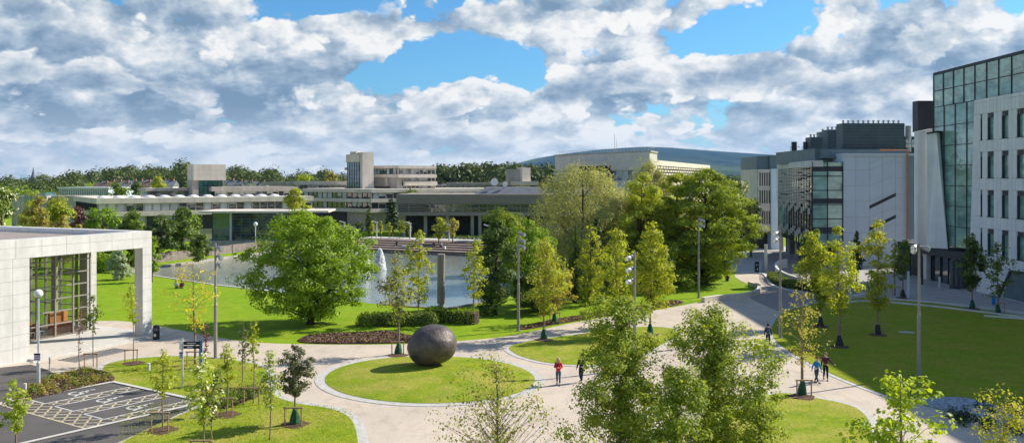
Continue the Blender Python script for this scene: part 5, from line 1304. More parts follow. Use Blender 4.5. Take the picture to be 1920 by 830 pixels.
woods('woodland', 'belt of lighter trees behind the campus roofs', 260, f2, 'mid', 1.5, 32, 110, (3.5, 6))
def f3(r): px = r.uniform(1325, 1480); Y = r.uniform(380, 800); return X(px, Y), Y, -1 + (Y - 380) / 60
woods('woodland', 'belt of dark trees between the louvred block and the science building', 170, f3, 'far', 1.8, 33, 90, (4, 7))
def f4(r): px = r.uniform(820, 1045); Y = r.uniform(470, 560); return X(px, Y), Y, ridge_h(px, Y) + 2 + 5 * r.random()
woods('woodland', 'tall dark trees on the rise left of the louvred block', 130, f4, 'far', 2.0, 34, 110, (4, 7))
# ============================================================ THINGS ON THE GROUND
# --- stake frames and watering bags
for bx, by, lab, _ in GU:
    Y = D(by); c = (X(bx, Y), Y - .35)
    t = empty('tree_stake_frame', (*c, 0), 'timber ' + lab, 'tree stake', 'timber tree stake frames')
    hw = .42; h = .95
    for sx in (-hw, hw):
        k = MB(); k.tube([(c[0] + sx, c[1], 0), (c[0] + sx, c[1], h)], .042, 6); k.build('post', M['timber'], t)
    k = MB(); k.box(c[0] - hw - .08, c[0] + hw + .08, c[1] - .06, c[1] - .045 + .07, h, h + .07); k.build('rail', M['timber'], t)
for bx, by, lab in BAGS:
    Y = D(by); c = (X(bx, Y), Y + .0)
    k = MB(); pts = [(c[0], c[1], z) for z in (0.05, .15, .45, .75, .85)]; k.tube(pts, [.26, .29, .22, .15, .12], 9)
    rr = random.Random(int(bx)); k.v = [(x + rr.uniform(-.035, .035), y + rr.uniform(-.035, .035), z) for x, y, z in k.v]
    o = k.build('watering_bag', M['green_bag'] if not lab.startswith('dark') else M['black_plastic']); tag(o, lab, 'watering bag', 'watering bags round tree trunks')
    me = o.data; me.transform(__import__('mathutils').Matrix.Translation((-c[0], -c[1], 0))); o.location = (c[0], c[1], 0)
# --- boulder
def boulder():
    Y = 56.8; c = Vector((X(807, Y), Y, 0)); n1, n2 = 96, 64
    a, b_, h = 1.66, 1.52, 1.36
    vs = []; fs = []
    tilt = math.radians(14)
    for i in range(n2 + 1):
        ph = PI * i / n2
        for j in range(n1):
            th = 2 * PI * j / n1
            x, y, z = math.sin(ph) * math.cos(th), math.sin(ph) * math.sin(th), math.cos(ph)
            k = 1 + .07 * x - .03 * z + .012 * math.sin(5 * x + 3 * z) + .008 * math.sin(9 * y + 7 * z + 1)
            x, y, z = a * x * k, b_ * y * k, h * z * k
            if z < -h * .93: z = -h * .93
            xr = x * math.cos(tilt) - z * math.sin(tilt); zr = x * math.sin(tilt) + z * math.cos(tilt)
            vs.append((c.x + xr, c.y + y, 1.65 + zr))
    for i in range(n2):
        for j in range(n1): fs.append((i * n1 + j, (i + 1) * n1 + j, (i + 1) * n1 + (j + 1) % n1, i * n1 + (j + 1) % n1))
    k = MB(); k.vf(vs, fs); o = k.build('boulder_sculpture', M['bronze'], None, True)
    tag(o, 'giant dark bronze egg shaped boulder sculpture on the round lawn', 'sculpture')
boulder()
# --- weathered timber post sculpture at the lake
Y = 83.5; c = (X(827, Y), Y)
t = empty('timber_post_sculpture', (*c, -.6), 'tall weathered timber post sculpture with a stepped foot standing at the lake edge', 'sculpture')
k = MB(); w = .34
k.tube([(c[0], c[1], .55), (c[0] - .02, c[1], 2.6), (c[0] + .03, c[1], Z(476, Y))], [.40, .37, .38], 10); k.build('post', M['wood_grey'], t)
k = MB(); k.hexa([(c[0] - .05, c[1] - .3, -.6), (c[0] + .5, c[1] - .3, -.6), (c[0] + .5, c[1] + .3, -.6), (c[0] - .05, c[1] + .3, -.6)], [(c[0] - .36, c[1] - .3, .35), (c[0] + .2, c[1] - .3, .6), (c[0] + .2, c[1] + .3, .6), (c[0] - .36, c[1] + .3, .35)]); k.build('foot', M['wood_grey'], t)
# --- lamps
def flood(label, px, by, top, heads, base=.16):
    Y = D(by); x = X(px, Y); H = Z(top, Y)
    t = empty('floodlight_mast', (x, Y, 0), label, 'lamp post', 'tall floodlight masts along the paths')
    k = MB(); k.tube([(x, Y, 0), (x, Y, H * .47), (x, Y, H * .47 + .04), (x, Y, H)], [.125, .115, .085, .075], 12); k.build('pole', M['pole'], t, False)
    k = MB(); k.tube([(x, Y, 0), (x, Y, .08)], .22, 12); k.build('base_plate', M['steel'], t)
    for (py, dx, sy_) in heads:
        z = Z(py, Y); s = dx
        k = MB(); k.tube([(x, Y, z), (x + s * .28, Y - .05, z)], .035, 6)
        k.tube([(x + s * .14, Y + .12, z - .02), (x + s * .42, Y - .22, z - .12), (x + s * .5, Y - .3, z - .15)], [.10, .17, .19], 10); hd = k.build('floodlight', M['steel'], t)
        k = MB(); k.tube([(x + s * .5, Y - .3, z - .15), (x + s * .505, Y - .307, z - .153)], [.17, .17], 10); k.build('lens', M['white_sign'], hd)
flood('floodlight mast by the wayfinding sign with three heads facing right', 404, 672, 456, ((463, 1, 0), (479, 1, 0), (494, 1, 0)))
flood('floodlight mast in front of the dark evergreens beside the long mulch bed', 972, 620, 432, ((437, 1, 0), (450, 1, 0), (461, 1, 0)))
flood('floodlight mast with three heads facing left above the foreground birches', 1190, 692, 472, ((480, -1, 0), (502, -1, 0), (524, -1, 0)))
flood('floodlight mast in front of the broad beech', 1310, 559, 408, ((412, 1, 0), (422, 1, 0)))
flood('floodlight mast on the lawn edge by the curved wall', 1463, 634, 431, ((435, -1, 0), (447, -1, 0)))
flood('floodlight mast in the middle of the big shaded lawn', 1723, 706, 455, ((460, -1, 0), (466, -1, 0), (462, 1, 0)))
# globe lamp with the parking notice
Y = D(727); x = X(72, Y)
t = empty('globe_lamp', (x, Y, 0), 'white globe lamp post beside the car park bed', 'lamp post')
k = MB(); k.tube([(x, Y, 0), (x, Y, 1.55), (x, Y, 1.6), (x, Y, Z(556, Y))], [.11, .11, .06, .05], 10); k.build('pole', M['alu'], t)
def globemat():
    m, nt, out = newmat('frosted_globe'); p = nd(nt, 'ShaderNodeBsdfPrincipled', Roughness=.15); p.inputs['Base Color'].default_value = (.78, .76, .72, 1)
    nt.links.new(p.outputs[0], out.inputs[0]); return m
k = MB(); k.sphere((x, Y, Z(550, Y)), .26, 20, 14); k.build('globe', globemat(), t, True)
k = MB(); k.tube([(x, Y, Z(558, Y)), (x, Y, Z(555, Y))], [.09, .16], 10); k.build('collar', M['dark'], t)
s = empty('parking_notice', (x, Y - .1, Z(676, Y)), 'small white and pink parking notice with navy header on the globe lamp post', 'sign')
k = MB(); k.box(x - .2, x + .2, Y - .13, Y - .11, Z(675, Y), Z(661, Y)); k.build('panel', M['white_sign'], s)
k = MB(); k.box(x - .2, x + .2, Y - .136, Y - .131, Z(664.5, Y), Z(661, Y)); k.build('header', M['navy'], s)
k = MB(); k.box(x - .17, x + .17, Y - .136, Y - .131, Z(668.5, Y), Z(666.5, Y)); k.box(x - .17, x + .14, Y - .136, Y - .131, Z(672.5, Y), Z(670.8, Y)); k.build('print', M['pink_sign'], s)
# bollards
def bollard(label, px, by, ytop, r, mat, name='bollard'):
    Y = D(by); x = X(px, Y); h = Z(ytop, Y)
    t = empty(name, (x, Y, 0), label, 'bollard'); k = MB(); k.tube([(x, Y, 0), (x, Y, h - .06)], r, 12); k.build('post', mat, t)
    k = MB(); k.tube([(x, Y, h - .055), (x, Y, h - .01), (x, Y, h)], [r * 1.12, r * 1.12, r * .6], 12); k.build('cap', mat, t)
bollard('slim mauve grey bollard at the road end before the pavilion', 93, 696, 669, .05, M['alu'])
bollard('short white bollard in the mulch bed at the left', 47, 736, 718, .09, M['white_panel'])
bollard('pale bollard light on the lawn beside the stake frame', 279, 696, 680, .09, M['white_panel'])
bollard('tall pale light column before the undercroft of the science building', 1436, 511, 458, .22, M['alu'], 'light_column')
bollard('pale bollard by the entrance glazing', 1762, 540, 519, .13, M['alu'])
bollard('thin grey bollard on the setts, left one', 1412, 558, 543, .05, M['steel'])
bollard('thin grey bollard on the setts, right one', 1437, 561, 546, .05, M['steel'])
# litter bins
def bin_(label, px, by, ytop, w_):
    Y = D(by); x = X(px, Y); h = Z(ytop, Y); w2 = w_ / 2 / F * Y
    t = empty('litter_bin', (x, Y, 0), label, 'litter bin')
    k = MB(); k.tube([(x, Y, 0), (x, Y, h * .62)], [w2 * 1.02, w2 * 1.02], 16); k.tube([(x, Y, h * .8), (x, Y, h * .93), (x, Y, h)], [w2, w2, w2 * .72], 16)
    for s_ in range(4): a = PI / 4 + s_ * PI / 2; k.tube([(x + w2 * .85 * math.cos(a), Y + w2 * .85 * math.sin(a), h * .6), (x + w2 * .85 * math.cos(a), Y + w2 * .85 * math.sin(a), h * .82)], .05, 5)
    k.build('body', M['black_plastic'], t)
    k = MB(); k.box(x - .09, x + .09, Y - w2 * 1.02 - .012, Y - w2 * 1.0, h * .25, h * .42); k.build('label_plate', M['alu'], t)
bin_('dark blue black litter bin beside the portal leg', 293, 636, 609, 12)
bin_('black litter bin on the paving below the chestnut', 1419, 511, 490, 8)
# wayfinding sign
Y = D(728); x = X(342, Y)
t = empty('wayfinding_sign', (x, Y, 0), 'wayfinding sign on a grey pole with two black finger panels beside the car park', 'sign')
k = MB(); k.tube([(x, Y, 0), (x, Y, Z(634, Y))], .06, 10); k.build('pole', M['alu'], t)
for za, zb, n in ((639.5, 646, 9), (647.5, 653, 5)):
    k = MB(); k.box(x + .08, x + 1.08, Y - .03, Y + .03, Z(zb, Y), Z(za, Y)); fp = k.build('finger_panel', M['black_plastic'], t)
    k = MB(); r = random.Random(n); xx = x + .3; zc = Z((za + zb) / 2, Y)
    for _ in range(n): w_ = r.uniform(.03, .06); k.box(xx, xx + w_, Y - .036, Y - .031, zc - .03, zc + r.uniform(.02, .04)); xx += w_ + .018
    k.build('lettering', M['white_sign'], fp)
k = MB(); k.hexa([(x - .2, Y + .02, Z(655, Y)), (x - .02, Y - .1, Z(655, Y)), (x, Y - .08, Z(655, Y)), (x - .18, Y + .04, Z(655, Y))], [(x - .2, Y + .02, Z(638, Y)), (x - .02, Y - .1, Z(638, Y)), (x, Y - .08, Z(638, Y)), (x - .18, Y + .04, Z(638, Y))]); k.build('side_panel', M['white_sign'], t)
k = MB(); k.box(x - .17, x + .09, Y - .09, Y - .07, Z(671, Y), Z(658, Y)); pl = k.build('notice_plate', M['white_sign'], t)
k = MB(); k.box(x - .15, x + .07, Y - .096, Y - .091, Z(662, Y), Z(659.5, Y)); k.box(x - .08, x + .0, Y - .096, Y - .091, Z(667, Y), Z(663, Y)); k.build('print', M['navy'], pl)
k = MB(); k.box(x - .15, x + .07, Y - .096, Y - .091, Z(669.5, Y), Z(668, Y)); k.build('pink_print', M['pink_sign'], pl)
Y = D(690); x = X(376.5, Y)
t = empty('blue_totem', (x, Y, 0), 'narrow bright blue sign totem right of the golden tree', 'sign')
k = MB(); k.box(x - .1, x + .1, Y - .04, Y + .04, .35, Z(638, Y)); k.build('panel', M['blue_sign'], t)
k = MB(); k.box(x - .06, x + .06, Y - .03, Y + .03, 0, .35); k.build('foot', M['steel'], t)
# low walls
def low_wall(label, px, h, th, mat, z0=0.0, smooth=5, closed=False, name='low_wall'):
    pts = [W(a, b_)[:2] for a, b_ in px]
    P = []
    m = len(pts)
    for i in range(m - 1):
        p0, p1, p2, p3 = (np.array(pts[max(0, min(m - 1, i + k))]) for k in (-1, 0, 1, 2))
        for j in range(smooth):
            t_ = j / smooth; P.append(tuple(.5 * ((2 * p1) + (-p0 + p2) * t_ + (2 * p0 - 5 * p1 + 4 * p2 - p3) * t_ ** 2 + (-p0 + 3 * p1 - 3 * p2 + p3) * t_ ** 3)))
    P.append(pts[-1]); k = MB()
    hs = h if isinstance(h, (list, tuple)) else (h, h)
    L = []; R_ = []
    for i, p in enumerate(P):
        a = P[max(0, i - 1)]; b_ = P[min(len(P) - 1, i + 1)]; d = nrm((b_[0] - a[0], b_[1] - a[1])); L.append((p[0] - d[1] * th / 2, p[1] + d[0] * th / 2)); R_.append((p[0] + d[1] * th / 2, p[1] - d[0] * th / 2))
    n = len(P); vs = []
    for i in range(n):
        hh = hs[0] + (hs[1] - hs[0]) * i / (n - 1)
        vs += [(*R_[i], z0), (*R_[i], hh), (*L[i], hh), (*L[i], z0)]
    fs = [(0, 1, 2, 3), (4 * n - 1, 4 * n - 2, 4 * n - 3, 4 * n - 4)]
    for i in range(n - 1):
        for q in range(3): fs.append((4 * i + q, 4 * i + 4 + q, 4 * i + 5 + q, 4 * i + 1 + q))
    k.vf(vs, fs); o = k.build(name, mat); tag(o, label, 'wall'); return o
low_wall('low pale concrete wall curving round the grass tip', [(1318, 567), (1345, 563), (1380, 560), (1408, 556), (1423, 549), (1421, 541), (1405, 536)], .55, .45, M['concrete_lt'])
low_wall('curved pale concrete wall rising round the sunken planter', [(1560, 548), (1520, 541), (1480, 530), (1459, 519), (1455, 509), (1464, 503), (1475, 502)], (.9, 1.3), .3, M['white_panel'])
low_wall('flat pale kerb wall sweeping round the dark planter', [(1390, 512), (1430, 514), (1440, 524), (1446, 534), (1470, 543), (1520, 552), (1580, 556), (1640, 552)], .16, .5, M['white_panel'])
hp = [W(a, b_)[:2] for a, b_ in ((1450, 521), (1458, 531), (1485, 540), (1530, 547))]
hedge('low dark hedge inside the curved planter wall', hp, 1.6, .75, 'mid', .16)
# railing along ramp
Y0 = W(1600, 560); t = empty('railing', (Y0[0], Y0[1], 0), 'thin steel railing of the ramp along the curved planter', 'railing')
rp = [W(a, b_)[:2] for a, b_ in ((1480, 562), (1520, 572), (1570, 572), (1610, 566), (1640, 560))]
for i, p in enumerate(rp):
    k = MB(); k.tube([(*p, 0), (*p, 1.05)], .025, 5); k.build('post', M['steel'], t)
k = MB(); k.tube([(*p, 1.05) for p in rp], .03, 5); k.tube([(*p, .6) for p in rp], .015, 4); k.build('handrail', M['steel'], t)
# white strips on the big lawn
for pts, lab in (([(1560, 574), (1620, 566), (1720, 573), (1820, 584), (1930, 598)], 'lowest long white stone strip across the back of the big lawn'), ([(1640, 561), (1720, 566), (1820, 576), (1930, 590)], 'upper long white stone strip along the plaza edge of the big lawn'), ([(1845, 594), (1900, 598), (1960, 603)], 'short white stone strip on the lawn at the right edge')):
    low_wall(lab, pts, .2, .28, M['white_panel'], name='stone_strip')
o = low_wall('pale worn patch slab set in the big shaded lawn', [(1686, 623), (1713, 624)], .075, .8, M['sett'], name='ground_slab')
# plaza slim posts near entrance
def slim(label, px, by, ytop, mat, w_=.12):
    Y = D(by); x = X(px, Y); t = empty('sign_post', (x, Y, 0), label, 'sign'); k = MB(); k.box(x - w_, x + w_, Y - .05, Y + .05, .0, Z(ytop, Y)); k.build('panel', mat, t); k = MB(); k.box(x - w_ - .03, x + w_ + .03, Y - .08, Y + .08, 0, .05); k.build('foot', M['steel'], t)
slim('blue glass information panel beside the tree under the white stone wall', 1863, 572, 553, M['blue_sign'], .16)
slim('slim pale banner panel left of the lone mast on the plaza', 1703, 560, 508, M['blue_panel'], .12)
slim('slim pale banner panel beside the widest lime tree', 1593, 562, 513, M['blue_panel'], .12)
# flagpole-thin lamp with a spotlight at distance: lake terrace lamps
for i, (px, by, yt, lab) in enumerate(((706, 453, 418, 'white lamp post at the left end of the lake terrace'), (769, 456, 420, 'white lamp post on the lake terrace behind the yellow green tree'), (842, 459, 423, 'white lamp post beside the bicycle racks, third from the left'), (916, 464, 425, 'white lamp post at the right end of the lake terrace'), (645, 450, 418, 'white lamp post partly behind the big maple'))):
    Y = D(by) - 2; x = X(px, Y); H = Z(yt, Y)
    t = empty('terrace_lamp', (x, Y, 0), lab, 'lamp post', 'white lamps along the lake terrace')
    k = MB(); k.tube([(x, Y, 0), (x, Y, H)], [.16, .12], 8); k.build('pole', M['white_panel'], t)
    k = MB(); k.hexa([(x - .9, Y - .25, H + .35), (x + .25, Y - .25, H - .05), (x + .25, Y + .25, H - .05), (x - .9, Y + .25, H + .35)], [(x - .9, Y - .25, H + .5), (x + .25, Y - .25, H + .15), (x + .25, Y + .25, H + .15), (x - .9, Y + .25, H + .5)]); k.build('lamp_head', M['alu'], t)
# globe lamp before teal pavilion
Y = 150; x = X(479, Y); t = empty('globe_lamp', (x, Y, 0), 'small white globe lamp in front of the teal glass pavilion', 'lamp post')
k = MB(); k.tube([(x, Y, 0), (x, Y, Z(424, Y))], .09, 6); k.build('pole', M['white_panel'], t); k = MB(); k.sphere((x, Y, Z(420, Y)), .38, 12, 8); k.build('globe', M['white_sign'], t, True)
# --- lake shore: quay wall, terrace
low_wall('old rough stone quay wall along the far left shore', [(160, 499), (235, 500), (300, 491), (400, 478), (470, 469), (545, 461)], 1.35, .9, M['stone_old'], z0=-1, name='quay_wall')
low_wall('pale coping ledge at the water line under the quay wall', [(165, 503), (235, 503), (300, 494), (400, 481), (470, 472), (545, 464)], -.28, .8, M['concrete'], z0=-1, name='ledge')
low_wall('thin stone rim edging the near lawn at the water', [(235, 509), (300, 518.5), (400, 533.5), (470, 541.5), (560, 552.5)], .07, .35, M['kerb'], z0=-.9, name='ledge')
low_wall('dark stone rim of the small lawn at the water near the timber post', [(720, 571), (800, 577), (850, 577), (905, 566)], .1, .5, M['stone_old'], z0=-.9, name='ledge')
def terrace():
    A0, A1 = Vector(W(600, 464)[:2]), Vector(W(945, 477)[:2]); d = (A1 - A0); L = d.length; d.normalize(); e = (d.x, d.y)
    t = empty('lake_terrace', (A0.x, A0.y, 0), 'broad stepped timber terrace running along the far lake shore', 'terrace')
    dep = 2.6
    for i in range(5):
        k = MB(); k.obox(A0, e, 0, L, i * dep, (i + 1) * dep + (0 if i < 4 else 1), -.6, .12 + i * .2); st = k.build('step', M['deck'], t)
        k = MB(); k.obox(A0, e, 0, L, i * dep - .03, i * dep + .22, .12 + i * .2 - .16, .12 + i * .2 + .012); k.build('nosing', M['dark'], st)
    k = MB(); k.obox(A0, e, 0, L, 5 * dep + 1, 5 * dep + 5, -.2, 1.0); k.build('promenade', M['kerb'], t)
    k = MB()
    for i in range(int(L / 2.5)): k.obox(A0, e, i * 2.5, i * 2.5 + .25, .1, .4, -1.5, -.61)
    k.build('piles', M['dark'], t)
    return A0, e, dep
TA, TE, TD = terrace()
def tp(u, v): g = (-TE[1], TE[0]); return (TA[0] + TE[0] * u + g[0] * v, TA[1] + TE[1] * u + g[1] * v)
# bicycles
def bike(loc, rz):
    t = empty('bicycle', loc, 'tiny parked bicycle in the long racks behind the lake terrace', 'bicycle', 'bicycles parked in the terrace racks', 0)
    k = MB(); n = 10
    def ringm(cx_):
        m = MB()
        for i in range(n):
            a, b_ = 2 * PI * i / n, 2 * PI * (i + 1) / n
            m.bar((cx_ + .34 * math.cos(a), 0, .35 + .34 * math.sin(a)), (cx_ + .34 * math.cos(b_), 0, .35 + .34 * math.sin(b_)), .05)
        return m
    old = Vector(t.location); t.location = (0, 0, 0)
    ringm(-.52).build('wheel', M['dark'], t); ringm(.52).build('wheel', M['dark'], t)
    k.bar((-.52, 0, .35), (-.2, 0, .8), .04); k.bar((-.2, 0, .8), (.4, 0, .82), .04); k.bar((.52, 0, .35), (.38, 0, .95), .04); k.bar((-.1, 0, .35), (.4, 0, .8), .04); k.bar((-.1, 0, .35), (-.22, 0, .9), .04); k.bar((-.52, 0, .35), (-.1, 0, .35), .03)
    k.build('bike_frame', M['alu'], t); s_ = MB(); s_.box(-.36, -.1, -.07, .07, .9, .96); s_.build('saddle', M['dark'], t)
    s_ = MB(); s_.bar((.38, -.28, 1.0), (.38, .28, 1.0), .04); s_.build('handlebar', M['steel'], t)
    t.location = old; t.rotation_euler = (0, 0, rz); return t
b0 = None; rr = random.Random(9)
for row, v in enumerate((19.5, 21.6, 23.4)):
    u = 13
    while u < 52:
        if rr.random() < .88 and not (29 < u < 33):
            p = tp(u, v + rr.uniform(-.2, .2)); rz = math.atan2(TE[1], TE[0]) + PI / 2 + rr.uniform(-.5, .5)
            if b0 is None: b0 = bike((*p, 1.0 - .95 * 0), rz); b0.location.z = 0.05
            else:
                c_ = b0.copy(); COL.objects.link(c_); c_.location = (*p, 0.05); c_.rotation_euler = (0, 0, rz)
                for ch in [o_ for o_ in b0.children]:
                    q = ch.copy(); COL.objects.link(q); q.parent = c_
        u += .95
clumps('ground_cover', [(*tp(u, 26.5 + (u % 3) * .4), .9, 1.1) for u in range(10, 60)], 'mid', .3, 16, 'stuff', 'low green planting behind the bicycle racks', 'ground cover')
# fountains
for px, by, yt, w_, lab in ((712, 506, 466, .75, 'tallest white fountain jet standing clear in the lake'), (681, 503, 458, .9, 'white fountain jet half hidden by the big maple'), (669, 500, 474, .8, 'short white fountain jet at the edge of the big maple')):
    Y = F * (H0 - LZ) / (by - HY); x = X(px, Y); H = Z(yt, Y) - LZ; n = 11000
    z = rng.random(n) ** .8; r_ = 1.15 * w_ * (1 - z) ** .55 * np.sqrt(rng.random(n)) * (.7 + .5 * rng.random(n)) + .05; a = rng.random(n) * 2 * PI
    P = np.stack([r_ * np.cos(a), r_ * np.sin(a), z * H], 1)
    ft = empty('fountain', (x, Y, LZ), lab, 'fountain', 'fountain jets in the lake')
    m, nt, out = newmat('spray') if 'spray' not in M else (None,) * 3
    if m:
        d_ = nt.nodes.new('ShaderNodeBsdfDiffuse'); d_.inputs[0].default_value = (.95, .96, .97, 1); tr = nt.nodes.new('ShaderNodeBsdfTranslucent'); tr.inputs[0].default_value = (.95, .96, .97, 1)
        mx = nd(nt, 'ShaderNodeMixShader', Fac=.5); nt.links.new(d_.outputs[0], mx.inputs[1]); nt.links.new(tr.outputs[0], mx.inputs[2]); nt.links.new(mx.outputs[0], out.inputs[0]); M['spray'] = m
    np_mesh('spray', leaves(P, rng.normal(size=P.shape), .2, .13), M['spray'], ft)
    k = MB(); k.tube([(x, Y, LZ), (x, Y, LZ + .25)], .12, 8); k.build('nozzle', M['dark'], ft)
# aerial on the mountain
Y = 5200
# ============================================================ PEOPLE
def fabric(name, c): return surf(name, c, tuple(v * .7 for v in c), 6, .85)
SKIN = surf('skin', (.62, .38, .28), (.55, .33, .24), 3, .6)
def skin_mesh(name, verts, edges, mat, parent, sub=1, root=0):
    me = bpy.data.meshes.new(name); me.from_pydata([v[0] for v in verts], edges, [])
    o = bpy.data.objects.new(name, me); COL.objects.link(o)
    m = o.modifiers.new('s', 'SKIN'); m.use_smooth_shade = True
    for i, v in enumerate(verts):
        r = v[1]; me.skin_vertices[0].data[i].radius = (r if isinstance(r, tuple) else (r, r)); me.skin_vertices[0].data[i].use_root = (i == root)
    s_ = o.modifiers.new('u', 'SUBSURF'); s_.levels = sub; s_.render_levels = sub
    dg = bpy.context.evaluated_depsgraph_get(); dg.update()
    nm = bpy.data.meshes.new_from_object(o.evaluated_get(dg)); nm.name = name
    bpy.data.objects.remove(o); nm.materials.clear(); nm.materials.append(mat)
    nm.polygons.foreach_set('use_smooth', [True] * len(nm.polygons))
    return link(bpy.data.objects.new(name, nm), parent)
def person(label, loc, face, J, top, legs, hair, shoes=(.03, .025, .02), coat=False, bag=None, longhair=False, k=1.0, z0=0.0):
    """J: joints in a local frame, +y = facing direction; all lengths in metres for a 1.75 m figure"""
    t = empty('person', (loc[0], loc[1], z0), label, 'person', None, face)
    sc = k
    V = lambda p: (p[0] * sc, p[1] * sc, p[2] * sc)
    b = J
    def mid(a, c, f=.5): return tuple(a[i] + (c[i] - a[i]) * f for i in range(3))
    vs, es = [], []
    def av(p, r): vs.append((V(p), r * sc if not isinstance(r, tuple) else tuple(q * sc for q in r))); return len(vs) - 1
    def ch(i, items):
        for p, r in items: j = av(p, r); es.append((i, j)); i = j
        return i
    pel = av(b['pel'], (.135, .10)); che = ch(pel, [(mid(b['pel'], b['che'], .5), (.12, .09)), (b['che'], (.15, .105))])
    nk = ch(che, [(b['nk'], .055)]); hd = b['hd']
    up = tuple(hd[i] - b['nk'][i] for i in range(3)); ul = math.sqrt(sum(q * q for q in up)); up = tuple(q / ul for q in up)
    h1 = ch(nk, [((hd[0] - up[0] * .05, hd[1] - up[1] * .05 + .01, hd[2] - up[2] * .05), .072), (hd, .098), ((hd[0] + up[0] * .07, hd[1] + up[1] * .07 - .005, hd[2] + up[2] * .07), .08)])
    av_ = len(vs) - 2; ch(av_, [((hd[0], hd[1] + .105, hd[2] - .015), .016)])     # nose
    for s_ in (-1, 1): ch(av_, [((hd[0] + s_ * .10, hd[1], hd[2]), .014)])             # ears
    for s_, S_ in ((-1, 'L'), (1, 'R')):
        hip = b['pel'][0] + s_ * .09, b['pel'][1], b['pel'][2] - .06
        kn, an, = b['kn' + S_], b['an' + S_]
        fd = b.get('ft' + S_, (0, 1, -.12))
        ch(pel, [(hip, .09), (mid(hip, kn), .078), (kn, .056), (mid(kn, an, .35), .055), (an, .036), ((an[0] + fd[0] * .10, an[1] + fd[1] * .10, an[2] + fd[2] * .2 - .03), .038), ((an[0] + fd[0] * .19, an[1] + fd[1] * .19, an[2] + fd[2] * .3 - .04), .03)])
        sh = b['che'][0] + s_ * .17, b['che'][1], b['che'][2] + .05
        el, wr = b['el' + S_], b['wr' + S_]
        w = ch(che, [(sh, .058), (mid(sh, el), .046), (el, .038), (mid(el, wr, .4), .037), (wr, .026)])
        d = tuple(wr[i] - el[i] for i in range(3)); dl = math.sqrt(sum(q * q for q in d)); d = tuple(q / dl for q in d)
        pm = tuple(wr[i] + d[i] * .06 for i in range(3)); w2 = ch(w, [(pm, (.034, .022))])
        for f_, ln in ((-.026, .06), (-.009, .075), (.009, .07), (.026, .055)):
            q = (pm[0] + s_ * 0, pm[1] + f_, pm[2]); ch(w2, [((q[0] + d[0] * .035, q[1] + d[1] * .035, q[2] + d[2] * .035), .0095), ((q[0] + d[0] * ln - s_ * .012, q[1] + d[1] * ln, q[2] + d[2] * ln), .008)])
        ch(w, [((wr[0] + d[0] * .03, wr[1] + .035, wr[2] + d[2] * .03), .011), ((wr[0] + d[0] * .065, wr[1] + .05, wr[2] + d[2] * .065), .009)])
    skin_mesh('body', vs, es, SKIN, t, 1)
    # trousers
    vs, es = [], []
    pl = av(b['pel'], (.15, .115)); ch(pl, [(mid(b['pel'], b['che'], .25), (.14, .11))])
    for s_, S_ in ((-1, 'L'), (1, 'R')):
        hip = b['pel'][0] + s_ * .09, b['pel'][1], b['pel'][2] - .06; kn, an = b['kn' + S_], b['an' + S_]
        ch(pl, [(hip, .105), (mid(hip, kn), .092), (kn, .07), (mid(kn, an, .4), .068), (mid(kn, an, .93), .05)])
    skin_mesh('trousers', vs, es, legs, t, 1)
    vs, es = [], []
    for s_, S_ in ((-1, 'L'), (1, 'R')):
        vs, es = [], []
        an = b['an' + S_]; fd = b.get('ft' + S_, (0, 1, -.12))
        a0 = av((an[0], an[1] - .03, an[2] - .02), .048); ch(a0, [((an[0] + fd[0] * .09, an[1] + fd[1] * .09, an[2] + fd[2] * .2 - .03), .05), ((an[0] + fd[0] * .2, an[1] + fd[1] * .2, an[2] + fd[2] * .3 - .04), .042)])
        skin_mesh('shoe', vs, es, fabric('shoe_leather', shoes), t, 1)
    # jacket
    vs, es = [], []
    low = mid(b['pel'], b['che'], .05) if not coat else (b['pel'][0], b['pel'][1] + .01, b['pel'][2] - .12)
    l0 = av(low, (.17, .135) if not coat else (.2, .16)); c0 = ch(l0, [(mid(b['pel'], b['che'], .45), (.15, .12)), (b['che'], (.175, .13)), (mid(b['che'], b['nk'], .7), (.08, .07))]) - 1
    for s_, S_ in ((-1, 'L'), (1, 'R')):
        sh = b['che'][0] + s_ * .17, b['che'][1], b['che'][2] + .05; el, wr = b['el' + S_], b['wr' + S_]
        ch(c0, [(sh, .078), (mid(sh, el), .064), (el, .056), (mid(el, wr), .052), (mid(el, wr, .92), .044)])
    skin_mesh('jacket', vs, es, top, t, 1)
    # hair
    k_ = MB(); hc = V((hd[0] + up[0] * .03, hd[1] - .022, hd[2] + .035))
    old = Vector(t.location); t.location = (0, 0, 0)
    k_.sphere(hc, .112 * sc, 14, 10, (1, 1.05, .98))
    if longhair:
        k_.tube([V((hd[0], hd[1] - .07, hd[2] + .02)), V((hd[0], hd[1] - .10, hd[2] - .12)), V((hd[0], hd[1] - .10, hd[2] - .26))], [.10 * sc, .095 * sc, .05 * sc], 10)
        for s_ in (-1, 1): k_.tube([V((hd[0] + s_ * .08, hd[1], hd[2] + .03)), V((hd[0] + s_ * .095, hd[1] + .02, hd[2] - .1)), V((hd[0] + s_ * .09, hd[1] + .03, hd[2] - .22))], [.05 * sc, .045 * sc, .025 * sc], 8)
    k_.build('hair', fabric('hair', hair), t, True)
    e_ = MB()
    for s_ in (-1, 1): e_.sphere(V((hd[0] + s_ * .035, hd[1] + .088, hd[2] + .01)), .012 * sc, 6, 5)
    e_.sphere(V((hd[0], hd[1] + .088, hd[2] - .055)), .012 * sc, 6, 5, (2, .6, .5)); e_.build('eyes_and_mouth', M['dark'], t, True)
    t.location = old
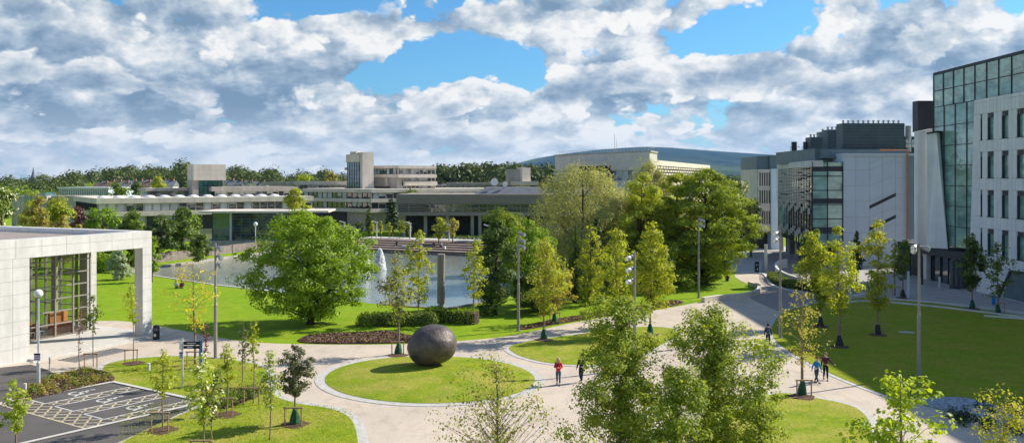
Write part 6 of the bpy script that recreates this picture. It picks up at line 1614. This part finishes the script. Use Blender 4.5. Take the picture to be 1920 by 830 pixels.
    if bag:
        g = bag
        bp = empty('backpack', (loc[0], loc[1], z0), g['label'], 'bag', None, face)
        old = Vector(bp.location); bp.location = (0, 0, 0)
        vs, es = [], []
        c = b['che']; s0 = g.get('side', 0)
        a0 = av((c[0] + s0, c[1] - .22, c[2] - .34), (.14, .09)); ch(a0, [((c[0] + s0, c[1] - .24, c[2] - .12), (.16, .11)), ((c[0] + s0, c[1] - .21, c[2] + .08), (.11, .07))])
        o_ = skin_mesh('pack', vs, es, fabric('pack_cloth', g['col']), bp, 1)
        s_ = MB()
        for q in (-.09, .09): s_.tube([V((c[0] + q + s0 * .5, c[1] - .15, c[2] + .10)), V((c[0] + q + s0 * .5, c[1] - .0, c[2] + .165)), V((c[0] + q + s0 * .5, c[1] + .135, c[2] + .06)), V((c[0] + q, c[1] + .14, c[2] - .12))], .02 * sc, 6)
        s_.build('strap', M['dark'], bp); bp.location = old
    return t
def pose(stride=0.0, lean=0.0, head=0.0, elL=None, wrL=None, elR=None, wrR=None):
    s = stride
    return dict(pel=(0, 0, .95), che=(0, lean * .5, 1.33), nk=(0, lean + .01, 1.50), hd=(0, lean + .03 + head, 1.635 - abs(head) * .3),
                knL=(-.09, .10 * s + .05, .50), anL=(-.10, .30 * s, .09), knR=(.09, -.02 * s + .04, .50), anR=(.10, -.30 * s, .11 + .05 * abs(s)),
                elL=elL or (-.24, -.10 * s, 1.10), wrL=wrL or (-.25, -.08 * s + .10, .86), elR=elR or (.24, .10 * s - .02, 1.10), wrR=wrR or (.25, .22 * s + .05, .88))
def at_feet(px, py, z=.02): w = W(px, py, z); return w
f = lambda a: math.radians(a)
w = at_feet(1047, 721)
person('woman in a red hooded coat and blue jeans looking down at her hands', w, f(172), pose(.55, .05, .04, elL=(-.25, .02, 1.12), wrL=(-.06, .22, 1.13), elR=(.25, .02, 1.12), wrR=(.06, .22, 1.17)),
       fabric('red_coat', (.72, .012, .035)), fabric('blue_jeans', (.07, .13, .19)), (.62, .45, .22), (.10, .055, .035), coat=True, longhair=True, k=.97, z0=.02,
       bag=dict(label='small black shoulder bag on the back of the woman in red', col=(.015, .015, .018), side=.12))
w = at_feet(1090, 716)
person('person in black partly hidden behind the foreground birch, right of the woman in red', w, f(150), pose(.5), fabric('black_coat', (.02, .02, .025)), fabric('black_trousers', (.025, .025, .03)), (.35, .26, .17), k=.98, z0=.02)
w = at_feet(1440, 649)
person('person seen from behind with a blue backpack walking up the path', w, f(-12), pose(.35, .02), fabric('dark_shirt', (.06, .045, .06)), fabric('navy_trousers', (.015, .022, .045)), (.05, .035, .03), k=.98, z0=.02,
       bag=dict(label='large blue backpack on the person walking up the path', col=(.05, .10, .19)))
w = at_feet(1531, 718)
person('person in a bright blue jacket mid stride, left one of the walking pair', w, f(205), pose(-.9, .04), fabric('blue_jacket', (.02, .22, .52)), fabric('grey_jeans', (.045, .06, .09)), (.22, .09, .045), k=.95, z0=.02)
w = at_feet(1548, 712)
person('person in a maroon jacket gesturing, right one of the walking pair', w, f(165), pose(.5, .02, elL=(-.34, .05, 1.14), wrL=(-.52, .22, 1.05)), fabric('maroon_jacket', (.10, .02, .045)), fabric('black_jeans', (.02, .022, .03)), (.34, .22, .12), k=1.0, z0=.02)
def sitpose(lean=0.0):
    return dict(pel=(0, 0, .14), che=(0, -.04 + lean, .54), nk=(0, -.02 + lean, .71), hd=(0, .02 + lean, .85), knL=(-.16, .38, .42), anL=(-.14, .60, .08), knR=(.16, .36, .40), anR=(.14, .62, .08),
                elL=(-.26, .08, .38), wrL=(-.14, .32, .40), elR=(.26, .08, .38), wrR=(.14, .32, .40))
def sit(label, w, ang, top, legs, hair, z=.0, k=1.0): return person(label, w, f(ang), sitpose(.04), fabric('jacket_cloth', top), fabric('trouser_cloth', legs), hair, z0=z, k=k)
w = at_feet(330, 540); sit('person in a pale top sitting on the grass, left one of the lawn pair', w, -20, (.6, .55, .55), (.04, .04, .05), (.10, .05, .03))
w = at_feet(341.5, 540); sit('person in a dark red top sitting on the grass, right one of the lawn pair', w, 30, (.12, .03, .035), (.03, .03, .04), (.30, .12, .05))
w = at_feet(1364, 526); sit('person in a dark jacket sitting on the ground under the broad beech', w, 160, (.10, .05, .05), (.03, .03, .04), (.08, .05, .03))
# lying group by silver shrub
w = at_feet(223, 525); sit('person in white sitting on the grass by the silvery shrub', w, 90, (.75, .75, .75), (.05, .06, .09), (.06, .04, .03))
for i, (u, v, c, lab, a) in enumerate(((13.5, 5.6, (.03, .04, .08), 'navy clad person seated at the left end of the terrace steps', 150), (21.5, 5.3, (.02, .02, .02), 'black clad person seated left of the standing pair on the terrace', 190), (23, 5.3, (.7, .7, .7), 'white shirted person seated on the terrace steps beside the person in black', 170),
                                        (45.5, 5.4, (.12, .05, .05), 'brown clad person seated at the right part of the terrace', 200), (46.9, 5.4, (.04, .03, .03), 'dark clad person seated next to the brown clad one on the terrace', 170))):
    p = tp(u, v - .35); sit(lab, (*p, 0), a, c, (.05, .04, .04), (.06, .04, .03), .12 + .2 * 2)
for i, (u, c, lab) in enumerate(((29.3, (.72, .72, .72), 'person in a white top standing on the terrace steps, left of the pair'), (31.2, (.04, .05, .10), 'person in dark blue standing on the terrace steps, right of the pair'))):
    p = tp(u, 6.4); person(lab, (*p, 0), f(180), pose(.2), fabric('top_cloth', c), fabric('dark_cloth', (.05, .05, .08)), (.06, .04, .03), z0=.52)
# white litter-like terrace uplights
for i, (u, v) in enumerate(((16, 3.4), (24.5, 3.4), (32.5, 3.2), (38.5, 1.6), (48.2, 2.6), (53.8, 1.4))):
    p = tp(u, v); z = .12 + .2 * int(v // TD); od = ('first', 'second', 'third', 'fourth', 'fifth', 'sixth')[i]
    t = empty('terrace_light', (*p, z), f'{od} small white box light from the left on the terrace steps', 'lamp', 'small white lights on the terrace')
    k = MB(); k.obox(p, TE, -.22, .22, -.2, .2, z, z + .42); k.build('housing', M['white_sign'], t)
    k = MB(); k.obox(p, TE, -.26, .26, -.24, .24, z + .42, z + .48); k.build('lid', M['alu'], t)
# ============================================================ SKY, SUN, CAMERA
SUNAZ = math.atan2(.895, .445); SUNEL = math.radians(36.5)     # azimuth from +y towards +x
def world():
    w = bpy.data.worlds.new('World'); scene.world = w; w.use_nodes = True
    nt = w.node_tree; nt.nodes.clear()
    L = nt.links.new
    def m(op, a, b=None, c=None, clamp=False):
        n = nt.nodes.new('ShaderNodeMath'); n.operation = op; n.use_clamp = clamp
        for i, v in enumerate((a, b, c)):
            if v is None: continue
            if isinstance(v, (int, float)): n.inputs[i].default_value = v
            else: L(v, n.inputs[i])
        return n.outputs[0]
    tc = nt.nodes.new('ShaderNodeTexCoord'); sp = nt.nodes.new('ShaderNodeSeparateXYZ'); L(tc.outputs['Generated'], sp.inputs[0])
    x, y, z = sp.outputs
    az = m('ARCTAN2', x, y); hyp = m('SQRT', m('ADD', m('MULTIPLY', x, x), m('MULTIPLY', y, y)))
    el = m('MAXIMUM', m('DIVIDE', z, m('MAXIMUM', hyp, .02)), -.02)
    def uv(px, py):
        t = (px - 960) / F; return math.atan(t), (HY - py) / F * math.cos(math.atan(t))
    def field(az, el, withblobs=True, det=9):
        q = nt.nodes.new('ShaderNodeCombineXYZ')
        L(m('MULTIPLY', az, 4.6), q.inputs[0]); L(m('MULTIPLY', m('LOGARITHM', m('ADD', el, .13), math.e), 1.75), q.inputs[1]); L(m('MULTIPLY', el, 1.2), q.inputs[2])
        warp = nd(nt, 'ShaderNodeTexNoise', Scale=2.2, Detail=3, Roughness=.5); L(q.outputs[0], warp.inputs['Vector'])
        va = nt.nodes.new('ShaderNodeVectorMath'); va.operation = 'MULTIPLY_ADD'; L(warp.outputs['Color'], va.inputs[0]); va.inputs[1].default_value = (.22, .22, .22); L(q.outputs[0], va.inputs[2])
        n1 = nd(nt, 'ShaderNodeTexNoise', Scale=1.3, Detail=det, Roughness=.5); L(va.outputs[0], n1.inputs['Vector'])
        vo = nt.nodes.new('ShaderNodeTexVoronoi'); vo.feature = 'F1'; vo.inputs['Scale'].default_value = 3.4; vo.inputs['Detail'].default_value = 3.5; vo.inputs['Roughness'].default_value = .5; vo.inputs['Lacunarity'].default_value = 2.3
        L(va.outputs[0], vo.inputs['Vector'])
        return m('SUBTRACT', m('MULTIPLY', n1.outputs['Fac'], 1.25), m('MULTIPLY', vo.outputs['Distance'], .62))
    def blobs(lst):
        tot = None
        for px, py, rx, ry, wt in lst:
            u0, v0 = uv(px, py); a, b_ = rx / F, ry / F
            du = m('MULTIPLY', m('SUBTRACT', az, u0), 1 / a); dv = m('MULTIPLY', m('SUBTRACT', el, v0), 1 / b_)
            e = m('POWER', math.e, m('MULTIPLY', m('ADD', m('MULTIPLY', du, du), m('MULTIPLY', dv, dv)), -1.0))
            e = m('MULTIPLY', e, wt); tot = e if tot is None else m('ADD', tot, e)
        return tot
    cover = blobs([(800, 125, 105, 48, -.8), (915, 105, 90, 32, -.7), (985, 152, 70, 28, -.6), (715, 150, 40, 22, -.25), (592, 8, 45, 20, -.75), (848, 0, 26, 16, -.7),
                   (1075, 104, 60, 16, -.32), (1160, 96, 60, 14, -.28), (1330, 75, 75, 35, -.62), (1440, 45, 95, 42, -.75), (1545, 75, 40, 26, -.35), (1350, 10, 60, 22, .25), (1295, 12, 40, 25, -.1),
                   (700, 60, 120, 60, .3), (1080, 40, 150, 60, .3), (840, 190, 70, 50, .3), (1150, 160, 170, 45, .25), (1640, 60, 110, 60, .25), (1600, 30, 60, 30, .2), (1700, 130, 400, 90, .2),
                   (300, 120, 500, 130, .4), (1310, 220, 60, 30, -.1)])
    dark = blobs([(300, 150, 330, 62, .55), (100, 10, 300, 36, .5), (110, 215, 260, 20, .45), (640, 120, 62, 42, .45), (470, 190, 150, 24, .35), (1030, 25, 150, 32, .30), (1045, 165, 80, 38, .40), (1180, 190, 130, 20, .28),
                  (1730, 105, 110, 48, .62), (1720, 30, 100, 45, .55), (1380, 215, 170, 22, .40), (1480, 245, 220, 22, .35), (1555, 108, 38, 15, .65), (1640, 104, 30, 12, .6), (1500, 160, 90, 30, .15),
                  (900, 245, 60, 20, .15), (740, 270, 200, 22, .12), (1860, 40, 70, 15, -.3), (1800, 55, 80, 28, -.35), (1560, 60, 50, 40, -.3), (730, 60, 60, 50, -.2), (880, 160, 70, 40, -.35), (470, 90, 120, 30, -.3), (130, 90, 120, 22, -.3),
                  (60, 120, 40, 10, -.2), (1300, 160, 130, 45, -.3), (1660, 180, 60, 30, -.2), (1130, 240, 90, 30, -.25), (1000, 220, 90, 30, -.2), (380, 245, 90, 18, -.25), (1600, 100, 120, 12, -.1)])
    f0 = field(az, el); f1 = field(m('ADD', az, .018), m('ADD', el, .020), det=6)
    base = m('ADD', m('ADD', f0, cover), m('MULTIPLY', m('SUBTRACT', .07, m('MINIMUM', el, .26)), 1.6, None))
    dens = m('MULTIPLY', m('SUBTRACT', base, COV), 9.0, None, True)
    dens = m('SMOOTH_MIN', dens, 1.0, .2)
    relief = m('SUBTRACT', f0, f1)
    thick = m('MULTIPLY', m('SUBTRACT', base, COV + .30), .30)
    lit = m('ADD', m('ADD', .81, m('MULTIPLY', m('SUBTRACT', el, .26), 1.2, None, True)), m('MULTIPLY', relief, 1.25)); lit = m('SUBTRACT', lit, m('MAXIMUM', thick, -.05)); lit = m('SUBTRACT', lit, m('MULTIPLY', dark, .62))  # cloud above the frame gets added brightness to lift the shadows
    n2 = nd(nt, 'ShaderNodeTexNoise', Scale=7, Detail=6, Roughness=.6)
    q2 = nt.nodes.new('ShaderNodeCombineXYZ'); L(az, q2.inputs[0]); L(m('MULTIPLY', el, 2.6), q2.inputs[1]); L(q2.outputs[0], n2.inputs['Vector'])
    lit = m('ADD', lit, m('MULTIPLY', m('SUBTRACT', n2.outputs['Fac'], .5), .22))
    v2 = nt.nodes.new('ShaderNodeTexVoronoi'); v2.inputs['Scale'].default_value = 13; v2.inputs['Detail'].default_value = 3; v2.inputs['Roughness'].default_value = .55; v2.inputs['Lacunarity'].default_value = 2.4
    qw = nt.nodes.new('ShaderNodeVectorMath'); qw.operation = 'MULTIPLY_ADD'; L(n2.outputs['Color'], qw.inputs[0]); qw.inputs[1].default_value = (.11, .11, .11); L(q2.outputs[0], qw.inputs[2]); L(qw.outputs[0], v2.inputs['Vector'])
    lit = m('ADD', lit, m('MULTIPLY', m('SUBTRACT', .52, v2.outputs['Distance']), .42))
    # front layer: separate cumulus heaps with bright crisp rims and shaded hearts
    g0 = field(m('ADD', az, 2.37), m('ADD', el, .004)); g1 = field(m('ADD', az, 2.37 + .012), m('ADD', el, .022), det=5)
    heap = blobs([(870, 180, 62, 28, .55), (800, 195, 45, 22, .35), (730, 62, 85, 44, .50), (680, 30, 60, 36, .40), (960, 35, 95, 38, .55), (1120, 30, 110, 34, .50), (1225, 20, 50, 30, .4), (1120, 150, 90, 34, .50), (1215, 140, 80, 36, .45), (1060, 180, 60, 24, .35),
                  (1340, 150, 100, 42, .55), (1450, 130, 90, 40, .50), (1560, 175, 110, 40, .50), (1660, 190, 80, 36, .40), (1575, 30, 55, 26, .55), (1820, 62, 90, 26, .55), (1720, 100, 60, 50, .30), (300, 165, 240, 46, .42), (90, 130, 130, 34, .35), (480, 60, 150, 44, .45), (230, 70, 150, 28, .35),
                  (120, 20, 160, 24, .35), (640, 165, 60, 34, .35), (700, 235, 110, 20, .40), (420, 240, 140, 17, .40), (1000, 245, 120, 20, .40), (1250, 235, 120, 20, .35), (150, 255, 140, 14, .35), (560, 280, 160, 12, .30), (880, 285, 140, 11, .30), (1380, 262, 120, 12, .30), (905, 100, 85, 26, -.8), (770, 140, 60, 22, -.4), (1420, 45, 80, 35, -.6), (1000, 150, 45, 22, -.3), (592, 10, 40, 18, -.5)])
    gb = m('ADD', m('ADD', g0, heap), m('MULTIPLY', m('SUBTRACT', .07, m('MINIMUM', el, .26)), .5))
    gd = m('MULTIPLY', m('SUBTRACT', gb, FRONT), 9.0, None, True)
    heart = m('MULTIPLY', m('SUBTRACT', gb, FRONT + .02), 1.15, None, True)
    glit = m('ADD', .96, m('MULTIPLY', m('SUBTRACT', g0, g1), 1.3)); glit = m('SUBTRACT', glit, m('MULTIPLY', heart, .62)); glit = m('SUBTRACT', glit, m('MULTIPLY', dark, .50))
    glit = m('ADD', glit, m('MULTIPLY', m('SUBTRACT', .50, v2.outputs['Distance']), .38))
    lit = m('ADD', m('MULTIPLY', lit, m('SUBTRACT', 1.0, gd)), m('MULTIPLY', glit, gd))
    dens = m('MAXIMUM', dens, gd)
    # unseen sky beside and behind the viewer, brightened to lift shaded faces
    lit = m('ADD', lit, m('MULTIPLY', m('SUBTRACT', m('ABSOLUTE', az), .8), .5, None, True))
    # near the horizon contrast fades
    hz = m('MULTIPLY', m('SUBTRACT', .085, el), 12, None, True)
    r = nt.nodes.new('ShaderNodeValToRGB'); L(lit, r.inputs[0])
    st = [(0.0, (.22, .33, .46)), (.28, (.36, .47, .60)), (.5, (.54, .63, .72)), (.72, (.80, .84, .87)), (.92, (1.04, 1.03, 1.0))]
    while len(r.color_ramp.elements) < len(st): r.color_ramp.elements.new(.5)
    for e, (p, c) in zip(r.color_ramp.elements, st): e.position = p; e.color = (*c, 1)
    def mixw(fac, a, b_):
        n = nt.nodes.new('ShaderNodeMix'); n.data_type = 'RGBA'
        for s_, v in ((0, fac), (6, a), (7, b_)):
            if isinstance(v, (int, float)): n.inputs[s_].default_value = v
            elif isinstance(v, tuple): n.inputs[s_].default_value = (*v, 1)
            else: L(v, n.inputs[s_])
        return n.outputs[2]
    cloud = mixw(m('MULTIPLY', hz, .6), r.outputs[0], (.86, .93, .97))
    sky = nt.nodes.new('ShaderNodeTexSky'); sky.sky_type = 'NISHITA'; sky.sun_disc = False; sky.sun_elevation = SUNEL; sky.sun_rotation = SUNAZ; sky.air_density = 1.1; sky.dust_density = .6; sky.ozone_density = 2.2
    vm = nt.nodes.new('ShaderNodeVectorMath'); vm.operation = 'MULTIPLY'; L(sky.outputs[0], vm.inputs[0]); vm.inputs[1].default_value = (.34, .68, .94)
    # cloud radiances are given relative to the sky's own scale (Background strength .1)
    K = 10.0
    cs = nt.nodes.new('ShaderNodeVectorMath'); cs.operation = 'SCALE'; L(cloud, cs.inputs[0]); cs.inputs['Scale'].default_value = K * CLOUD
    skyc = mixw(m('MULTIPLY', hz, .85), vm.outputs[0], (.52 * K * CLOUD, .72 * K * CLOUD, .84 * K * CLOUD))
    col = mixw(dens, skyc, cs.outputs[0])
    bg = nt.nodes.new('ShaderNodeBackground'); L(col, bg.inputs[0]); bg.inputs[1].default_value = .1
    out = nt.nodes.new('ShaderNodeOutputWorld'); L(bg.outputs[0], out.inputs[0])
    w.cycles.sampling_method = 'MANUAL'; w.cycles.sample_map_resolution = 512
CLOUD = .61
FRONT = .24
COV = -.175
EXPO = .62
world()
sun = bpy.data.lights.new('sun', 'SUN'); sun.energy = 5.0; sun.angle = math.radians(.55); sun.color = (1, .93, .80)
so = bpy.data.objects.new('sun', sun); COL.objects.link(so)
sd = Vector((math.sin(SUNAZ) * math.cos(SUNEL), math.cos(SUNAZ) * math.cos(SUNEL), math.sin(SUNEL)))
so.rotation_euler = sd.to_track_quat('Z', 'Y').to_euler()
so.location = (60, 20, 60)
HAZE = 0.000032 if not globals().get('SKYONLY') else 0
if HAZE:
    k = MB(); k.box(-9600, 9600, -310, 10600, -3, 420)
    m, nt, out = newmat('haze'); v = nt.nodes.new('ShaderNodeVolumePrincipled'); v.inputs['Color'].default_value = (.30, .55, 1.0, 1); v.inputs['Density'].default_value = HAZE; v.inputs['Anisotropy'].default_value = .2
    nt.links.new(v.outputs[0], out.inputs['Volume']); o = k.build('haze', m); o['kind'] = 'stuff'
cam = bpy.data.cameras.new('camera'); co_ = bpy.data.objects.new('camera', cam); COL.objects.link(co_)
cam.sensor_width = 36; cam.lens = 36 * F / 1920; co_.location = (0, 0, H0); co_.rotation_euler = (PI / 2, 0, 0)
cam.shift_y = -(415 - HY) / 1920; cam.clip_start = .5; cam.clip_end = 30000
scene.camera = co_
scene.view_settings.view_transform = 'Standard'; scene.view_settings.look = 'None'; scene.view_settings.gamma = 1; scene.view_settings.exposure = EXPO if 'EXPO' in globals() else 0.0
scene.cycles.max_bounces = 8; scene.cycles.transparent_max_bounces = 12; scene.cycles.diffuse_bounces = 3; scene.cycles.glossy_bounces = 3; scene.cycles.transmission_bounces = 4; scene.cycles.volume_bounces = 0
scene.cycles.use_adaptive_sampling = True; scene.cycles.adaptive_threshold = .02
try: scene.cycles.use_denoising = True; scene.cycles.denoiser = 'OPENIMAGEDENOISE'
except Exception: pass
